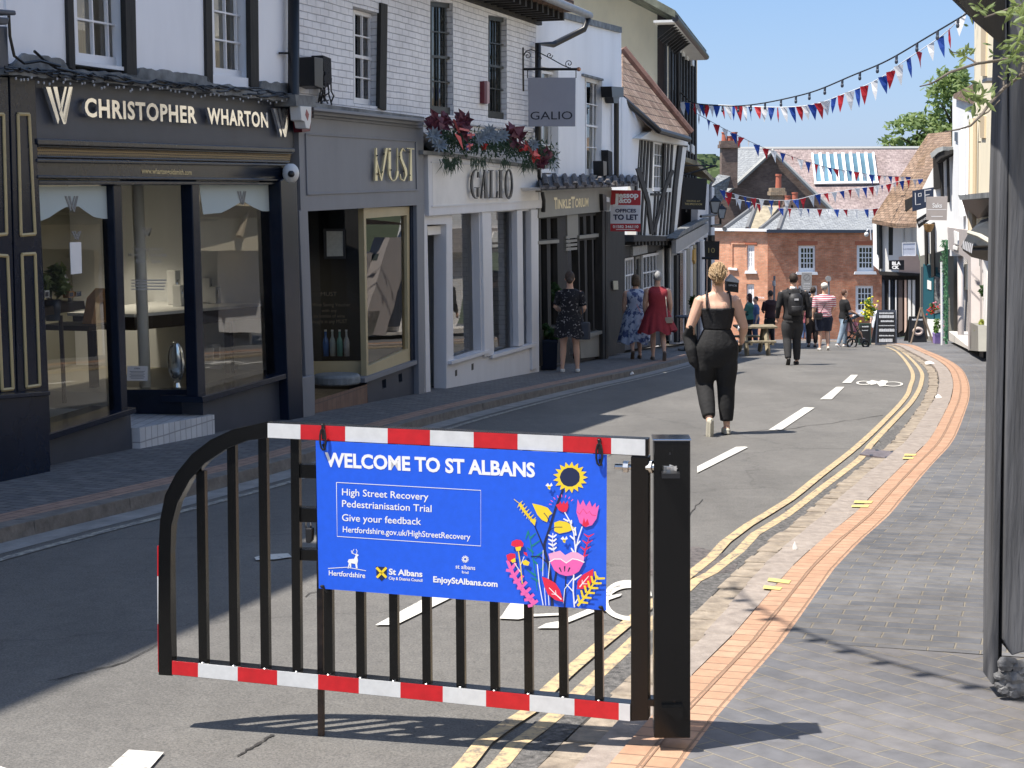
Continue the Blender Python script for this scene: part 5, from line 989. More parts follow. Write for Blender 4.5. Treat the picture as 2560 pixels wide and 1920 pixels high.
# --- B6 : grey shopfronts further down on the left
P6 = Pl((4.35, 39.9, 0), 11)
t6 = thing('low_grey_shop', 'low grey shopfront with a mossy roof beyond the timber framed house', 'building', P6.P(1740, 850))
b = MB(); b.pp(P6, [(1692, 602), (1744, 566), (1746, 445), (1786, 470), (1788, 850), (1692, 860)], -.2, 0); b.build('wall', M_lgrey, t6)
b = MB(); b.pp(P6, [(1690, 600), (1772, 556), (1772, 580), (1690, 634)], 0, .1); b.build('fascia', mat('mid_grey_fascia', (.33, .33, .33), .6, .1, 3), t6)
b = MB(); b.pp(P6, [(1706, 578), (1740, 558), (1772, 544), (1772, 552), (1692, 596)], -.1, .16); b.build('lead_canopy', M_lead, t6)
for u, w_, mt_ in ((1692, 5, M_timb), (1700, 8, M_navy), (1712, 4, M_lgrey), (1718, 8, M_olive), (1729, 3, M_lgrey), (1734, 7, mat('ochre_panel', (.3, .25, .16), .6)), (1745, 5, M_char), (1754, 8, M_lgrey), (1766, 6, M_navy)):
    b = MB(); b.pp(P6, [(u, 640 - (u - 1690) * .6), (u + w_, 638 - (u - 1690) * .6), (u + w_, 852), (u, 856)], 0, .08); b.build('shopfront_panel', mt_, t6)
b = MB(); b.pp(P6, [(1736, 625), (1740, 620), (1741, 650), (1738, 660), (1735, 650)], .08, .14); b.build('ochre_sign', mat('orange_sign', (.5, .28, .05), .6), t6)
b = MB(); q0, q1 = P6.P(1742, 402, .3), P6.P(1786, 446, .45); b.prism([q0, q1, q1 + V((0, 0, -.12)), q0 + V((0, 0, -.12))], -P6.n * 3 + V((0, 0, 1.0))); b.build('roof', mat('yellow_lichen_tiles', (.18, .16, .11), .95, .5, 4, 1, col2=(.42, .36, .24)), t6)
b = MB(); b.tube([P6.P(1786, 448, .35), P6.P(1776, 462, .1), P6.P(1774, 600, .1)], .05, 8); b.build('drainpipe', M_grey, t6)
# ================================================================ FAR END
M_red = brickmat('red_brick', (.58, .2, .1), (.68, .3, .17), (.42, .26, .18), .225, .075, .009, .9, .6, .3, 2.2, big=(.82, .78, .74))
M_redLit = brickmat('sunlit_red_brick', (.66, .28, .16), (.74, .36, .22), (.5, .36, .26), .225, .075, .009, .9, .6, .28, 2.2, big=(.88, .84, .8))  # same red brick, sunlight painted in as a lighter orange tone
M_brn = brickmat('brown_brick', (.14, .09, .075), (.21, .14, .11), (.14, .12, .1), .225, .075, .01, .9, .6, .35, 1.4)
M_purp = tilemat('purple_grey_tiles', (.26, .2, .19), (.34, .27, .25), (.17, .14, .13), .3, .22, bump=.5, big=(.8, .78, .76))
Yb = 80.0; cb7 = at(1919, 700, Yb)
P7 = Pl((cb7.x, cb7.y, 0), e1=(cos(R(6)), sin(R(6)), 0), e2=(0, 0, 1), n=(sin(R(6)), -cos(R(6)), 0))
P7L = Pl((cb7.x, cb7.y, 0), e1=(cos(R(32)), -sin(R(32)), 0), e2=(0, 0, 1), n=(-sin(R(32)), -cos(R(32)), 0))
t7 = thing('red_brick_house', 'red brick building with white sash windows and hipped slate roofs closing the street', 'building', at(1919, 850, Yb))
b = MB(); b.pp(P7, [(1919, 578), (2230, 580), (2230, 900), (1919, 900)], -.3, 0, holes=[[(1996, 614), (2039, 614), (2039, 680), (1996, 680)], [(2142, 613), (2186, 613), (2186, 679), (2142, 679)], [(2139, 714), (2184, 714), (2184, 784), (2139, 784)], [(1996, 714), (2044, 714), (2044, 786), (1996, 786)]]); b.build('wall', M_red, t7)
b = MB(); b.pp(P7L, [(1700, 574), (1919, 578), (1919, 900), (1700, 900)], -.3, 0, holes=[[(1867, 613), (1886, 613), (1886, 677), (1867, 677)], [(1866, 710), (1885, 710), (1885, 770), (1866, 770)], [(1776, 655), (1790, 655), (1790, 700), (1776, 700)]]); b.build('side_wall', M_redLit, t7)
for pl, px, co in ((P7, [(1996, 614), (2039, 614), (2039, 680), (1996, 680)], 4), (P7, [(2142, 613), (2186, 613), (2186, 679), (2142, 679)], 4), (P7, [(2139, 714), (2184, 714), (2184, 784), (2139, 784)], 4), (P7, [(1996, 714), (2044, 714), (2044, 786), (1996, 786)], 4), (P7L, [(1867, 613), (1886, 613), (1886, 677), (1867, 677)], 3), (P7L, [(1866, 710), (1885, 710), (1885, 770), (1866, 770)], 3), (P7L, [(1776, 655), (1790, 655), (1790, 700), (1776, 700)], 2)):
    w_ = window(pl, px, t7, d=-.1, fr=.14, cols=co, rows=4, bars=.045, meet=False)
    (x0, y0), (x1, y1) = px[3], px[2]; b = MB(); b.pp(pl, [(x0 - 4, y0 + 0), (x1 + 4, y1 + 0), (x1 + 6, y1 + 7), (x0 - 6, y0 + 7)], -.1, .12); b.build('sill', M_white, t7)
b = MB(); b.pp(P7L, [(1828, 607), (1862, 608), (1862, 611), (1831, 610), (1831, 672), (1828, 672)], .0, .06); b.build('blind_window_band', M_redLit, t7)
b = MB(); b.pp(P7, [(1917, 574), (2232, 575), (2232, 582), (1917, 582)], -.1, .25); b.build('gutter', M_char, t7); b = MB(); b.pp(P7L, [(1700, 569), (1919, 573), (1919, 579), (1700, 576)], -.1, .25); b.build('white_gutter', M_white, t7)
b = MB(); b.pp(P7L, [(1820, 669), (1842, 671), (1842, 676), (1820, 674)], .0, .12); b.build('string_ledge', M_white, t7)
for pl, px in ((P7L, [(1921 - 60, 606), (1892, 606), (1892, 611), (1861, 611)]), (P7, [(1994, 603), (2044, 603), (2044, 612), (1994, 612)]), (P7, [(2138, 603), (2190, 603), (2190, 612), (2138, 612)])): b = MB(); b.pp(pl, px, .0, .03); b.build('rubbed_brick_arch', mat('rubbed_brick', (.42, .13, .07), .9), t7)
def roofpoly(px, Ys, mt, parent, nm='roof', th=.15):
    P = [at(u, v, y) for (u, v), y in zip(px, Ys)]; b = MB(); b.prism(P, (0, .0, -th)); return b.build(nm, mt, parent)
yR = 84.0
roofpoly([(1811, 572), (1890, 514), (1868, 572)], [81, 84.5, 81], M_slate, t7); roofpoly([(1868, 572), (1890, 514), (1950, 514), (1900, 574)], [81, 84.5, 84.5, 81], mat('tan_lichen_tiles', (.3, .25, .17), .95, .3, 2.5, 1, col2=(.42, .36, .25)), t7)
roofpoly([(1900, 574), (1966, 520), (1946, 576)], [81, 84.5, 80.5], M_slate, t7); roofpoly([(1946, 576), (1966, 520), (2230, 528), (2230, 578)], [80.3, 84.5, 86, 81.5], M_slate, t7)
b = MB()
for A, B_ in (((1811, 572, 81), (1890, 514, 84.5)), ((1890, 514, 84.5), (1868, 572, 80.9)), ((1900, 574, 81), (1966, 520, 84.5)), ((1966, 520, 84.5), (1946, 576, 80.3))): b.tube([at(*A), at(*B_)], .13, 6)
b.build('hip_ridge', mat('ridge_grey', (.14, .14, .14), .8), t7)
# large building behind
t8 = thing('long_roofed_hall', 'long hall behind the brick house with purple grey roof, striped skylight and brown brick gable', 'building', at(2000, 600, 92))
P8 = Pl(at(1929, 450, 90), e1=(1, 0, 0), e2=(0, 0, 1), n=(0, -1, 0))
b = MB(); b.pp(P8, [(1929, 378), (2080, 526), (2080, 640), (1770, 640), (1770, 560), (1812, 482)], -.4, 0); b.build('gable_wall', M_brn, t8)
roofpoly([(1922, 371), (2420, 371), (2420, 560), (1922, 560)], [98, 98, 90.4, 90.4], M_purp, t8)
roofpoly([(1844, 373), (1916, 373), (1931, 379), (1816, 484), (1795, 470)], [98, 98, 89.7, 89.7, 92], M_slate, t8)
b = MB(); b.tube([at(1814, 484, 89.7), at(1931, 377, 89.7), at(2082, 528, 89.7)], .14, 6); b.build('verge', mat('pale_verge', (.4, .4, .38), .8), t8); b = MB(); b.tube([at(1844, 372, 98), at(2420, 370, 98)], .14, 6); b.build('ridge', MC['pale_verge'], t8)
roofpoly([(1796, 436), (1826, 440), (1812, 486), (1760, 560), (1755, 480)], [88, 88, 88, 86, 86], M_slate, t8, 'low_roof')
def skp(s, t): # on the main roof plane
    u = (2030 + (2182 - 2030) * s) * (1 - t) + (2038 + (2192 - 2038) * s) * t; v = (385 - 2 * s) * (1 - t) + (459 - 2 * s) * t
    A, B_, C_ = at(1922, 371, 98), at(2420, 371, 98), at(2420, 560, 90.4); n_ = (B_ - A).cross(C_ - A).normalized(); r = ray(u, v); k = A.dot(n_) / r.dot(n_); return r * k * .9985
sk = MB(); sk.quad(skp(0, 0), skp(0, 1), skp(1, 1), skp(1, 0)); sko = sk.build('skylight', mat('skylight_glass', (.1, .19, .24), .2, .3, .4), t8)
b = MB()
for k in range(9):
    s_ = k / 8; w_ = .014 if k in (0, 8) else .022; q = [skp(s_ - w_, 0), skp(s_ - w_, 1), skp(s_ + w_, 1), skp(s_ + w_, 0)]; b.prism(q, (0, -.12, .08))
q = [skp(-.02, .98), skp(-.02, 1.04), skp(1.02, 1.04), skp(1.02, .98)]; b.prism(q, (0, -.12, .08)); b.build('glazing_bars', M_white, sko)
def chimney(u0, u1, v0, v1, Y, pots, lb, mt):
    p0 = at(u0, v1, Y); p1 = at(u1, v0, Y); t = thing('chimney_stack', lb, 'chimney', p0); w_ = p1.x - p0.x
    b = MB(); b.box((p0.x, Y, p0.z - 1), (p1.x, Y + .8, p1.z)); b.build('stack', mt, t)
    b = MB(); b.box((p0.x - .12, Y - .12, p1.z - .35), (p1.x + .12, Y + .92, p1.z - .15)); b.box((p0.x - .06, Y - .06, p1.z - .149), (p1.x + .06, Y + .86, p1.z + .05)); b.build('corbel', mt, t)
    for (pu, pv) in pots:
        c0 = at(pu, v0, Y + .4); hh = at(pu, pv, Y + .4).z - c0.z; b = MB(); b.loft([[c0 + V((r_ * cos(2 * pi * k / 12), r_ * sin(2 * pi * k / 12), z)) for k in range(12)] for r_, z in ((.17, 0), (.15, hh * .85), (.18, hh * .87), (.18, hh))]); b.build('chimney_pot', mat('terracotta_pot', (.42, .13, .08), .8), t)
chimney(1804, 1845, 354, 426, 88, [(1811, 330), (1824, 340), (1836, 330)], 'brown brick chimney with red pots at the left of the far roofs', M_brn)
chimney(1930, 1960, 472, 540, 85, [(1946, 435)], 'squat tan chimney with one tall orange pot in front of the brown gable', brickmat('tan_brick', (.3, .22, .14), (.38, .29, .2), (.2, .16, .12), .225, .075, .01))
chimney(1962, 1976, 505, 545, 84.5, [(1969, 489)], 'narrow stack with a dark red pot low beside the tan chimney', M_brn); chimney(1982, 1993, 506, 545, 84.5, [(1987, 481)], 'rightmost slim red pot above the slate hip roof', M_brn)
# street crossing in front of the brick house
# trees and hill woodland
def crown(name, c, r, n, size, mt, parent=None, seed=1, clumps=14, gap=.35):
    rr = random.Random(seed); b = MB(); cl = []
    for k in range(clumps):
        a = rr.uniform(0, 2 * pi); z = rr.uniform(-.75, .95); q = math.sqrt(max(0, 1 - z * z)) * rr.uniform(.35, .95); cl.append((V((cos(a) * q * r[0], sin(a) * q * r[1], z * r[2])), rr.uniform(.28, .5)))
    for k in range(n):
        cc, cr_ = rr.choice(cl); d = V((rr.gauss(0, 1), rr.gauss(0, 1), rr.gauss(0, 1))).normalized() * rr.random() ** .4 * cr_
        p = V(c) + cc + V((d.x * r[0], d.y * r[1], d.z * r[2])); e = V((rr.gauss(0, 1), rr.gauss(0, 1), rr.gauss(0, .6))).normalized(); f_ = e.cross(V((rr.gauss(0, 1), rr.gauss(0, 1), rr.gauss(0, 1)))).normalized(); s_ = size * rr.uniform(.6, 1.4)
        b.quad(p - e * s_, p - f_ * s_ * .45, p + e * s_, p + f_ * s_ * .45)
    return b.build(name, mt, parent, uv=False)
def leafmat(name, c1, c2, sc=1.5):
    if name in MC: return MC[name]
    mt = mat(name, c1, .6, .01, sc, col2=c2); N = mt.node_tree; p = N.nodes['Principled BSDF']; tr = N.nodes.new('ShaderNodeBsdfTranslucent'); tr.inputs[0].default_value = (*[min(1, x * 1.6) for x in c2], 1); mx = N.nodes.new('ShaderNodeMixShader'); mx.inputs[0].default_value = .3
    N.links.new(p.outputs[0], mx.inputs[1]); N.links.new(tr.outputs[0], mx.inputs[2]); N.links.new(mx.outputs[0], N.nodes['Material Output'].inputs[0]); return mt
M_lf = leafmat('tree_leaves', (.09, .14, .04), (.22, .29, .1)); M_bark = mat('bark', (.09, .07, .05), .9, .3, 8, .5)
def tree(lb, u, v, Y, r, n, seed, base_v=620, sz=.4):
    c = at(u, v, Y); bz = at(u, base_v, Y); t = thing('broadleaf_tree', lb, 'tree', bz, 'trees behind the right hand roofs')
    b = MB(); b.tube([bz, bz.lerp(c, .5) + V((.3, 0, 0)), c + V((0, 0, r[2] * .3))], [.35, .25, .08], 8); rr = random.Random(seed)
    for k in range(9): a = rr.uniform(0, 6.28); q = bz.lerp(c, rr.uniform(.6, 1)); b.tube([q, q + V((cos(a) * r[0] * .5, sin(a) * r[1] * .5, r[2] * .35)), q + V((cos(a) * r[0] * .85, sin(a) * r[1] * .8, r[2] * .5))], [.12, .06, .02], 5)
    b.build('trunk', M_bark, t, smooth=True); crown('crown', c, r, n, sz, M_lf, t, seed)
tree('large airy green tree rising behind the tiled roof on the right', 2378, 292, 105, (2.1, 2.2, 2.7), 1500, 3, 620, .26)
tree('lower bushy tree spreading left above the long hall roof', 2292, 340, 104, (2.5, 2.2, 1.2), 1300, 5, 600, .24)
tree('small treetop beside the white house at the right', 2412, 232, 108, (1.3, 1.3, 1.5), 420, 9, 600, .24)
# wooded hill on the horizon
b = MB(); rr = random.Random(11)
for k in range(2600):
    x = rr.uniform(-60, 1300); y = rr.uniform(1500, 2750); z = tz(x, y) + rr.uniform(0, 6); s_ = rr.uniform(7, 15); p = V((x, y, z))
    b.ell(p, (s_, s_, s_ * rr.uniform(.8, 1.3)), 6, 4)
hw = b.build('hill_woodland', mat('far_woodland', (.05, .085, .035), .95, .35, .02, col2=(.1, .14, .05)), None, uv=False); tag(hw, 'distant wooded hillside seen between the roofs on the horizon', 'woodland', kind='stuff')
# ================================================================ RIGHT SIDE BUILDINGS (front faces look left, outward normal to -x)
def PlR(x, y, ang): a = R(ang); return Pl((x, y, 0), e1=(sin(a), cos(a), 0), e2=(0, 0, 1), n=(-cos(a), sin(a), 0))
P9 = PlR(14.75, 56, 4); t9 = thing('old_corner_house', 'white old corner house with a big sweeping tiled roof, far right', 'building', P9.P(2250, 860))
cL = P9.P(2196, 600); P9f = Pl((cL.x, cL.y, 0), e1=(1, -.18, 0), e2=(0, 0, 1), n=(-.18, -1, 0)) # end facing the camera
# front built as a facade turned towards us
P9 = Pl(at(2196, 600, 58), e1=(.86, -.5, 0), e2=(0, 0, 1), n=(-.5, -.86, 0)); P9.o.z = 0
P9s = Pl(at(2196, 600, 58), e1=(.35, -.94, 0), e2=(0, 0, 1), n=(-.94, -.35, 0)); P9s.o.z = 0
M_wp2 = mat('sunny_white_wall', (.8, .79, .76), .85, .05, 1.5); M_pk = mat('peach_wall', (.72, .52, .42), .85, .08, 2)
b = MB(); b.pp(P9, [(2196, 552), (2292, 556), (2294, 684), (2262, 686), (2203, 680), (2196, 676)], -.2, 0, holes=[[(2221, 559), (2233, 559), (2232, 638), (2221, 638)], [(2256, 566), (2264, 566), (2264, 603), (2257, 603)], [(2276, 569), (2283, 569), (2283, 603), (2276, 603)]]); b.build('wall', M_wp2, t9)
b = MB(); b.pp(P9, [(2247, 642), (2294, 636), (2310, 686), (2247, 684)], .0, .03); b.build('peach_panel', M_pk, t9)
b = MB(); b.pp(P9s, [(2182, 553), (2196, 552), (2197, 675), (2183, 663)], -.2, 0); b.build('side_wall', M_wp2, t9)
window(P9, [(2221, 559), (2233, 559), (2232, 638), (2221, 638)], t9, cols=2, rows=2, fr=.1, mf=M_dgrn, d=-.03); window(P9, [(2256, 566), (2264, 566), (2264, 603), (2257, 603)], t9, cols=1, rows=1, fr=.05, d=-.05); window(P9, [(2276, 569), (2283, 569), (2283, 603), (2276, 603)], t9, cols=1, rows=1, fr=.05, d=-.05)
b = MB(); b.pp(P9s, [(2191, 556), (2199, 556), (2198, 640), (2192, 636)], .0, .05); b.build('window', M_dbl, t9)
b = MB(); b.tube([P9.P(2201, 556, .08), P9.P(2202, 672, .08)], .07, 6); b.build('drainpipe', M_black, t9)
# long roof slope falling to the left
roofpoly([(2180, 548), (2320, 334), (2378, 328), (2380, 420), (2300, 520), (2296, 558), (2240, 560)], [57.5, 62, 60, 55, 54, 54.5, 56.5], M_tileR := tilemat('brown_roof_tiles', (.2, .13, .09), (.29, .2, .14), (.08, .06, .04), .2, .16, big=(.75, .7, .6)), t9)
b = MB(); b.pp(P9, [(2180, 546), (2296, 552), (2296, 560), (2180, 555)], -.1, .35); b.build('eaves', M_tileR, t9)
b = MB(); b.pp(P9, [(2262, 500), (2281, 492), (2281, 520), (2263, 528)], .3, .9); b.build('dormer', M_timb, t9)
b = MB(); b.pp(P9, [(2196, 678), (2300, 684), (2302, 690), (2200, 688)], -.4, .1); b.build('jetty_beam', M_timb, t9)
b = MB(); b.pp(P9, [(2204, 686), (2330, 688), (2330, 830), (2204, 850)], -.8, -.3); b.build('shopfront', M_timb, t9)
for u, w_, mt_ in ((2206, 5, M_char), (2222, 3, M_white), (2228, 6, M_dbl), (2238, 3, M_white), (2246, 10, mat('brown_post', (.13, .1, .09), .8)), (2261, 5, M_pk), (2270, 7, M_wp2), (2281, 6, M_wp2)):
    b = MB(); b.pp(P9, [(u, 700), (u + w_, 700), (u + w_, 825), (u, 832)], -.3, -.2); b.build('shopfront_post', mt_, t9)
# B9b : white and black jettied bay house
P9b = Pl(at(2300, 600, 50), e1=(.75, -.66, 0), e2=(0, 0, 1), n=(-.66, -.75, 0)); P9b.o.z = 0
t9b = thing('jettied_bay_house', 'white and black timbered bay house with a curved lead topped oriel', 'building', P9b.P(2340, 860))
b = MB(); b.pp(P9b, [(2292, 500), (2342, 400), (2384, 380), (2384, 620), (2300, 640), (2292, 600)], -.3, 0); b.build('wall', M_wp2, t9b)
for px in ([(2332, 392), (2348, 386), (2350, 470), (2334, 474)], [(2310, 560), (2315, 558), (2317, 660), (2312, 664)], [(2326, 560), (2333, 556), (2335, 690), (2328, 694)], [(2350, 400), (2354, 398), (2356, 500), (2352, 502)], [(2366, 392), (2369, 390), (2371, 505), (2368, 506)]): b = MB(); b.pp(P9b, px, .0, .12); b.build('timber', M_timb, t9b)
b = MB(); b.pp(P9b, [(2325, 384), (2342, 370), (2357, 366), (2358, 376), (2344, 382), (2329, 396)], -.4, .5); b.build('lead_bay_roof', mat('pale_lead', (.34, .35, .34), .6, .2, 5), t9b)
b = MB(); b.pp(P9b, [(2337, 392), (2350, 382), (2380, 374), (2380, 384), (2352, 396), (2340, 408)], -.3, .45); b.build('bay_eaves', M_timb, t9b)
b = MB(); b.pp(P9b, [(2300, 620), (2384, 610), (2384, 860), (2300, 860)], -1.2, -.6); b.build('ground_floor', M_olive, t9b)
b = MB(); b.pp(P9b, [(2308, 660), (2334, 670), (2334, 800), (2308, 790)], -.6, -.3); b.pp(P9b, [(2334, 680), (2352, 690), (2352, 800), (2334, 806)], -.6, -.35); b.build('teal_shopfront', mat('teal_paint', (.02, .1, .13), .5), t9b)
b = MB(); b.pp(P9b, [(2318, 700), (2328, 704), (2328, 725), (2318, 722)], -.3, -.28); b.build('poster', M_wp2, t9b); b = MB(); b.pp(P9b, [(2336, 690), (2352, 696), (2352, 780), (2336, 784)], -.35, -.33); b.build('shop_window', mat('display_dark', (.06, .07, .08), .3, .8, 9, col2=(.3, .3, .3)), t9b)
b = MB(); b.pp(P9b, [(2318, 798), (2352, 800), (2352, 845), (2318, 840)], -.6, -.25); b.build('stall_riser', M_wp2, t9b)
# B10/B11 : white and cream tall fronts
P10 = PlR(10.44, 34.9, 14)
M_cream = mat('cream_render', (.78, .7, .52), .85, .06, 1.4, streak=3); M_w10 = mat('white_ribbed_wall', (.78, .78, .77), .85, .05, 2)
tc_ = thing('white_ribbed_house', 'white house with ribbed upper wall and narrow slot windows', 'building', P10.P(2410, 870))
b = MB(); b.pp(P10, [(2381, 242), (2434, 258), (2434, 640), (2368, 640), (2381, 600)], -.3, 0); b.build('wall', M_w10, tc_)
for u in (2386, 2402, 2417): b = MB(); b.pp(P10, [(u, 330), (u + 8, 331), (u + 8, 355), (u, 352)], .0, .04); b.build('slot_window', M_char, tc_)
for u in (2395, 2411, 2426): b = MB(); b.pp(P10, [(u, 320), (u + 5, 320), (u + 5, 540), (u, 540)], 0, .15); b.build('rib', M_w10, tc_)
b = MB(); b.pp(P10, [(2383, 236), (2440, 205), (2440, 262), (2383, 246)], -2, .1); b.build('roof', M_tileR, tc_)
tcr = thing('cream_panelled_house', 'cream rendered tall building with recessed upright panels on the right', 'building', P10.P(2470, 880))
b = MB(); b.pp(P10, [(2436, 40), (2560, -60), (2560, 640), (2434, 640)], -.4, .35); b.build('wall', M_cream, tcr)
b = MB(); aa = P10.L(2436, 300)[0]; 
for px in ([(2452, 60), (2465, 60), (2463, 190), (2452, 190)], [(2448, 290), (2461, 290), (2460, 345), (2450, 345)], [(2484, 272), (2496, 272), (2494, 345), (2484, 345)], [(2484, 120), (2496, 120), (2496, 190), (2486, 190)]): b = MB(); b.pp(P10, px, .35, .38); b.build('recessed_panel', mat('tan_panel', (.5, .4, .26), .8), tcr)
b = MB(); b.tube([P10.P(2432, 300, .45), P10.P(2430, 600, .45)], .07, 8); b.build('drainpipe', mat('tan_pipe', (.42, .35, .25), .6), tcr)
for (u, v) in ((2455, 200), (2484, 184)): b = MB(); b.pp(P10, [(u, v), (u + 12, v - 6), (u + 12, v + 2), (u, v + 8)], .35, .5); b.build('vent_cowl', M_char, tcr)
# B12 : taupe shopfront
M_tp = mat('taupe_board', (.4, .36, .34), .7, .06, 3); M_tpb = brickmat('grey_painted_brick', (.42, .4, .38), (.5, .47, .45), (.2, .18, .17), .225, .075, .012)
t12 = thing('taupe_shopfront_house', 'taupe shopfront with painted brick recess, slim column and pale step on the right', 'building', P10.P(2400, 875))
b = MB(); b.pp(P10, [(2368, 568), (2421, 576), (2424, 650), (2416, 646), (2372, 622)], -.2, .1); b.build('fascia', M_tp, t12)
b = MB(); b.pp(P10, [(2384, 577), (2394, 582), (2394, 612), (2386, 608)], .1, .13); b.pp(P10, [(2382, 614), (2394, 618), (2393, 626), (2382, 622)], .1, .13); b.build('shop_name', M_wp2, t12)
b = MB(); b.pp(P10, [(2372, 622), (2424, 646), (2424, 846), (2372, 828)], -.9, -.6); b.build('recess_wall', M_tpb, t12)
b = MB(); prismP(b, P10, [(2381, 664), (2418, 660), (2418, 724), (2381, 724)], -.6, -.5, [[(2386, 670), (2413, 667), (2413, 718), (2386, 718)]]); b.build('menu_frame', mat('cream_frame', (.7, .66, .52), .7), t12); b = MB(); b.pp(P10, [(2385, 668), (2414, 666), (2414, 719), (2385, 719)], -.58, -.54); b.build('menu_board', M_black, t12)
b = MB(); b.tube([P10.P(2401, 640, -.1), P10.P(2402, 848, -.1)], .085, 12); b.build('column', M_tp, t12, smooth=True)
b = MB(); b.pp(P10, [(2419, 600), (2427, 600), (2428, 872), (2420, 876)], -.3, .12); b.build('corner_post', M_tp, t12)
b = MB(); b.pp(P10, [(2372, 828), (2422, 868), (2422, 874), (2372, 850)], -1.0, .1); b.build('step', mat('pale_stone_step', (.6, .56, .5), .7), t12)
b = MB(); b.pp(P10, [(2427, 640), (2560, 640), (2560, 880), (2428, 872)], -.5, -.2); b.build('shopfront', M_ply, t12)
for u, w_, mt_ in ((2434, 5, M_char), (2440, 8, mat('dark_green_paint', (.06, .075, .07), .5)), (2450, 5, M_tp), (2458, 9, M_ply), (2470, 8, M_char)): b = MB(); b.pp(P10, [(u, 645), (u + w_, 645), (u + w_, 850), (u, 850)], -.2, -.05); b.build('shopfront_post', mt_, t12)
b = MB(); b.pp(P10, [(2424, 805), (2445, 815), (2446, 878), (2424, 876)], -.2, .12); b.build('stall_riser', M_olive, t12)
b = MB(); b.pp(P10, [(2395, 488), (2500, 478), (2500, 492), (2400, 500)], -.3, .9); b.build('lead_hood', M_lead, t12)
b = MB(); b.prism([P10.P(2404, 500, .7), P10.P(2484, 496, .7), P10.P(2484, 560, .05), P10.P(2425, 566, .05)], (.25, .1, 0)); b.build('slanted_sign_board', mat('brown_grey_sign', (.17, .14, .13), .7, .1, 4), t12)
# --- foreground timber corner post and eave at the right edge
M_gt = mat('weathered_grey_timber', (.05, .05, .053), .8, .45, 9, 1.0, streak=14, col2=(.17, .172, .18), bscale=45)
tp = thing('timber_fronted_building', 'weathered grey timber corner posts and dark overhanging eave at the right edge', 'building', G(2520, 1713, .1))
YP = 5.25; PT = Pl(at(2500, 1000, YP), e1=(cos(R(4)), -sin(R(4)), 0), e2=(0, 0, 1), n=(-sin(R(4)), -cos(R(4)), 0)); PT.o.z = 0
b = MB(); b.pp(PT, [(2516, -80), (2522, 400), (2512, 840), (2503, 1200), (2497, 1590), (2496, 1710), (2480, 1712), (2481, 1500), (2489, 900), (2496, 500), (2510, 0), (2510, -80)], -.14, 0); b.build('outer_post', M_gt, tp, bevel=.006)
b = MB(); b.pp(PT, [(2511, -80), (2532, -80), (2520, 800), (2508, 1500), (2504, 1660), (2495, 1660), (2502, 1200), (2512, 600)], -.2, -.05); b.build('gap_strip', M_timb, tp)
b = MB(); b.pp(PT, [(2524, -80), (2620, -80), (2620, 1660), (2560, 1630), (2530, 1640), (2508, 1600), (2514, 1100), (2524, 500)], -.18, .012); b.build('inner_post', M_gt, tp, bevel=.006)
rr = random.Random(2); b = MB()
for (u, v, r_) in ((2515, 1660, .05), (2500, 1690, .04), (2540, 1690, .06), (2530, 1655, .035), (2560, 1680, .06), (2512, 1700, .03), (2530, 1712, .05), (2552, 1718, .06), (2508, 1722, .04), (2525, 1690, .05), (2575, 1712, .06), (2500, 1712, .035), (2545, 1665, .05), (2535, 1730, .05)):
    c_ = PT.P(u, v, .02); r_ *= .62; b.ell(c_, (r_, r_ * .8, r_ * rr.uniform(.6, 1)), 7, 5, M=Matrix.Rotation(rr.uniform(0, 3), 3, 'X'))
b.build('flint_footing', mat('flint', (.1, .1, .105), .6, .6, 14, .8, col2=(.26, .26, .26)), tp)
b = MB(); b.prism([PT.P(2385, -12, .3), PT.P(2418, 30, .25), PT.P(2440, 50, .15), PT.P(2512, 120, 0), PT.P(2514, -60, 0)], (0, .35, .12)); b.build('eave_bracket', M_timb, tp)
aw = V((.318, 1, 0)).normalized(); nr = V((-aw.y, aw.x, 0)); PZ = Pl((1.98, 5.55, 0), e1=aw, e2=(0, 0, 1), n=nr)
b = MB(); b.pbox(PZ, 0, 7.2, -3, 1.9, -5, -.02); b.build('wall', M_cream, tp)
for k in range(9): b = MB(); b.pbox(PZ, .05 + k * .85, .2 + k * .85, -3, 1.9, -.019, .02); b.build('timber', M_timb, tp)
for k in range(4): b = MB(); b.pbox(PZ, .5 + k * 1.7, 1.5 + k * 1.7, -1.9, -.3, -.018, .04); b.build('window', M_dbl, tp)
b = MB(); b.prism([PZ.W(-.1, 1.9, .3), PZ.W(-.1, 4.2, -2.5), PZ.W(-.1, 1.9, -5)], aw * 7.4); b.build('roof', M_tile, tp)
tq = thing('right_hand_row', 'row of cream and brick fronts hidden behind the grey timber post', 'building', PZ.W(8, -2.5))
for k, (a_, b_, mt_, zt_) in enumerate(((7.3, 12, M_w10, 3.6), (12, 17.2, M_cream, 4.2), (17.2, 23, M_w10, 3.8))):
    b = MB(); b.pbox(PZ, a_, b_ - .02, -4.5, zt_, -5, -.02); b.build('wall', mt_, tq); b = MB(); b.pbox(PZ, a_ + .3, b_ - .3, -3.4, -.9, -.019, .05); b.build('shopfront', M_char, tq)
    b = MB(); b.pbox(PZ, a_ + .2, b_ - .2, -.85, -.4, -.019, .1); b.build('fascia', [M_lgrey, M_olive, M_tp][k], tq)
    for i in range(2): b = MB(); b.pbox(PZ, a_ + .9 + i * 2, a_ + 1.8 + i * 2, -.1, 1.1, -.019, .03); b.build('window', M_dbl, tq)
tn = thing('near_right_row', 'row of white and cream fronts beside the camera, just outside the right edge', 'building', V((2.4, 0, gz(0))))
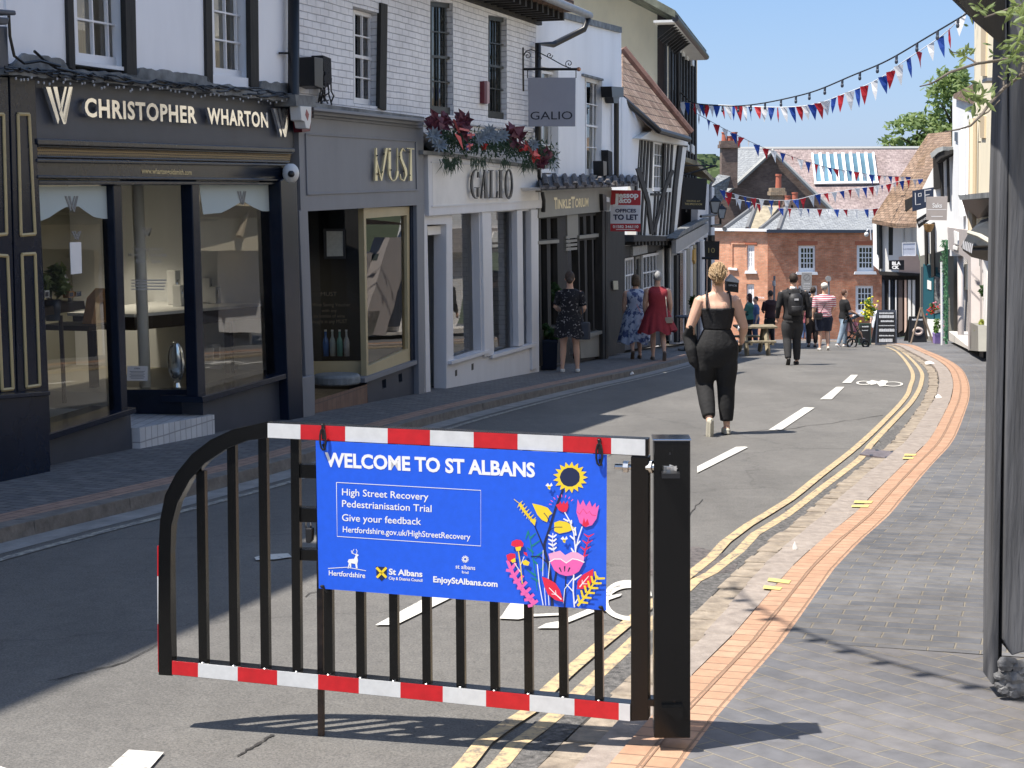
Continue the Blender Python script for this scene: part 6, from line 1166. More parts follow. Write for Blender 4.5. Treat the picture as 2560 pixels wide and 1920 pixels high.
for k, (y0, y1, mt_, zt_) in enumerate(((-14, -8.5, M_cream, 4.6), (-8.5, -3, M_w10, 5.2), (-3, 5.0, M_wp2, 4.4))):
    b = MB(); b.box((2.35, y0, -3), (8, y1 - .02, zt_)); b.build('wall', mt_, tn); b = MB(); b.box((2.3, y0 + .4, -1.5), (2.349, y1 - .4, .6)); b.build('shopfront', [M_navy, M_olive, M_lgrey][k], tn)
    for i in range(2): b = MB(); b.box((2.3, y0 + 1 + i * 2.3, 1.5), (2.349, y0 + 2 + i * 2.3, 3)); b.build('window', M_dbl, tn)
# ================================================================ PEOPLE
M_skin = mat('skin', (.62, .38, .27), .55, .04, 6); M_skin.node_tree.nodes['Principled BSDF'].inputs['Subsurface Weight'].default_value = .08
M_skin2 = mat('tanned_skin', (.45, .26, .18), .6)
def remesh(mb, name, mt, loc, M, voxel, parent=None, smooth=2, uv=False):
    'joins the closed shapes in mb into one continuous surface'
    me = bpy.data.meshes.new(name); me.from_pydata([tuple(M @ q) for q in mb.v], [], mb.f); me.update()
    o = bpy.data.objects.new(name, me); C.objects.link(o)
    r = o.modifiers.new('r', 'REMESH'); r.mode = 'VOXEL'; r.voxel_size = voxel; r.use_smooth_shade = True
    sm = o.modifiers.new('s', 'SMOOTH'); sm.iterations = smooth; sm.factor = .5
    bpy.context.view_layer.update(); me2 = bpy.data.meshes.new_from_object(o.evaluated_get(bpy.context.evaluated_depsgraph_get())); me2.name = name
    o.modifiers.clear(); o.data = me2; bpy.data.meshes.remove(me); me2.materials.clear()
    me2.transform(Matrix.Translation(-loc)) ; me2.materials.append(mt); me2.polygons.foreach_set('use_smooth', [True] * len(me2.polygons))
    if parent: o.parent = parent
    else: o.location = loc
    OFF[o.name] = loc; return o
def rings(mb, rr, n=14):
    'rr: list of (x, y, z, rx, ry) horizontal ellipses'
    L_ = []; q = []
    for i in range(len(rr) - 1):
        p0, p1, p2, p3 = [rr[min(max(i + k, 0), len(rr) - 1)] for k in (-1, 0, 1, 2)]
        for k in range(4): t = k / 4; q.append(tuple(.5 * (2 * p1[c] + (p2[c] - p0[c]) * t + (2 * p0[c] - 5 * p1[c] + 4 * p2[c] - p3[c]) * t * t + (3 * p1[c] - p0[c] - 3 * p2[c] + p3[c]) * t ** 3) for c in range(5)))
    q.append(rr[-1])
    for (x, y, z, rx, ry) in q: L_.append([V((x + rx * cos(2 * pi * k / n), y + ry * sin(2 * pi * k / n), z)) for k in range(n)])
    mb.loft(L_)
def limb(mb, pts, rad, n=12):
    P = [V(p) for p in pts]; rs = list(rad); d0 = (P[0] - P[1]).normalized() * rs[0] * .7; d1 = (P[-1] - P[-2]).normalized() * rs[-1] * .7
    P = [P[0] + d0] + P + [P[-1] + d1]; rs = [rs[0] * .5] + rs + [rs[-1] * .5]; mb.tube(P, rs, n)
def lerpP(a, b_, t): return V(a).lerp(V(b_), t)
def person(label, loc, H, yaw=0, fem=True, la=None, ra=None, ll=None, rl=None, skin=None, hair=('short', (.05, .035, .025)), top=None, bottom=None, shoes=(.05, .05, .05), vox=.016, sock=None, build=1.0, group=None, lean=0, hturn=0, cap=None, straps=None, seat=False):
    skin = skin or M_skin; s = H; loc = V(loc); M = Matrix.Translation(loc) @ Matrix.Rotation(yaw, 4, 'Z') @ Matrix.Scale(s, 4)
    sw = (.102 if fem else .122) * build; hw = (.078 if fem else .07) * build
    la = la or [(-.15, 0, .63), (-.155, .04, .49)]; ra = ra or [(.15, 0, .63), (.155, .04, .49)]
    ll = ll or [(-.055, .01, .28), (-.055, -.01, .045), 0]; rl = rl or [(.055, .01, .28), (.055, -.01, .045), 0]
    Lx = lambda z: lean * max(0, z - .5)
    torso = [(0, Lx(.46), .46, hw * .9, .05), (0, Lx(.49), .49, hw * 1.2, .066), (0, Lx(.52), .52, hw * 1.28 * (1.08 if fem else .98), .075), (0, Lx(.57), .57, hw * 1.12, .068), (0, Lx(.62), .62, (.066 if fem else .08) * build, .056), (0, Lx(.68), .68, (.078 if fem else .092) * build, .062), (0, Lx(.74), .745, (.088 if fem else .104) * build, .066 * build), (0, Lx(.79), .785, sw * .98, .053), (0, Lx(.81), .81, sw * .84, .044), (0, Lx(.82), .828, sw * .5, .038), (0, Lx(.84), .84, .036, .034), (0, Lx(.88), .885, .031, .032)]
    b = MB(); rings(b, torso)
    hx, hy = 0, Lx(.93) + .008
    HM = Matrix.Rotation(hturn, 3, 'Z')
    b.ell((hx, hy, .94), (.044, .054, .062), 16, 12, M=HM); b.ell(V((hx, hy, .905)) + HM @ V((0, .018, 0)), (.031, .036, .034), 12, 8)
    b.ell(V((hx, hy, .925)) + HM @ V((0, .055, 0)), (.008, .012, .012), 8, 6)
    for sx in (-1, 1): b.ell(V((hx, hy, .93)) + HM @ V((sx * .045, -.004, 0)), (.006, .012, .016), 8, 6)
    arms = []
    for sx, (el, wr) in ((-1, la), (1, ra)):
        sh = V((sx * (sw - .014), Lx(.8), .785)); el = V(el); wr = V(wr); arms.append((sx, sh, el, wr)); limb(b, [sh, sh.lerp(el, .5), el, el.lerp(wr, .35), wr], [.034 * build, .03 * build, .0235 * build, .0235 * build, .015])
        dr = (wr - el).normalized(); hd = wr + dr * .035; limb(b, [wr, hd], [.015, .02]); side = dr.cross(V((1, 0, 0))).normalized()
        for q, l_ in ((-1.5, .03), (-.5, .038), (.5, .036), (1.5, .028)): f0 = hd + side * q * .008; f1 = f0 + dr * l_ + V((-sx * .012, .004, 0)); limb(b, [f0, f0.lerp(f1, .6) , f1], [.006, .0058, .0045], 8)
        limb(b, [wr + dr * .015, wr + dr * .03 + side * .026 * (1 if True else -1)], [.008, .006], 8)
    legs = []
    for sx, lg in ((-1, ll), (1, rl)):
        hp = V((sx * .052 * build, 0, .5)); kn, an, tilt = V(lg[0]), V(lg[1]), lg[2]; legs.append((sx, hp, kn, an, tilt))
        limb(b, [hp, hp.lerp(kn, .5), kn, kn.lerp(an, .3), an], [.047 * build, .043 * build, .032, .034, .018])
        ft = V((0, cos(tilt), -sin(tilt))); limb(b, [an + V((0, -.01, -.005)), an + ft * .05 + V((0, 0, -.025)) * cos(tilt), an + ft * .1 + V((0, 0, -.033)) * cos(tilt)], [.02, .018, .012])
    body = remesh(b, 'person', skin, loc, M, vox * .8 if vox < .014 else vox); tag(body, label, 'person', group)
    # shoes
    for (sx, hp, kn, an, tilt) in legs:
        ft = V((0, cos(tilt), -sin(tilt))); dn = V((0, -sin(tilt), -cos(tilt))); b = MB()
        c_ = [an + ft * -.022 + dn * .022, an + ft * .02 + dn * .025, an + ft * .07 + dn * .03, an + ft * .115 + dn * .034]
        limb(b, c_, [.021, .023, .023, .014]); Rm = [q + dn * .012 for q in c_]; b.tube([Rm[0] - ft * .018, Rm[0], Rm[1], Rm[2], Rm[3] + ft * .008], [.012, .022, .023, .024, .012], 12, flat=.35)
        remesh(b, 'shoe', mat('shoe_%d_%d_%d' % tuple(int(x * 99) for x in shoes), shoes, .6), loc, M, vox * .8, body, 1)
    inf = .009
    if bottom:
        kind, col, endz = bottom[:3]; mt = bottom[3] if len(bottom) > 3 and bottom[3] else mat('%s_cloth_%d_%d_%d' % (kind, *[int(x * 99) for x in col]), col, .9, .2, 14, .4); wide = bottom[4] if len(bottom) > 4 else 1.0
        b = MB()
        if kind in ('trousers', 'shorts'):
            hxr = torso[2][3] + inf; rings(b, [(0, 0, .4, hxr * .8, .05), (0, 0, .43, hxr * .93, .066), (0, 0, .47, hxr * .985, .077)] + [(x, y, z, rx + inf, ry + inf) for (x, y, z, rx, ry) in torso[2:5]])
            for (sx, hp, kn, an, tilt) in legs:
                P = [hp.lerp(kn, .25), hp.lerp(kn, .5), kn, kn.lerp(an, .5), an]; r_ = [.058 * build, .057 * build * (1 + (wide - 1) * .6), .048 * wide, .043 * wide, .034 * wide]
                if kind == 'shorts': P = [hp.lerp(kn, .14), hp.lerp(kn, .5), hp.lerp(kn, endz)]; r_ = [.068 * build, .062 * build, .056 * build]
                else: P[-1] = kn.lerp(an, endz)
                b.tube([P[0] + V((-sx * .012, 0, .06)), P[0] + V((-sx * .004, 0, .03))] + P, [r_[0] * .62, r_[0] * .9] + r_, 14)
            remesh(b, kind, mt, loc, M, vox, body, 12)
        else:
            n = 40; z1 = endz; L_ = []
            prof = [(.835, sw * .5, .036), (.815, sw * .78, .045), (.79, sw * .99, .064 * build), (.745, torso[6][3] + .01, .08 * build), (.68, torso[5][3] + .01, .076 * build), (.62, torso[4][3] + .016, .072 * build), (.54, hw * 1.5, .096)]
            fl = wide; prof += [((.54 + z1) / 2, hw * 1.5 + .02 * fl, .1 + .015 * fl), (z1, hw * 1.5 + .042 * fl, .11 + .035 * fl)]
            rr = random.Random(int(H * 1000))
            for (z, rx, ry) in prof:
                amp = .0 if z > .6 else .008 * fl * (.6 - z) / (.6 - z1 + .01)
                L_.append([V((rx * cos(2 * pi * k / n) * (1 + amp * 12 * sin(k * 1.9)), Lx(z) + ry * sin(2 * pi * k / n) * (1 + amp * 12 * cos(k * 2.3)), z + (amp * 2 * sin(k * .9) if z == z1 else 0))) for k in range(n)])
            b.loft(L_, cap=False); b.v = [M @ q for q in b.v]
            o = b.build('dress', mt, body, smooth=True)
    if top:
        col, sl, z0 = top[:3]; mt = top[3] if len(top) > 3 and top[3] else mat('top_cloth_%d_%d_%d' % tuple(int(x * 99) for x in col), col, .9, .15, 12, .3); b = MB()
        if straps:
            rings(b, [(x, y, z, rx + inf, ry + inf) for (x, y, z, rx, ry) in torso if z0 <= z < .75] )
            for sx in (-1, 1):
                b.tube([(sx * .068, -.07, .735), (sx * .07, -.062, .79), (sx * .066, -.02, .838), (sx * .06, .035, .825), (sx * .058, .06, .76)], .0075, 8)
        else:
            tt = [q for q in torso if z0 <= q[2] < .835]; tt = [(0, Lx(z0), z0, (torso[2][3] + .004) if z0 < .56 else .09, torso[2][4])] + tt if z0 < .56 else tt
            rings(b, [(x, y, z, rx + inf + (.006 if not fem else 0), ry + inf + .004) for (x, y, z, rx, ry) in tt])
            rings(b, [(0, Lx(.82), .80, sw * .95, .05), (0, Lx(.83), .835, sw * .5, .042)])
        if sl > 0:
            for (sx, sh, el, wr) in arms:
                if sl <= .5: P = [sh, sh.lerp(el, sl * 2)]; r_ = [.043, .037]
                else: P = [sh, sh.lerp(el, .5), el, el.lerp(wr, (sl - .5) * 2)]; r_ = [.043, .038, .031, .024]
                b.tube([P[0] + (P[0] - P[1]).normalized() * .02] + P, [r_[0] * .7] + r_, 12)
        remesh(b, 'top' if sl < .9 else 'jacket', mt, loc, M, vox, body, 2)
    # hair
    st, hc = hair; mh = mat('hair_%d_%d_%d' % tuple(int(x * 99) for x in hc), hc, .7, .35, 30, .6); hc0 = V((hx, hy, .945)); b = MB()
    if st != 'none':
        b.ell(hc0 + HM @ V((0, -.012, .006)), (.049, .052, .06), 16, 12, M=HM)
        if st == 'bun': b.ell(hc0 + HM @ V((0, -.066, -.022)), (.022, .02, .024), 12, 8); b.ell(hc0 + HM @ V((0, -.05, -.03)), (.034, .03, .03), 12, 8)
        if st == 'bob': rings(b, [(hx, hy - .018, .965, .046, .044), (hx, hy - .02, .93, .052, .046), (hx, hy - .024, .89, .055, .042), (hx, hy - .022, .865, .045, .03)])
        if st == 'long': rings(b, [(hx, hy - .018, .965, .047, .044), (hx, hy - .02, .92, .053, .046), (hx, hy - .03, .86, .056, .036), (hx, hy - .04, .81, .045, .02)])
        remesh(b, 'hair', mh, loc, M, vox * .8, body, 1)
    if cap:
        b = MB(); b.ell(hc0 + V((0, -.004, .022)), (.053, .06, .045), 16, 10); b.ell(hc0 + HM @ V((0, .06, .012)), (.034, .036, .006), 12, 6); remesh(b, 'cap', mat('cap_cloth', cap, .9), loc, M, vox * .8, body, 1)
    return body, M
def strapbag(label, cat, M, pts, box, col, name='handbag', strap=None, flap=True, grp=None):
    'a small bag: box = (centre, half sizes) in body units'
    c_, hs = V(box[0]), V(box[1]); w_ = M @ c_; t = thing(name, label, cat, w_, grp)
    b = MB(); rr_ = []
    for z, k in ((-1, .92), (-.9, 1), (.8, .94), (1, .85)): rr_.append([V((c_.x + hs.x * k * x, c_.y + hs.y * k * y, c_.z + hs.z * z)) for x, y in ((-1, -.7), (-.7, -1), (.7, -1), (1, -.7), (1, .7), (.7, 1), (-.7, 1), (-1, .7))])
    b.loft(rr_); b.v = [M @ q for q in b.v]; b.build('bag_body', mat('bag_%d_%d_%d' % tuple(int(x * 99) for x in col), col, .5, .1, 10), t, bevel=.003)
    if pts: b = MB(); b.tube([M @ V(p) for p in pts], .009, 6); b.build('strap', mat('strap_%d' % int(sum(strap or col) * 99), strap or col, .6), t)
    if flap: b = MB(); b.box(c_ + V((-hs.x * .95, -hs.y * 1.12, 0)), c_ + V((hs.x * .95, -hs.y * .98, hs.z * .9))); b.v = [M @ q for q in b.v]; b.build('flap', MC['bag_%d_%d_%d' % tuple(int(x * 99) for x in col)], t)
    return t
# --- the woman in black walking away in the middle of the road
gl_ = G(1790, 1086); HW = 1.69
M_blk = mat('black_trouser_cloth', (.012, .012, .013), .85, .3, 8, .5); M_cam = mat('black_ruched_camisole', (.010, .010, .012), .7, .2, 10, .6)
hero, MH = person('woman in black camisole and loose black trousers walking away down the road', gl_, HW, 0, True,
    la=[(-.158, -.01, .63), (-.135, .07, .55)], ra=[(.155, -.005, .63), (.16, .1, .555)], ll=[(-.065, .04, .29), (-.052, -.11, .09), 1.25], rl=[(.058, .02, .285), (.062, .0, .045), 0],
    hair=('bun', (.36, .23, .12)), top=((.01, .01, .01), 0, .575, M_cam), straps=True, bottom=('trousers', (.01, .01, .01), .86, M_blk, 1.12), shoes=(.5, .47, .38), vox=.0085, build=1.1)
rr = random.Random(3); hs_ = MB(); hcn = V((0, .008, .95))
for k in range(150):
    a = rr.uniform(-pi, pi); z0 = rr.uniform(-.2, 1.0); r0 = math.sqrt(max(.02, 1 - z0 * z0)); p0 = hcn + V((sin(a) * .052 * r0, cos(a) * .05 * r0 - .012, z0 * .062)); p3 = hcn + V((rr.gauss(0, .012), -.075 + rr.gauss(0, .006), -.022 + rr.gauss(0, .012)))
    p1 = p0.lerp(p3, .35) + (p0 - hcn) * .32; p2 = p0.lerp(p3, .7) + (p0.lerp(p3, .7) - hcn) * .35; hs_.tube([MH @ q for q in (p0, p1, p2, p3)], .0028, 4)
for k in range(26): a = rr.uniform(-1.2, 1.2); p0 = hcn + V((sin(a) * .03, -.045, -.045)); hs_.tube([MH @ q for q in (p0, p0 + V((rr.gauss(0, .008), -.004, -.012)), p0 + V((rr.gauss(0, .014), rr.uniform(-.006, .004), -.03)))], .0018, 4)
for o_ in hero.children:
    if o_.name.startswith('hair'): hs_.build('hair_strands', mat('blonde_strands', (.3, .19, .09), .5, .4, 40, col2=(.62, .44, .25)), o_, uv=False)
b = MB(); b.v = []; limb(b, [(-.155, -.02, .64), (-.165, .03, .58), (-.15, -.005, .5), (-.135, -.01, .43), (-.12, -.015, .4)], [.022, .036, .035, .03, .015]); limb(b, [(-.15, .03, .6), (-.125, .06, .52), (-.12, .03, .45)], [.025, .03, .02])
o = remesh(b, 'cardigan', M_blk, gl_, MH, .012, None, 2); tag(o, 'black cardigan draped over the left forearm of the woman in black', 'cardigan')
b = MB(); limb(b, [(.15, .12, .6), (.155, .14, .62)], [.014, .014]); o = remesh(b, 'phone', M_lgrey, gl_, MH, .008, None, 1); tag(o, 'small pale phone held in front by the woman in black', 'phone')
# --- three people on the left pavement
def flor(name, c1, c2, sc, th=.5):
    mt = mat(name, c1, .85, .01, sc, col2=c2); N = mt.node_tree
    for n_ in N.nodes:
        if n_.type == 'VALTORGB': n_.color_ramp.elements[0].position = th; n_.color_ramp.elements[1].position = th + .06; n_.color_ramp.elements[0].color = (*c1, 1)
    return mt
q = G(1425, 931, .1)
fl1, M1 = person('woman in a short black dress with a pale print looking at the toy shop window', q, 1.64, R(-6), True, la=[(-.14, .02, .65), (-.09, .1, .6)], ra=[(.14, .0, .64), (.1, .09, .58)], ll=[(-.065, 0, .28), (-.075, -.02, .045), 0], rl=[(.06, .01, .28), (.075, 0, .045), 0],
    hair=('bun', (.06, .04, .03)), bottom=('dress', (.02, .02, .02), .36, flor('black_print_dress', (.008, .008, .012), (.35, .33, .33), 26, .58), .7), top=((.01, .01, .012), .42, .74, MC['black_print_dress']), shoes=(.6, .6, .58), vox=.013, build=1.12)
strapbag('large dark printed shoulder bag held by the woman in the black dress', 'bag', M1, [(.1, .03, .8), (.13, -.05, .6), (.13, -.05, .5)], ((.13, -.03, .42), (.075, .03, .085)), (.035, .04, .055), 'shoulder_bag', flap=False)
q = G(1588, 897, .1)
bl1, M2 = person('woman in a long sleeveless blue patterned dress walking away beside the woman in red', q, 1.68, R(4), True, la=[(-.13, .02, .64), (-.12, .06, .5)], ra=[(.135, -.01, .64), (.14, .03, .5)], ll=[(-.05, -.06, .28), (-.055, -.16, .1), .9], rl=[(.05, .03, .28), (.06, .02, .045), 0],
    hair=('bob', (.1, .065, .035)), bottom=('dress', (.2, .2, .3), .2, flor('blue_marbled_dress', (.07, .1, .22), (.45, .5, .6), 9, .45), 1.5), shoes=(.12, .08, .05), vox=.014, build=1.2)
strapbag('small pink handbag on the hip of the woman in the blue dress', 'bag', M2, [(-.09, -.03, .81), (0, -.085, .66), (.08, -.08, .5)], ((.1, -.09, .45), (.05, .02, .032)), (.6, .27, .26))
q = G(1643, 900, .1)
rd1, M3 = person('grey haired woman in a sleeveless dark red dress walking away on the left pavement', q, 1.72, R(2), True, la=[(-.14, .02, .64), (-.13, .06, .5)], ra=[(.145, -.0, .64), (.15, .06, .52)], ll=[(-.045, .03, .28), (-.045, .02, .045), 0], rl=[(.055, -.05, .28), (.06, -.16, .1), 1.0],
    hair=('short', (.28, .28, .28)), bottom=('dress', (.3, .03, .04), .32, mat('dark_red_dress', (.3, .03, .04), .85, .2, 8, .4), 1.6), shoes=(.15, .12, .1), vox=.014, build=1.22)
strapbag('small beige and brown handbag hanging from the shoulder of the woman in red', 'bag', M3, [(.07, -.02, .82), (.085, -.08, .7), (.1, -.085, .5)], ((.115, -.09, .46), (.045, .022, .032)), (.38, .32, .25), strap=(.5, .46, .4))
# --- man with backpack
q = G(1980, 912); M_suit = mat('black_suit', (.014, .014, .016), .8, .2, 6, .3)
mn, M4 = person('dark haired man in a black suit with a backpack walking away down the road', q, 1.76, R(2), False, la=[(-.16, -.01, .64), (-.165, .04, .5)], ra=[(.16, -.02, .64), (.165, .02, .5)], ll=[(-.06, -.01, .29), (-.065, -.1, .075), .9], rl=[(.05, .02, .285), (.055, .01, .045), 0], hair=('short', (.03, .018, .012)), top=((.014, .014, .016), .95, .47, M_suit), bottom=('trousers', (.03, .03, .032), .97, mat('charcoal_trousers', (.03, .03, .032), .85, .2, 8, .3), 1.05), shoes=(.015, .013, .012), vox=.014, build=1.14)
b = MB(); rings(b, [(0, 0, .835, .042, .042), (0, 0, .86, .036, .037)]); remesh(b, 'collar', M_white, q, M4, .012, mn, 1)
t = thing('backpack', 'black backpack with a small pale logo on the back of the man in the suit', 'backpack', M4 @ V((0, -.12, .62))); b = MB(); rings(b, [(0, -.12, .555, .06, .035), (0, -.125, .575, .08, .05), (0, -.125, .65, .082, .055), (0, -.12, .74, .078, .045), (0, -.105, .79, .05, .03)]); b.v = [M4 @ q_ for q_ in b.v]; b.build('pack', mat('black_nylon', (.012, .012, .014), .6, .2, 8, .3), t, smooth=True)
b = MB(); rings(b, [(0, -.165, .575, .06, .03), (0, -.175, .61, .062, .032), (0, -.17, .66, .058, .022)]); b.v = [M4 @ q_ for q_ in b.v]; b.build('front_pocket', MC['black_nylon'], t, smooth=True)
b = MB(); b.box((-.022, -.176, .72), (.022, -.168, .74)); b.v = [M4 @ q_ for q_ in b.v]; b.build('logo', M_lgrey, t)
for sx in (-1, 1): b = MB(); b.tube([M4 @ V(p) for p in ((sx * .06, -.1, .79), (sx * .065, -.03, .84), (sx * .065, .06, .8))], .018, 6); b.build('strap', MC['black_nylon'], t)
# --- man with cap, striped shirt and shorts
q = G(2058, 876); M_pst = bpy.data.materials.new('pink_striped_shirt'); M_pst.use_nodes = True; N = M_pst.node_tree; wv = N.nodes.new('ShaderNodeTexWave'); wv.bands_direction = 'Z'; wv.inputs['Scale'].default_value = 6; wv.inputs['Distortion'].default_value = 1.2; tc = N.nodes.new('ShaderNodeTexCoord'); N.links.new(tc.outputs['Object'], wv.inputs[0]); rm = N.nodes.new('ShaderNodeValToRGB'); rm.color_ramp.elements[0].position = .4; rm.color_ramp.elements[1].position = .5; rm.color_ramp.elements[0].color = (.42, .06, .1, 1); rm.color_ramp.elements[1].color = (.7, .6, .62, 1); N.links.new(wv.outputs[0], rm.inputs[0]); N.links.new(rm.outputs[0], N.nodes['Principled BSDF'].inputs[0])
cp, M5 = person('man in a white cap, pink striped shirt and navy shorts walking away', q, 1.72, R(0), False, la=[(-.15, -.02, .64), (-.16, .0, .5)], ra=[(.15, .02, .65), (.12, .1, .56)], ll=[(-.05, 0, .28), (-.055, -.02, .045), 0], rl=[(.055, .02, .28), (.06, -.05, .06), .5], hair=('short', (.3, .28, .26)), cap=(.7, .68, .62), top=((.5, .1, .1), .5, .5, M_pst), bottom=('shorts', (.015, .02, .04), .95), shoes=(.55, .53, .5), vox=.016, build=1.18)
strapbag('black messenger bag slung across the back of the man in the striped shirt', 'bag', M5, [(.08, -.02, .82), (0, -.1, .7), (-.08, -.08, .55)], ((-.1, -.08, .52), (.06, .03, .05)), (.02, .02, .022), 'messenger_bag')
# --- man in black pushing a pushchair, seen from the side
q = G(2108, 868); PM6 = person('bearded man in black t shirt and light jeans pushing a pushchair to the right', q, 1.62, R(-78), False, la=[(-.13, .04, .65), (-.12, .15, .6)], ra=[(.13, .04, .65), (.12, .15, .6)], ll=[(-.05, .05, .28), (-.055, .05, .045), 0], rl=[(.05, -.05, .28), (.055, -.12, .06), .5], hair=('short', (.12, .06, .04)), top=((.012, .012, .014), .5, .5), bottom=('trousers', (.28, .38, .48), .97, mat('light_jeans', (.25, .33, .42), .9, .2, 8), 1.0), shoes=(.7, .68, .66), vox=.016)[1]
strapbag('pink and white patterned bag hanging from the pushchair handle', 'bag', PM6, None, ((.05, .1, .36), (.05, .06, .08)), (.7, .42, .45), 'shopping_bag', flap=False)
qp = at(2145, 862, q.y); zg = gz(q.y); pc = thing('pushchair', 'black three wheeled pushchair with hood turned to the right', 'pushchair', (qp.x, q.y, zg))
b = MB(); X = lambda u: at(u, 860, q.y).x; Z = lambda v: at(2140, v, q.y).z
for dy in (-.2, .2): b.tube([(X(2110), q.y + dy, Z(782)), (X(2118), q.y + dy, Z(790)), (X(2150), q.y + dy, Z(845)), (X(2166), q.y + dy, Z(850))], .018, 6); b.tube([(X(2150), q.y + dy, Z(812)), (X(2120), q.y + dy, Z(852))], .018, 6)
b.tube([(X(2110), q.y - .2, Z(782)), (X(2110), q.y + .2, Z(782))], .02, 6); b.build('frame', M_black, pc)
for u, r_, dys in ((2125, .13, (-.25, .25)), (2164, .09, (-.04, .04))):
    for dy in dys: b = MB(); c_ = V((X(u), q.y + dy, zg + r_)); b.tube([c_ + V((r_ * cos(a), 0, r_ * sin(a))) for a in [2 * pi * k / 16 for k in range(17)]], .025, 6, False); b.tube([c_ - V((0, .03, 0)), c_ + V((0, .03, 0))], .03, 8); b.build('wheel', M_black, pc)
b = MB(); b.prism([(X(2128), q.y - .2, Z(830)), (X(2150), q.y - .2, Z(838)), (X(2150), q.y + .2, Z(838)), (X(2128), q.y + .2, Z(830))], (0, 0, -.06)); b.prism([(X(2122), q.y - .2, Z(795)), (X(2130), q.y - .2, Z(832)), (X(2130), q.y + .2, Z(832)), (X(2122), q.y + .2, Z(795))], (-.05, 0, 0)); b.build('seat', M_black, pc)
b = MB(); cc = V((X(2128), q.y, Z(808))); b.loft([[cc + V((.3 * sin(a) * w_, dy, .3 * cos(a) * w_)) for a in [-1.5 + 2.2 * k / 10 for k in range(11)]] for dy, w_ in ((-.22, .9), (-.1, 1), (.1, 1), (.22, .9))], cap=False); b.build('hood', M_black, pc, smooth=True)
person('small child in a pink top sitting in the pushchair', V((X(2136), q.y, Z(832) - .35)), .8, R(-70), True, la=[(-.14, .04, .62), (-.1, .12, .55)], ra=[(.14, .04, .62), (.1, .12, .55)], ll=[(-.06, .2, .46), (-.06, .26, .26), 0], rl=[(.06, .2, .46), (.06, .28, .26), 0], hair=('short', (.45, .3, .16)), top=((.75, .3, .4), .3, .46), shoes=(.6, .5, .5), vox=.018, build=1.15)
# --- group standing at the far left of the square
for (u, v, Hh, yw, lb, hr, tp_, bt, sk) in ((1872, 862, 1.62, 60, 'woman in a green top and black trousers standing beyond the bench', ('long', (.05, .02, .02)), ((.06, .2, .17), .4, .5), ('trousers', (.012, .012, .014), .97), None),
        (1888, 858, 1.62, 100, 'person in a blue shirt standing behind the woman in green', ('short', (.03, .025, .02)), ((.1, .16, .3), .5, .48), ('trousers', (.06, .09, .16), .97), None),
        (1924, 862, 1.7, 30, 'person in dark clothes with a grey bag standing between the bench and the suited man', ('short', (.04, .03, .03)), ((.03, .012, .016), .5, .5), ('trousers', (.015, .015, .02), .97), M_skin2),
        (2012, 850, 1.62, -10, 'person in a red and navy striped top half hidden right of the suited man', ('short', (.2, .12, .06)), ((.3, .08, .1), .5, .5), ('trousers', (.1, .14, .25), .97), None),
        (2030, 868, 1.7, 0, 'dark figure in black leggings just left of the man in the white cap', ('short', (.03, .02, .02)), ((.012, .012, .014), .6, .48), ('trousers', (.03, .022, .02), .9), M_skin2),
        (2190, 842, 1.72, 150, 'person in white shirt and white shorts standing by the shop at the far right', ('short', (.35, .3, .25)), ((.75, .76, .78), .5, .5), ('shorts', (.7, .72, .76), .8), None)):
    q = G(u, v); person(lb, q, Hh, R(yw), 'woman' in lb, hair=hr, top=tp_, bottom=bt, skin=sk, vox=.018, build=1.15, la=[(-.14, .04, .64), (-.06, .12, .6)] if u in (1872, 1924) else None, ra=[(.14, .04, .64), (.06, .12, .6)] if u in (1872, 1924) else None, group=None)
# ================================================================ SIGNS AND FITTINGS
M_sgrey = mat('pale_blue_grey_board', (.3, .31, .36), .6, .04, 3); M_ink = mat('dark_lettering', (.015, .018, .03), .6); M_bronze = mat('copper_finial', (.5, .25, .15), .3, metal=.8)
def sgnpl(u, v, Y, nrm): return Pl(at(u, v, Y), e1=V((-nrm.y, nrm.x, 0)), e2=(0, 0, 1), n=nrm)
FACE = V((0, -1, 0)).normalized()
def sign(name, label, cat, Y, px, mt, texts=(), extra=None, th=.03, nrm=None, group=None, frame=None):
    nrm = nrm or V((-.12, -1, 0)).normalized(); u = sum(p[0] for p in px) / 4; v = sum(p[1] for p in px) / 4; pl = sgnpl(u, v, Y, nrm)
    t = thing(name, label, cat, pl.P(u, v), group); b = MB(); b.pp(pl, px, -th, 0); b.build('panel', mt, t, bevel=.003)
    if frame:
        b = MB(); P = [V(pl.P(*q, .004)) for q in px]; c_ = sum(P, V()) / 4; prismP(b, pl, [q for q in P], -.01, .012, [[c_ + (q - c_) * .9 for q in P]]); b.build('frame', frame, t)
    for mt2, rows in texts:
        b = MB()
        for r_ in rows:
            if not isinstance(r_[0], str): b2 = MB(); poly(b2, r_, .002, pl=pl); b2.build('painted_band', mt2, t, uv=False); continue
            if isinstance(r_[0], str): ptext(b, pl, r_[0], r_[1], r_[2], r_[3], .004, bold=r_[4] if len(r_) > 4 else .015)
        if b.v: b.build('lettering', mt2, t, uv=False)
    return t, pl
def bracket(t, pts, r=.014, nm='bracket', mt=None): b = MB(); b.tube(pts, r, 6); return b.build(nm, mt or M_black, t)
sg, pl = sign('hanging_sign', 'square pale blue grey hanging sign on a scrolled iron bracket above the flower garland', 'hanging sign', 24.4, [(1320, 194), (1439, 194), (1438, 316), (1321, 316)], M_sgrey, [(M_ink, [('GALIO', (1326, 278), (1431, 277), (1326, 299), .0)])])
bracket(sg, [pl.P(1299, 173), pl.P(1443, 173)], .022); bracket(sg, [pl.P(1307, 119), pl.P(1308, 228)], .02)
b = MB(); b.ell(pl.P(1447, 173), .035, 10, 6); b.build('finial', M_bronze, sg, smooth=True)
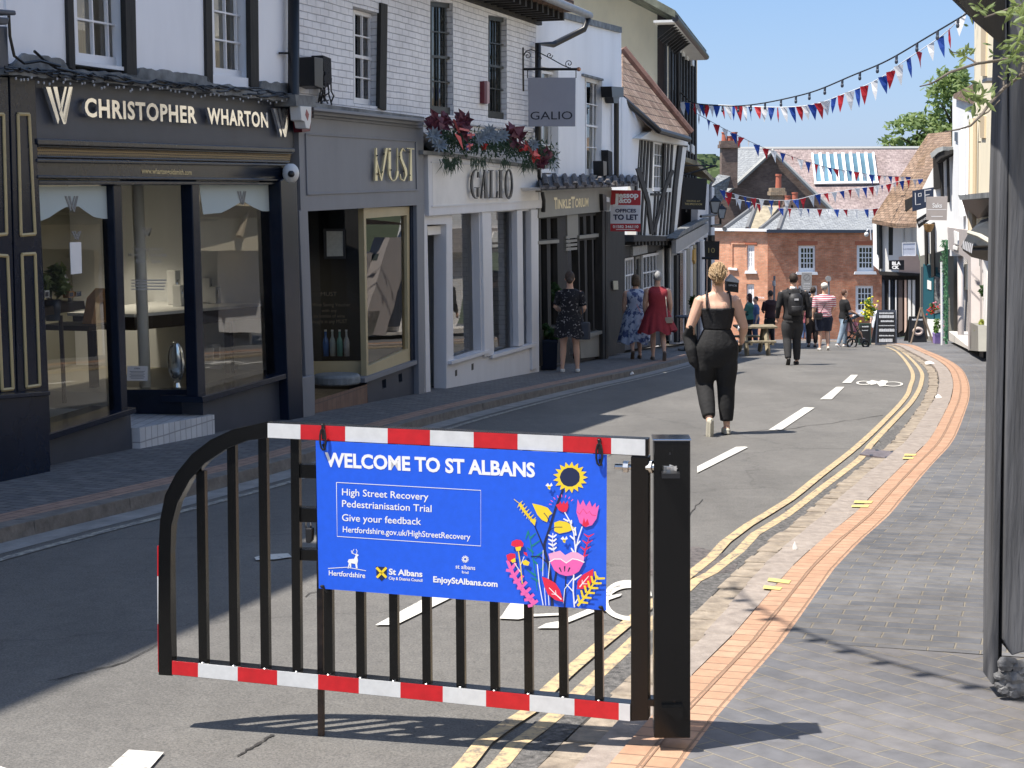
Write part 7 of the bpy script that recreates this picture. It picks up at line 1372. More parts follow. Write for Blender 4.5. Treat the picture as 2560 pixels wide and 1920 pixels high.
for u in (1319, 1440): bracket(sg, [pl.P(u, 173), pl.P(u, 195)], .008, 'hanger')
def spiral(cx_, cy_, r, turns, a0, dr=1): return [pl.P(cx_ + dr * r * (1 - k / 26) * cos(a0 + dr * turns * 2 * pi * k / 24), cy_ + r * (1 - k / 26) * sin(a0 + turns * 2 * pi * k / 24)) for k in range(24)]
bracket(sg, [pl.P(1309, 140), pl.P(1315, 128), pl.P(1328, 124), pl.P(1345, 130), pl.P(1375, 145), pl.P(1405, 162), pl.P(1424, 170)], .009, 'scroll')
for q in (spiral(1319, 139, 10, 1.4, 3.6), spiral(1374, 138, 8, 1.4, 0), spiral(1423, 159, 11, 1.5, 1.2), spiral(1350, 146, 6, 1.3, 2)): bracket(sg, q, .007, 'scroll')
# estate agent board
sg, pl = sign('to_let_board', 'red and white offices to let board fixed beside the toy shop', 'agent board', 30.9, [(1526, 475), (1602, 476), (1601, 579), (1526, 578)], mat('white_board', (.66, .67, .72), .6), [(mat('deep_red_board', (.42, .025, .035), .6), [[(1526, 475), (1602, 476), (1601.5, 513), (1526, 512)], [(1526, 559), (1601.5, 559), (1601, 579), (1526, 578)]])])
b = MB()
for r_ in (('J', (1533, 484), (1547, 484), (1532, 508), .04), ('essop', (1547, 484), (1596, 484), (1547, 494), .04), ('&co', (1547, 496), (1578, 496), (1547, 507), .04), ('01582 346110', (1532, 563), (1596, 563), (1532, 570), .03)): ptext(b, pl, r_[0], r_[1], r_[2], r_[3], .006, bold=r_[4])
b.pp(pl, [(1540, 573), (1588, 573), (1588, 574.5), (1540, 574.5)], .003, .006); b.build('white_lettering', M_sw, sg, uv=False)
b = MB(); ptext(b, pl, 'OFFICES', (1538, 522), (1590, 522), (1538, 531), .006, bold=.035); ptext(b, pl, 'TO LET', (1533, 536), (1595, 536), (1533, 549), .006, bold=.045); b.build('navy_lettering', M_sn, sg, uv=False)
# black hanging signs
M_gt2 = mat('dull_gold_letters', (.4, .33, .14), .6); M_bsign = mat('black_sign_board', (.008, .009, .012), .35)
sg, pl = sign('hanging_sign', 'large black hanging sign with small gold words at its foot', 'hanging sign', 41.5, [(1708, 443), (1768, 447), (1763, 525), (1704, 522)], M_bsign, [(M_gt2, [('DINING AT', (1717, 500), (1751, 501), (1717, 504)), ('THE SPICE ROOM', (1712, 507), (1755, 508), (1712, 512))])])
bracket(sg, [pl.P(1702, 440), pl.P(1790, 414)], .03); bracket(sg, [pl.P(1702, 414), pl.P(1792, 414)], .02); bracket(sg, [pl.P(1743, 397), pl.P(1760, 408), pl.P(1775, 415), pl.P(1787, 413), pl.P(1790, 405), pl.P(1784, 403)], .016, 'scroll'); bracket(sg, [pl.P(1716, 523), pl.P(1716, 530)], .02, 'hanger')
sg, pl = sign('hanging_sign', 'square black hanging sign with the gold number ten', 'hanging sign', 47, [(1761, 603), (1799, 603), (1798, 647), (1762, 645)], M_bsign, [(M_gt2, [('10', (1771, 619), (1787, 619), (1771, 632), .0)])])
bracket(sg, [pl.P(1755, 645), pl.P(1798, 647)], .04); bracket(sg, [pl.P(1778, 588), pl.P(1778, 603)], .12, 'hanger'); bracket(sg, [pl.P(1774, 647), pl.P(1772, 860)], .06, 'post')
# lanterns on brackets
def lantern(u, v, w_, Y, lb):
    c_ = at(u, v, Y); s_ = w_ * Y / F; t = thing('wall_lantern', lb, 'lantern', c_, 'street lanterns on the left'); sq = lambda r_, z: [c_ + V((x * r_, y * r_, z)) for x, y in ((-1, -1), (1, -1), (1, 1), (-1, 1))]
    b = MB(); b.loft([sq(s_ * .28, -s_ * .75), sq(s_ * .5, s_ * .35)]); b.build('glass', mat('lantern_glass', (.35, .38, .4), .2), t)
    b = MB(); b.loft([sq(s_ * .56, s_ * .36), sq(s_ * .54, s_ * .45), sq(s_ * .15, s_ * .8), sq(s_ * .1, s_ * 1.0)])
    for x, y in ((-1, -1), (1, -1), (1, 1), (-1, 1)): b.tube([c_ + V((x * s_ * .29, y * s_ * .29, -s_ * .75)), c_ + V((x * s_ * .51, y * s_ * .51, s_ * .36))], s_ * .05, 5)
    b.loft([sq(s_ * .3, -s_ * .85), sq(s_ * .3, -s_ * .75)]); b.build('frame', M_black, t); return t
l_ = lantern(1787, 513, 24, 46, 'upper left black lantern on its bracket under the bunting'); bracket(l_, [at(1788, 531, 46), at(1790, 537, 46), at(1752, 541, 44)], .04)
l_ = lantern(1804, 530, 20, 50, 'lower right black lantern on its bracket under the bunting'); bracket(l_, [at(1801, 545, 50), at(1801, 562, 50), at(1778, 565, 48)], .04)
# wall fittings on the left fronts
def boxthing(name, lb, cat, pl, parts, grp=None):
    t = thing(name, lb, cat, pl.P(*parts[0][1][0]), grp)
    for nm, px, d0, d1, mt_ in parts: b = MB(); b.pp(pl, px, d0, d1); b.build(nm, mt_, t, bevel=.004)
    return t
cab = boxthing('junction_box', 'black cable junction box with dangling wires on the painted brick wall', 'junction box', P1, [('case', [(786, 142), (808, 146), (808, 222), (787, 214)], .0, .2, M_black), ('side_panel', [(808, 138), (828, 146), (830, 208), (812, 222)], .0, .14, mat('black_rubber', (.02, .02, .022), .8, .5, 40, 1))])
rr = random.Random(5)
for k in range(12):
    u0, v0 = rr.uniform(792, 830), rr.uniform(160, 218); pts = [P1.P(u0 + (rr.uniform(-8, 12)) * i / 3, v0 + i * rr.uniform(8, 18), rr.uniform(.03, .16)) for i in range(5)]; b = MB(); b.tube(pts, .009, 5); b.build('cable', M_black, cab)
boxthing('alarm_box', 'white and dark red alarm bell box at the corner of the wine shop fascia', 'alarm', P1, [('back_plate', [(749, 266), (782, 268), (776, 328), (756, 331)], .1, .2, mat('dark_red_plastic', (.12, .01, .02), .4)), ('cover', [(751, 265), (779, 267), (778, 303), (774, 322), (765, 320), (762, 304), (754, 300)], .2, .32, mat('white_plastic', (.68, .68, .66), .35)), ('logo', [(767, 273), (773, 286), (770, 302), (764, 287)], .32, .325, mat('faded_red', (.35, .12, .1), .6))])
boxthing('alarm_box', 'slim dark red alarm box beside the narrow dark sash window', 'alarm', P1, [('back_plate', [(1211, 203), (1217, 203), (1217, 259), (1211, 258)], .0, .07, mat('dark_red_plastic', (.12, .01, .02), .4)), ('cover', [(1218, 202), (1224, 205), (1224, 258), (1218, 260)], .0, .07, mat('pinkish_plastic', (.5, .33, .32), .4))])
t = thing('security_camera', 'white dome security camera at the end of the jewellers sign', 'camera', P1.P(726, 432, .2)); b = MB(); b.ell(P1.P(727, 433, .3), (.085, .085, .1), 16, 10); b.build('dome', MC['white_plastic'], t, smooth=True); b = MB(); b.ell(P1.P(728, 435, .375), (.035, .035, .035), 10, 8); b.build('lens', M_black, t, smooth=True); b = MB(); b.tube([P1.P(716, 428, .1), P1.P(724, 430, .26)], .05, 8); b.build('mount', M_black, t)
boxthing('floodlight', 'black box lamp on the olive grey toy shop fascia', 'lamp', P3, [('case', [(1507, 485), (1516, 487), (1517, 525), (1509, 527)], .1, .19, M_black), ('bracket', [(1517, 492), (1524, 494), (1524, 506), (1517, 504)], .1, .2, M_lgrey)])
boxthing('junction_box', 'upright black cable box at the foot of the white parapet house wall', 'junction box', P3, [('case', [(1508, 402), (1517, 404), (1517, 438), (1509, 440)], .0, .2, M_black), ('side_panel', [(1520, 375), (1531, 380), (1532, 440), (1522, 442)], .0, .14, MC['black_rubber'])])
# tangled string lights along the jewellers ledge
sl_ = thing('string_lights', 'tangled black string lights draped along the ledge above the jewellers sign', 'string lights', P1.P(20, 170, .2)); rr = random.Random(8)
for w in range(6):
    pts = []; 
    for k in range(37): t_ = k / 36; pts.append(P1.P(12 + t_ * 716, 172 + t_ * 66 + rr.uniform(-5, 7) + 6 * sin(t_ * 20 + w), .2 + rr.uniform(-.05, .04)))
    b = MB(); b.tube(pts, .008, 5); b.build('wire', M_black, sl_)
b = MB(); b.tube([P1.P(22, 30, .15), P1.P(25, 90, .14), P1.P(36, 140, .14), P1.P(60, 158, .16), P1.P(100, 152, .18), P1.P(150, 165, .2)], .012, 5); b.tube([P1.P(86, 128, .1), P1.P(110, 150, .1), P1.P(140, 170, .2), P1.P(230, 190, .2)], .012, 5); b.build('cable', M_black, sl_)
for k in range(58):
    t_ = (k + rr.random()) / 58; u, v = 30 + t_ * 690, 186 + t_ * 62 + rr.uniform(-3, 16); b = MB(); q = P1.P(u, v, .215); b.ell(q, (.009, .009, .014), 6, 4); b.build('bulb', mat('clear_bulb', (.42, .42, .42), .15), sl_)
# interior lamp of the jeweller's window (warm spot seen in the photo)
lt = bpy.data.lights.new('window_spot', 'SPOT'); lt.energy = 30; lt.color = (1, .88, .68); lt.spot_size = R(110); lt.spot_blend = .8; lt.shadow_soft_size = .05
lo = bpy.data.objects.new('window_spot', lt); C.objects.link(lo); lo.location = P1.P(605, 505, -1.9); lo.rotation_euler = (R(10), R(-8), 0)
lt2 = lt.copy(); lo2 = bpy.data.objects.new('window_spot', lt2); C.objects.link(lo2); lo2.location = P1.P(250, 505, -1.7)
flowers_later = crownp
t_ = thing('potted_plant', 'pale green leafy plant with blush flowers in the left jewellers window', 'potted plant', crownp); crown('foliage', crownp, (.16, .16, .17), 320, .05, leafmat('pale_plant_leaves', (.1, .16, .05), (.34, .4, .16), 10), t_, 12, 7)
b = MB(); b.tube([crownp + V((0, 0, -.3)), crownp + V((0, 0, -.12))], [.06, .085], 12); b.build('pot', M_char, t_, smooth=True)
# ---- garland over the dress shop
gar = thing('flower_garland', 'garland of dark greenery, burgundy bows, silver flowers and small flags above the dress shop fascia', 'garland', P1.P(1230, 360, .35)); rr = random.Random(21)
def gc(x, y): return 1040 + x / 5.53, 260 + y / 5.53
b = MB()
def gpath(t_): return 1088 + t_ * 295, 329 + t_ * 60 + 6 * sin(t_ * 7)
for k in range(2300):
    t_ = rr.random(); u, v = gpath(t_); u += rr.gauss(0, 8); v += rr.gauss(0, 12) + (4 if t_ < .3 else 0); d = .19 + rr.uniform(-.05, .18); q = P1.P(u, v, d); dr = V((rr.gauss(0, .6), rr.gauss(0, .6), rr.gauss(-.35, .8))).normalized(); l_ = rr.uniform(.05, .13); sd_ = dr.cross(V((rr.gauss(0, 1), rr.gauss(0, 1), rr.gauss(0, 1)))).normalized() * .008
    b.quad(q - sd_, q + dr * l_ * .5 - sd_ * 1.6, q + dr * l_, q + dr * l_ * .5 + sd_ * 1.6)
for (x, y) in ((450, 830), (400, 780), (500, 800), (560, 760), (820, 790), (940, 770), (1230, 780), (1500, 850), (1600, 830), (1560, 780), (1880, 700)):
    for k in range(26): u, v = gc(x + rr.gauss(0, 35), y + rr.gauss(-10, 25)); q = P1.P(u, v, .26); dr = V((rr.gauss(0, .35), rr.gauss(0, .35), -1)).normalized(); l_ = rr.uniform(.08, .2); sd_ = V((.007, .003, 0)); b.quad(q - sd_, q + dr * l_, q + sd_)
b.build('greenery', leafmat('garland_green', (.008, .03, .018), (.04, .08, .045), 20), gar, uv=False)
M_burg = mat('burgundy_ribbon', (.075, .012, .028), .5, .4, 15, .2, col2=(.24, .07, .1)); M_brt = mat('bright_red_ribbon', (.55, .03, .03), .5)
def petal(mb, c_, dr, l_, w_, up=.3):
    dr = dr.normalized(); sd_ = dr.cross(V((.3, -.9, .2))).normalized(); n_ = dr.cross(sd_).normalized(); n_ = n_ if n_.y < 0 else -n_
    mb.quad(c_, c_ + dr * l_ * .5 - sd_ * w_ + n_ * w_ * up, c_ + dr * l_, c_ + dr * l_ * .5 + sd_ * w_ + n_ * w_ * up)
for (x, y, r_, mt_) in ((300, 260, .28, M_burg), (250, 330, .22, M_burg), (400, 220, .2, M_burg), (680, 240, .24, M_burg), (600, 250, .18, M_burg), (640, 380, .2, M_burg), (1330, 430, .28, M_burg), (1400, 480, .24, M_burg), (1460, 600, .15, M_brt), (1640, 700, .17, M_brt), (930, 580, .1, M_brt), (1800, 680, .2, M_burg), (1730, 820, .2, M_burg)):
    b = MB(); c_ = P1.P(*gc(x, y), .34)
    for k in range(16): a = 2 * pi * k / 16 + rr.random(); dr = V((cos(a) * .8, -.6 * rr.random(), sin(a))); petal(b, c_, dr, r_ * rr.uniform(.35, .85), r_ * rr.uniform(.14, .26), rr.uniform(.2, 1.2))
    b.build('bow', mt_, gar, uv=False)
for (x, y) in ((250, 430), (1020, 380), (1090, 460), (960, 440), (880, 480), (1620, 560), (330, 560), (1200, 430)):
    b = MB(); c_ = P1.P(*gc(x, y), .4)
    for k in range(11): a = 2 * pi * k / 11; petal(b, c_, V((cos(a), -.3, sin(a))), .12, .022)
    for k in range(7): a = 2 * pi * k / 7; petal(b, c_ + V((0, -.02, 0)), V((cos(a), -.8, sin(a))), .07, .02)
    b.build('silver_flower', mat('silver_foil_flower', (.24, .29, .34), .5, .2, 30), gar, uv=False)
for (p0, p1, p2, mt_) in (((530, 400), (620, 450), (655, 640), M_brt), ((700, 400), (820, 420), (760, 470), mat('flag_blue', (.02, .03, .2), .7)), ((690, 560), (800, 540), (700, 650), MC['flag_blue']), ((1395, 470), (1510, 560), (1400, 520), M_white), ((1640, 650), (1730, 720), (1600, 720), M_brt)):
    b = MB(); q = [P1.P(*gc(*p), .44) for p in (p0, p1, p2)]; b.prism(q, (0, .004, 0)); b.build('small_flag', mt_, gar)
for (p0, p1) in (((710, 430), (815, 425)), ((760, 395), (755, 480)), ((700, 590), (790, 560)), ((735, 540), (740, 630)), ((600, 340), (740, 370)), ((520, 210), (600, 400)), ((1510, 510), (1620, 690)), ((1570, 640), (1640, 740))):
    b = MB(); q0, q1 = P1.P(*gc(*p0), .45), P1.P(*gc(*p1), .45); s_ = V((0, 0, .014)) if abs(p1[0] - p0[0]) > abs(p1[1] - p0[1]) else V((.014, 0, 0)); b.quad(q0 - s_, q1 - s_, q1 + s_, q0 + s_); b.build('ribbon', mat('pink_red_ribbon', (.55, .12, .12), .6), gar)
# ---- bunting
M_pr = mat('bunting_red', (.5, .02, .03), .6); M_pw = mat('bunting_white', (.75, .75, .75), .6); M_pb = mat('bunting_blue', (.015, .06, .32), .6)
for mt_ in (M_pr, M_pw, M_pb):
    N = mt_.node_tree; p = N.nodes['Principled BSDF']; tr = N.nodes.new('ShaderNodeBsdfTranslucent'); tr.inputs[0].default_value = p.inputs['Base Color'].default_value; mx = N.nodes.new('ShaderNodeMixShader'); mx.inputs[0].default_value = .35; N.links.new(p.outputs[0], mx.inputs[1]); N.links.new(tr.outputs[0], mx.inputs[2]); N.links.new(mx.outputs[0], N.nodes['Material Output'].inputs[0])
def catm(pts, n=8):
    out = []
    for i in range(len(pts) - 1):
        p0, p1, p2, p3 = pts[max(i - 1, 0)], pts[i], pts[i + 1], pts[min(i + 2, len(pts) - 1)]
        for k in range(n): t = k / n; out.append(.5 * ((2 * p1) + (p2 - p0) * t + (2 * p0 - 5 * p1 + 4 * p2 - p3) * t * t + (3 * p1 - p0 - 3 * p2 + p3) * t ** 3))
    return out + [pts[-1]]
def bunting(lb, px, Y0, Y1, step, hgt, seed, start=0, wire=M_white):
    n = len(px); u0, u1 = px[0][0], px[-1][0]; P = catm([at(u, v, 1 / ((1 / Y0) + (1 / Y1 - 1 / Y0) * (u - u0) / (u1 - u0))) for u, v in px]); t = thing('bunting', lb, 'bunting', P[0], 'bunting strung across the street')
    b = MB(); b.tube(P, .009, 5); b.build('cord', wire, t); rr = random.Random(seed); acc = 0; nxt = .1; k = start
    for a, c_ in zip(P, P[1:]):
        l_ = (c_ - a).length
        while acc + l_ > nxt:
            q = a.lerp(c_, (nxt - acc) / l_); dr = V(((c_ - a).x, (c_ - a).y * .35, 0)).normalized(); tw = rr.gauss(0, .5); dr = Matrix.Rotation(tw, 3, 'Z') @ dr; w_ = hgt * .3; sl2 = (c_ - a).normalized().z * .6; hh = hgt * rr.uniform(.85, 1.1); sw_ = V((rr.gauss(.04, .04), rr.gauss(0, .05), 0)); nrm_ = dr.cross(V((0, 0, 1)))
            tl, tr_ = q - dr * w_ + V((0, 0, -sl2 * w_)), q + dr * w_ + V((0, 0, sl2 * w_)); tip = q + V((0, 0, -hh)) + sw_; mid = (tl + tr_) / 2 * .5 + tip * .5 + nrm_ * rr.uniform(-.03, .03)
            f = MB(); f.v = [tl, tr_, tl.lerp(tip, .5) + nrm_ * .02, tr_.lerp(tip, .5) - nrm_ * .015, tip]; f.f = [[0, 2, 3, 1], [2, 4, 3]]; f.m = [0, 0]; f.build('pennant', (M_pr, M_pw, M_pb)[k % 3], t, uv=False); k += 1; nxt += step * rr.uniform(.8, 1.2)
        acc += l_
    return t
bunting('highest bunting string rising from the dark timbered house to the upper right corner', [(1690, 252), (1743, 259), (1832, 264), (1933, 268), (1995, 266), (2050, 257), (2104, 237), (2167, 212), (2217, 185), (2256, 156), (2310, 120), (2361, 84), (2408, 37), (2440, 0)], 45, 29, .41, .38, 1)
bunting('bunting string sloping down from the dark timbered house across the striped skylight', [(1743, 284), (1805, 319), (1859, 346), (1918, 373), (1957, 383), (1995, 397), (2030, 408), (2085, 422), (2140, 430), (2194, 439), (2283, 443), (2310, 447)], 47, 60, .55, .36, 2, 1, M_char)
bunting('sagging bunting string from the lanterns to the old corner house eaves', [(1801, 474), (1855, 490), (1910, 499), (1953, 501), (1995, 498), (2042, 486), (2089, 480), (2135, 472), (2205, 463), (2260, 451), (2310, 447)], 50, 58, .42, .37, 3, 2)
bunting('lowest bunting string crossing just above the red brick house gutter', [(1813, 492), (1894, 509), (1933, 519), (1980, 521), (2070, 523), (2167, 523), (2217, 517), (2275, 513)], 60, 64, .48, .38, 4)
fl_ = thing('festoon_lights', 'black cable of festoon bulbs looping above the highest bunting string', 'festoon lights', at(1828, 264, 43)); px = [(1690, 215), (1715, 245), (1743, 259), (1828, 265), (1894, 260), (1972, 245), (2042, 226), (2128, 190), (2217, 152), (2318, 93), (2415, 35), (2450, 10)]
P = catm([at(u, v, 1 / (1 / 45 + (1 / 28 - 1 / 45) * (u - 1690) / 760)) for u, v in px]); b = MB(); b.tube(P, .016, 6); b.build('cable', M_black, fl_)
for k in range(14, len(P), 4): b = MB(); q = P[k]; b.tube([q, q + V((0, 0, -.08))], .028, 6); b.ell(q + V((0, 0, -.12)), (.035, .035, .05), 8, 6); b.build('bulb', M_char, fl_)
# overhead cable near the camera whose shadow falls on the right pavement
fz_ = thing('festoon_lights', 'cable of festoon bulbs over the near street casting a beaded shadow on the paving', 'festoon lights', (0, 6, 3))
SA, SB = G(1850, 1530, .06), G(2560, 1765, .06); up_ = sd * (4.4 / sd.z); P = [SA.lerp(SB, k / 24) + up_ + V((0, 0, .25 * ((k / 12 - 1) ** 2))) for k in range(-12, 30)]
b = MB(); b.tube(P, .012, 6); b.build('cable', M_black, fz_)
for k in range(2, len(P), 3): b = MB(); q = P[k]; b.tube([q, q + V((0, 0, -.07))], .025, 6); b.ell(q + V((0, 0, -.1)), (.032, .032, .03), 8, 6); b.build('bulb', M_char, fz_)
# ---- right hand signs
WF = V((-.35, -.94, 0))
sign('hanging_sign', 'square taupe hanging sign with white lettering on the right', 'hanging sign', 40, [(2316, 492), (2369, 491), (2367, 551), (2316, 550)], M_tp, [(M_sw, [('Saks', (2331, 507), (2355, 507), (2331, 519), .02), [(2318, 523), (2366, 523), (2366, 524.5), (2318, 524.5)], [(2328, 540), (2357, 540), (2357, 542), (2328, 542)]])])
t_, pl = sign('hanging_sign', 'navy hanging sign with outlined letters behind the taupe sign', 'hanging sign', 44, [(2281, 477), (2334, 468), (2334, 514), (2281, 529)], mat('navy_sign', (.012, .025, .06), .5))
b = MB()
for st in ([(2288, 482), (2289, 512), (2302, 510)], [(2312, 474), (2313, 505)], [(2312, 476), (2328, 474)], [(2313, 488), (2324, 486)], [(2296, 484), (2303, 483), (2303, 490), (2296, 491), (2296, 484)]): stroke(b, st, 2, pl=pl, d=.003)
b.build('lettering', M_lgrey, t_, uv=False)
sign('hanging_sign', 'small tilted black sign with white words below the navy sign', 'hanging sign', 42, [(2290, 549), (2326, 527), (2330, 545), (2297, 571)], M_bsign, [(M_sw, [('DOVE HOUSE', (2295, 555), (2321, 538), (2297, 560))])])
hb = thing('hanging_basket', 'brown wicker hanging basket under the small tilted black sign', 'hanging basket', at(2322, 566, 42)); c_ = at(2322, 560, 42); b = MB(); b.loft([[c_ + V((r_ * cos(2 * pi * k / 12), r_ * sin(2 * pi * k / 12), z)) for k in range(12)] for r_, z in ((.05, -.22), (.11, -.16), (.15, -.02), (.15, 0))]); b.build('basket', mat('wicker', (.25, .15, .06), .9, .4, 30, .6), hb)
sign('wall_sign', 'white framed flooring shop sign beside the grey timber post', 'sign', 26, [(2452, 360), (2530, 356), (2530, 444), (2453, 446)], mat('pale_sign_panel', (.6, .63, .72), .5), [(mat('brown_grey_ink', (.12, .09, .1), .6), [('THE BE', (2462, 404), (2516, 403), (2462, 412), .01), ('FLOORING', (2464, 417), (2526, 416), (2464, 423), .01), ('01727', (2480, 427), (2511, 427), (2480, 435), .01), ('b', (2497, 372), (2514, 372), (2497, 412), .0)])], frame=M_white)
bracket(bpy.data.objects['wall_sign'], [at(2447, 355, 26), at(2530, 355, 26)], .012)
sign('wall_sign', 'small black sign with stacked white letters on the white corner house', 'sign', 56.5, [(2222, 651), (2260, 650), (2260, 675), (2222, 674)], M_bsign, [(M_sw, [('BLA', (2230, 654), (2252, 654), (2230, 662), .06), ('CK', (2230, 664), (2248, 664), (2230, 672), .06)])], nrm=P9.n)
sign('wall_sign', 'white framed sign with faint grey word above the stacked letter sign', 'sign', 54, [(2255, 607), (2290, 606), (2290, 640), (2256, 640)], mat('pale_sign_panel', (.6, .63, .72), .5), [(mat('faint_grey', (.35, .37, .45), .6), [('LAVENDER', (2259, 620), (2287, 620), (2259, 624))])], frame=M_white)
# awning
aw_ = thing('folded_awning', 'black folded shop awning with white piping hanging over the right pavement', 'awning', P10.P(2460, 600)); pa = lambda u, v, d: P10.P(u, v, d)
b = MB(); th_ = V((.02, .02, -.03)); b.prism([pa(2455, 548, .1), pa(2505, 530, .1), pa(2505, 612, 1.1), pa(2422, 581, 1.2)], th_); b.prism([pa(2422, 581, 1.2), pa(2505, 612, 1.1), pa(2505, 652, 1.0), pa(2425, 634, 1.1), pa(2403, 616, 1.25)], th_); b.build('canopy', mat('black_canvas', (.025, .027, .028), .7, .3, 3, .6), aw_)
b = MB(); b.tube([pa(2422, 581, 1.23), pa(2450, 590, 1.22), pa(2505, 622, 1.15)], .014, 6); b.tube([pa(2425, 636, 1.12), pa(2505, 645, 1.03)], .012, 6); b.tube([pa(2460, 545, .14), pa(2487, 548, .3), pa(2505, 580, .7)], .012, 6); b.build('piping', mat('cream_piping', (.5, .48, .4), .7), aw_)
b = MB()
for k in range(6): b.add([pa(2408 + k * 4.3, 616 + k * 1.5 - 14 + k % 2, 1.27), pa(2411 + k * 4.3, 615 + k * 1.5 - 14, 1.27), pa(2409 + k * 4, 624 + k * 2, 1.27), pa(2406 + k * 4, 620 + k * 2, 1.27)], [(0, 1, 2, 3)])
b.build('lettering', M_lgrey, aw_, uv=False)
# ---- street furniture far down
def aboard(lb, px, Y, mt_, rows=(), mt2=None, extra=None):
    nr_ = V((-.1, -1, .18)).normalized(); u = (px[0][0] + px[1][0]) / 2; e_ = V((1, -.1, 0)).normalized(); pl = Pl(at(u, px[2][1], Y), e1=e_, e2=nr_.cross(e_) * -1, n=nr_); t = thing('pavement_board', lb, 'A-board', pl.P(u, px[2][1]), 'A-boards outside the far shops')
    b = MB(); c4_ = [V(pl.P(*q)) for q in px]; c_ = sum(c4_, V()) / 4; prismP(b, pl, c4_, -.04, .01, [[c_ + V(((q - c_).x * .86, (q - c_).y * .86, (q - c_).z * .88)) for q in c4_]]); b.build('frame', mt_, t)
    b = MB(); b.prism([c_ + (q - c_) * .92 for q in c4_], V((0, .02, 0))); b.build('panel', M_black, t); b = MB(); b.prism([c4_[0], c4_[1], c4_[2] + V((0, .55, 0)), c4_[3] + V((0, .55, 0))], V((0, .03, 0))); b.build('rear_panel', mt_, t)
    b = MB(); rr = random.Random(len(lb))
    for (v, u0, u1, hh) in rows:
        x = u0
        while x < u1: w_ = rr.uniform(1.2, 3.2); b.pp(pl, [(x, v + rr.uniform(-.6, .6)), (min(x + w_, u1), v + rr.uniform(-.6, .6)), (min(x + w_, u1), v + hh), (x, v + hh)], -.005, .006); x += w_ + .7
    if rows: b.build('chalk_writing', mt2 or mat('chalk', (.55, .57, .6), .8), t, uv=False)
    if extra: extra(t, pl)
    return t
aboard('tall slate coloured pavement board covered in white chalk writing', [(2193, 775), (2240, 775), (2243, 862), (2188, 862)], 45.5, M_char, [(781, 2198, 2234, 4), (788, 2198, 2235, 7), (801, 2202, 2234, 4), (813, 2197, 2236, 2), (822, 2198, 2236, 7), (838, 2198, 2235, 2.5), (847, 2198, 2231, 8)])
aboard('small dark green pavement board behind the pushchair', [(2149, 808), (2177, 808), (2178, 862), (2146, 862)], 46.5, mat('dark_green_frame', (.03, .06, .05), .6), [(815, 2155, 2172, 3), (825, 2155, 2170, 2)])
def donut(t, pl):
    b = MB(); c_ = pl.P(2295, 828, .02); 
    b.tube([c_ + V((.12 * cos(a), -.0, .09 * sin(a))) for a in [2 * pi * k / 20 for k in range(21)]], .05, 6, False); b.build('ring_cake_picture', mat('pale_pink_icing', (.6, .48, .42), .7), t)
aboard('black pavement board with a pale ring shaped picture by the flower pots', [(2273, 791), (2316, 791), (2317, 857), (2271, 857)], 47, M_black, [(797, 2280, 2308, 4)], None, donut)
ez = thing('wooden_easel', 'bare wooden folding easel standing in front of the ring picture board', 'easel', at(2302, 857, 45))
for (a, c_) in (((2302, 769), (2277, 860)), ((2302, 769), (2333, 858)), ((2304, 770), (2318, 846))): b = MB(); b.tube([at(*a, 45.2), at(*c_, 45 if c_[0] != 2318 else 46)], .03, 6); b.build('leg', mat('old_wood', (.2, .15, .11), .8), ez)
b = MB(); b.tube([at(2306, 668, 46), at(2305, 772, 45.3)], .035, 6); b.build('upright', M_black, ez)
def flowers(name, lb, cat, u, v, Y, r, cols, n, ls, pot=None, seed=3, grp=None, green=None):
    c_ = at(u, v, Y); t = thing(name, lb, cat, c_, grp); crown('foliage', c_, r, n, ls, green or leafmat('pot_leaves', (.03, .09, .02), (.14, .24, .05), 8), t, seed, 8); rr = random.Random(seed)
    for mt_, k_ in cols:
        b = MB()
        for k in range(k_): a = V((rr.gauss(0, .5) * r[0], rr.gauss(-.3, .4) * r[1], rr.gauss(.1, .5) * r[2])); b.ell(c_ + a, ls * .7, 6, 4)
        b.build('blooms', mt_, t, uv=False)
    if pot:
        (u0, v0, u1, v1, mt_) = pot; a, d_ = at(u0, v0, Y), at(u1, v1, Y); w_ = d_.x - a.x; b = MB(); x0, x1 = a.x, d_.x; sq = lambda z, k: [V((x0 + w_ * k, Y - w_ / 2 + w_ * k, z)), V((x1 - w_ * k, Y - w_ / 2 + w_ * k, z)), V((x1 - w_ * k, Y + w_ / 2 - w_ * k, z)), V((x0 + w_ * k, Y + w_ / 2 - w_ * k, z))]
        b.loft([sq(d_.z, .06), sq(a.z - .05, .01), sq(a.z - .05, -.02), sq(a.z, -.02)]); b.build('pot', mt_, t, bevel=.01)
    return t
M_redf = mat('red_petals', (.6, .03, .02), .6); M_pkf = mat('pink_petals', (.65, .25, .3), .6); M_yef = mat('yellow_petals', (.65, .6, .05), .6)
flowers('flower_basket', 'basket of red and pink flowers outside the teal shop', 'flowers', 2333, 772, 46, (.16, .15, .16), [(M_redf, 22), (M_pkf, 10)], 160, .045)
flowers('potted_plant', 'leafy plant in a lilac pot beside the easel', 'potted plant', 2344, 816, 44, (.15, .15, .2), [(M_pkf, 4)], 220, .05, (2334, 832, 2355, 858, mat('lilac_pot', (.25, .18, .42), .6)))
flowers('flower_tub', 'yellow flowering shrub by the red brick wall', 'flowers', 2173, 775, 52, (.25, .2, .36), [(M_yef, 60)], 300, .06)
tk = flowers('planter', 'square black planter with yellow green grasses on the right pavement', 'planter', 2469, 818, 30.5, (.2, .2, .16), [], 420, .06, (2453, 836, 2488, 893, mat('black_planter', (.02, .021, .024), .5)), 5, green=leafmat('yellow_green_leaves', (.12, .16, .03), (.4, .42, .1), 8))
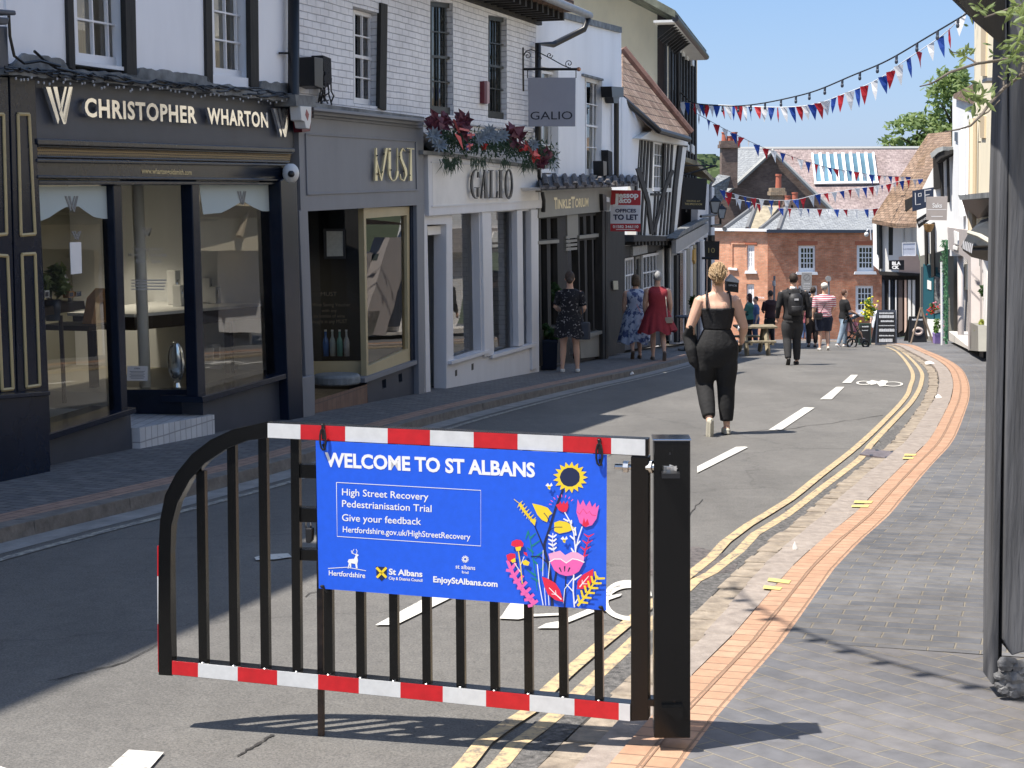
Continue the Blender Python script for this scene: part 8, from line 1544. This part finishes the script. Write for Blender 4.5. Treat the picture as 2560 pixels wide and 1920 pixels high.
flowers('topiary_ball', 'dark leafy ball shrub above the black planter on the right', 'shrub', 2468, 745, 31, (.2, .2, .24), [], 700, .05, None, 6, green=leafmat('dark_shrub_leaves', (.01, .035, .01), (.05, .11, .03), 8))
flowers('planter', 'navy square planter with clipped shrub standing against the pale dress shop', 'planter', 1370, 832, 25.6, (.17, .15, .13), [], 520, .04, (1350, 848, 1394, 922, M_navy), 7, green=MC['dark_shrub_leaves'])
flowers('topiary_ball', 'dark leafy ball beside the woman in the printed black dress', 'shrub', 1386, 733, 26.5, (.14, .14, .14), [], 420, .04, None, 8, green=MC['dark_shrub_leaves'])
flowers('topiary_ball', 'small dark wreath of leaves left of the woman in black', 'shrub', 1736, 756, 40, (.16, .16, .2), [], 300, .05, None, 9, green=MC['dark_shrub_leaves'])
# garlanded poles
gp = thing('garlanded_pole', 'white pole wound with green tinsel garland outside the taupe shopfront', 'pole', at(2354, 858, 42)); b = MB(); b.tube([at(2354, 655, 42), at(2355, 864, 42)], .035, 8); b.build('pole', M_white, gp); b = MB(); b.tube([at(2367, 600, 41), at(2366, 860, 41)], .035, 8); b.build('green_pole', mat('green_pole_paint', (.05, .2, .1), .6), gp)
rr = random.Random(6); b = MB()
for k in range(480):
    v = 602 + 250 * rr.random() ** 1.3; q = at(2365 + rr.gauss(0, 2.5) + (-8 * rr.random() if v < 680 else 0), v, 41 + rr.uniform(-.15, .15)); e_ = V((rr.gauss(0, 1), rr.gauss(0, 1), rr.gauss(0, 1))).normalized() * .07; f_ = V((rr.gauss(0, 1), rr.gauss(0, 1), rr.gauss(0, 1))).normalized() * .02; b.quad(q - e_, q - f_, q + e_, q + f_)
b.build('tinsel', leafmat('tinsel_green', (.03, .1, .05), (.12, .26, .14), 9), gp, uv=False)
# picnic bench
M_wood = mat('weathered_bench_wood', (.2, .16, .1), .85, .3, 6, .5, col2=(.32, .27, .18)); YB = 35.2
pb = thing('picnic_bench', 'weathered wooden picnic bench on the road edge in front of the standing group', 'picnic bench', at(1900, 886, YB)); zt_ = at(1900, 817, YB).z; x0, x1 = at(1842, 820, YB).x, at(1944, 820, YB).x; zgd = gz(YB)
for dy in (0, .16, .32, .48): b = MB(); b.box((x0, YB + dy, zt_ - .04), (x1, YB + dy + .14, zt_)); b.build('table_board', M_wood, pb)
for dy in (-.45, .82): b = MB(); b.box((x0, YB + dy, zt_ - .33), (x1 - .1, YB + dy + .2, zt_ - .29)); b.build('bench_seat', M_wood, pb)
for xx in (x0 + .2, x1 - .25):
    for s_ in (-1, 1): b = MB(); b.tube([(xx, YB + .31 + s_ * .15, zt_ - .04), (xx, YB + .31 + s_ * .62, zgd)], .055, 4); b.build('leg', M_wood, pb)
    b = MB(); b.box((xx + .05, YB - .45, zt_ - .38), (xx + .1, YB + 1.0, zt_ - .331)); b.build('cross_beam', M_wood, pb)
ct_ = thing('cafe_table', 'small dark round cafe table by the left shops behind the woman in red', 'table', at(1714, 860, 36)); c_ = at(1714, 793, 36); b = MB(); b.tube([c_, c_ + V((0, 0, .03))], .24, 18); b.build('table_top', M_char, ct_); b = MB(); b.tube([c_, V((c_.x, c_.y, gz(36) + .12))], .03, 8); b.tube([V((c_.x, c_.y, gz(36) + .1)), V((c_.x, c_.y, gz(36) + .14))], .18, 14); b.build('pedestal', M_black, ct_)
# road signs on posts
sg, pl = sign('road_sign', 'grey pedestrian zone sign plate on a pole in front of the brick house', 'road sign', 52, [(2004, 681), (2030, 681), (2029, 728), (2003, 728)], mat('grey_sign_face', (.36, .36, .36), .6), [(mat('sign_ring', (.25, .24, .24), .6), [ring(2017, 694, 9, 9, 2), [(2011, 700), (2022, 687), (2023, 688), (2012, 701)]]), (M_sw, [('ZONE', (2009, 708), (2025, 708), (2009, 711)), ('Mon-Sun', (2008, 714), (2026, 714), (2008, 717)), ('10am-5pm', (2008, 719), (2026, 719), (2008, 722))])]); bracket(sg, [at(2017, 728, 52.1), at(2018, 860, 52.1)], .04, 'pole', M_grey)
sg = thing('road_sign', 'small round grey sign on a thin pole behind the man in the cap', 'road sign', at(2071, 860, 50)); b = MB(); c_ = at(2071, 697, 50); b.tube([c_, c_ + V((0, .03, 0))], .095, 20); b.build('disc', MC['grey_sign_face'], sg); bracket(sg, [at(2072, 704, 50.05), at(2073, 862, 50.05)], .03, 'pole', M_grey)
sg = thing('street_pole', 'slim pole with red and white collar beside the suited man', 'pole', at(1934, 862, 50)); bracket(sg, [at(1936, 690, 50), at(1934, 862, 50)], .035, 'pole', M_grey); b = MB(); b.tube([at(1935, 702, 50), at(1935, 714, 50)], .055, 8); b.build('collar', M_pw, sg)
cc_ = thing('security_camera', 'white gooseneck street camera at the top right of the brick house', 'camera', at(2170, 590, 62)); b = MB(); b.ell(at(2166, 586, 62), (.09, .09, .1), 12, 8); b.build('dome', MC['white_plastic'], cc_, smooth=True); bracket(cc_, [at(2167, 578, 62), at(2170, 573, 62), at(2176, 575, 62), at(2178, 600, 62)], .03, 'arm', M_lgrey)
bx = thing('menu_case', 'black menu case with a pitched silver top behind the head of the woman in black', 'menu case', at(1832, 730, 44)); pl = sgnpl(1832, 710, 44, FACE); b = MB(); b.pp(pl, [(1816, 703), (1847, 706), (1846, 732), (1816, 728)], -.35, 0); b.build('case', M_bsign, bx); b = MB(); b.pp(pl, [(1816, 703), (1830, 687), (1849, 702), (1847, 707)], -.4, .04); b.build('pitched_top', mat('silver_top', (.5, .5, .5), .4), bx); bracket(bx, [pl.P(1822, 728), pl.P(1824, 870)], .04, 'post')
b = MB(); ptext(b, pl, 'SPICE', (1821, 711), (1842, 712), (1821, 715), .003); b.build('lettering', M_lgrey, bx, uv=False)
# brass number plate letters on the brick wall
b = MB(); ptext(b, P7L, 'BANK', (1891, 740), (1912, 742), (1891, 745), .06); b.build('wall_lettering', M_white, t7, uv=False)
# ---- drain cover, manhole, litter
dc = thing('drain_cover', 'rectangular iron drain cover in the gutter beside the yellow lines', 'drain cover', G(2205, 1136)); b = MB(); q = [G(u, v, .02) for u, v in ((2149, 1135), (2166, 1122), (2260, 1131), (2246, 1149))]; b.prism(q, (0, 0, -.03)); b.build('plate', mat('iron_plate', (.13, .11, .115), .6, .3, 12, .4), dc)
b = MB()
for (s_, t__) in ((.04, .3), (.04, .7), (.1, .3), (.1, .7), (.9, .3), (.9, .7), (.96, .3), (.96, .7)): c_ = q[0].lerp(q[3], t__).lerp(q[1].lerp(q[2], t__), s_); b.box(c_ - V((.012, .02, 0)), c_ + V((.012, .02, .002)))
b.build('slots', M_black, dc)
mh_ = MB(); q = [G(u, v, .0065) for u, v in ((1600, 1380), (1742, 1366), (1850, 1396), (1835, 1428), (1700, 1446), (1590, 1430))]; mh_.prism(q, (0, 0, -.01)); o = mh_.build('inspection_cover', mat('iron_mottled', (.07, .06, .065), .7, .7, 30, 1.0, col2=(.2, .175, .16)), None); tag(o, 'mottled iron inspection cover crossed by the yellow lines behind the gate post', 'manhole cover')
for i, (u, v, s_) in enumerate(((2323, 909, 12), (2346, 995, 8), (1580, 936, 5), (1987, 1375, 6))):
    q = G(u, v, .04); w_ = s_ * q.y / F; rr = random.Random(i); b = MB(); b.add([q + V((-w_, -w_, 0)), q + V((w_, -w_ * .6, .01)), q + V((w_ * .8, w_ * 1.5, .03)), q + V((-w_ * .7, w_, .02)), q + V((0, 0, .05))], [(0, 1, 4), (1, 2, 4), (2, 3, 4), (3, 0, 4)]); o = b.build('litter', M_wp2, None)
    tag(o, ('larger crumpled white paper in the far right gutter', 'small scrap of white paper beside the terracotta band', 'tiny white scrap at the left kerb', 'tiny white scrap in the near right gutter setts')[i], 'litter')
# ---- laurel branches, top right foreground
lr = thing('laurel_shrub', 'laurel branches with pale green leaves reaching in at the top right corner', 'shrub', at(2600, 160, 5.0)); YL = 4.9
for pts, r_ in (([(2640, 140), (2560, 144), (2510, 149), (2442, 159), (2376, 180), (2340, 203), (2325, 210), (2300, 216)], .006), ([(2640, 150), (2553, 187), (2510, 220), (2477, 256), (2452, 289), (2427, 314), (2399, 323), (2363, 329)], .006), ([(2640, -10), (2538, 18), (2502, 30), (2462, 43)], .006), ([(2442, 159), (2430, 150), (2400, 135), (2375, 128)], .003), ([(2510, 220), (2508, 200), (2495, 190)], .003), ([(2553, 187), (2560, 150), (2540, 140)], .004), ([(2325, 210), (2323, 202)], .002), ([(2452, 289), (2470, 280), (2500, 250)], .003)):
    b = MB(); n = len(pts); b.tube([at(u, v, YL + .15 * sin(i)) for i, (u, v) in enumerate(pts)], [r_ * (1.2 - i / n) for i in range(n)], 6); b.build('branch', mat('twig', (.13, .11, .09), .9), lr, smooth=True)
rr = random.Random(14); lvs = MB()
for (u, v, rad, n, axis) in ((2415, 135, 26, 20, 0), (2442, 245, 34, 34, 0), (2487, 135, 22, 8, 0), (2449, 22, 22, 18, 0), (2533, 152, 30, 22, 0), (2550, 105, 34, 22, 0), (2553, 15, 36, 30, 0), (2525, 185, 20, 12, 0), (2450, 285, 16, 10, 0), (2520, 50, 22, 10, 0), (2590, 60, 40, 30, 0)):
    c_ = at(u, v, YL)
    for k in range(n):
        a = rr.uniform(0, 2 * pi); dr = V((cos(a), rr.uniform(-.7, .7), sin(a) * .9 + .25)).normalized(); l_ = rad * YL / F * rr.uniform(.7, 1.25); w_ = l_ * .16; s_ = dr.cross(V((rr.gauss(0, 1), -1, rr.gauss(0, 1)))).normalized(); n_ = dr.cross(s_).normalized(); q = c_ + V((rr.gauss(0, .012), rr.gauss(0, .04), rr.gauss(0, .012)))
        b0 = len(lvs.v); P = [q, q + dr * l_ * .3 + s_ * w_ * .8, q + dr * l_ * .6 + s_ * w_, q + dr * l_, q + dr * l_ * .6 - s_ * w_, q + dr * l_ * .3 - s_ * w_ * .8, q + dr * l_ * .3 - n_ * w_ * .35, q + dr * l_ * .6 - n_ * w_ * .35]
        lvs.v += P; lvs.f += [[b0, b0 + 1, b0 + 6], [b0 + 1, b0 + 2, b0 + 7, b0 + 6], [b0 + 2, b0 + 3, b0 + 7], [b0, b0 + 6, b0 + 5], [b0 + 6, b0 + 7, b0 + 4, b0 + 5], [b0 + 7, b0 + 3, b0 + 4]]; lvs.m += [0] * 6
lvs.build('leaves', leafmat('laurel_leaves', (.05, .09, .03), (.24, .3, .1), 14), lr, uv=False)
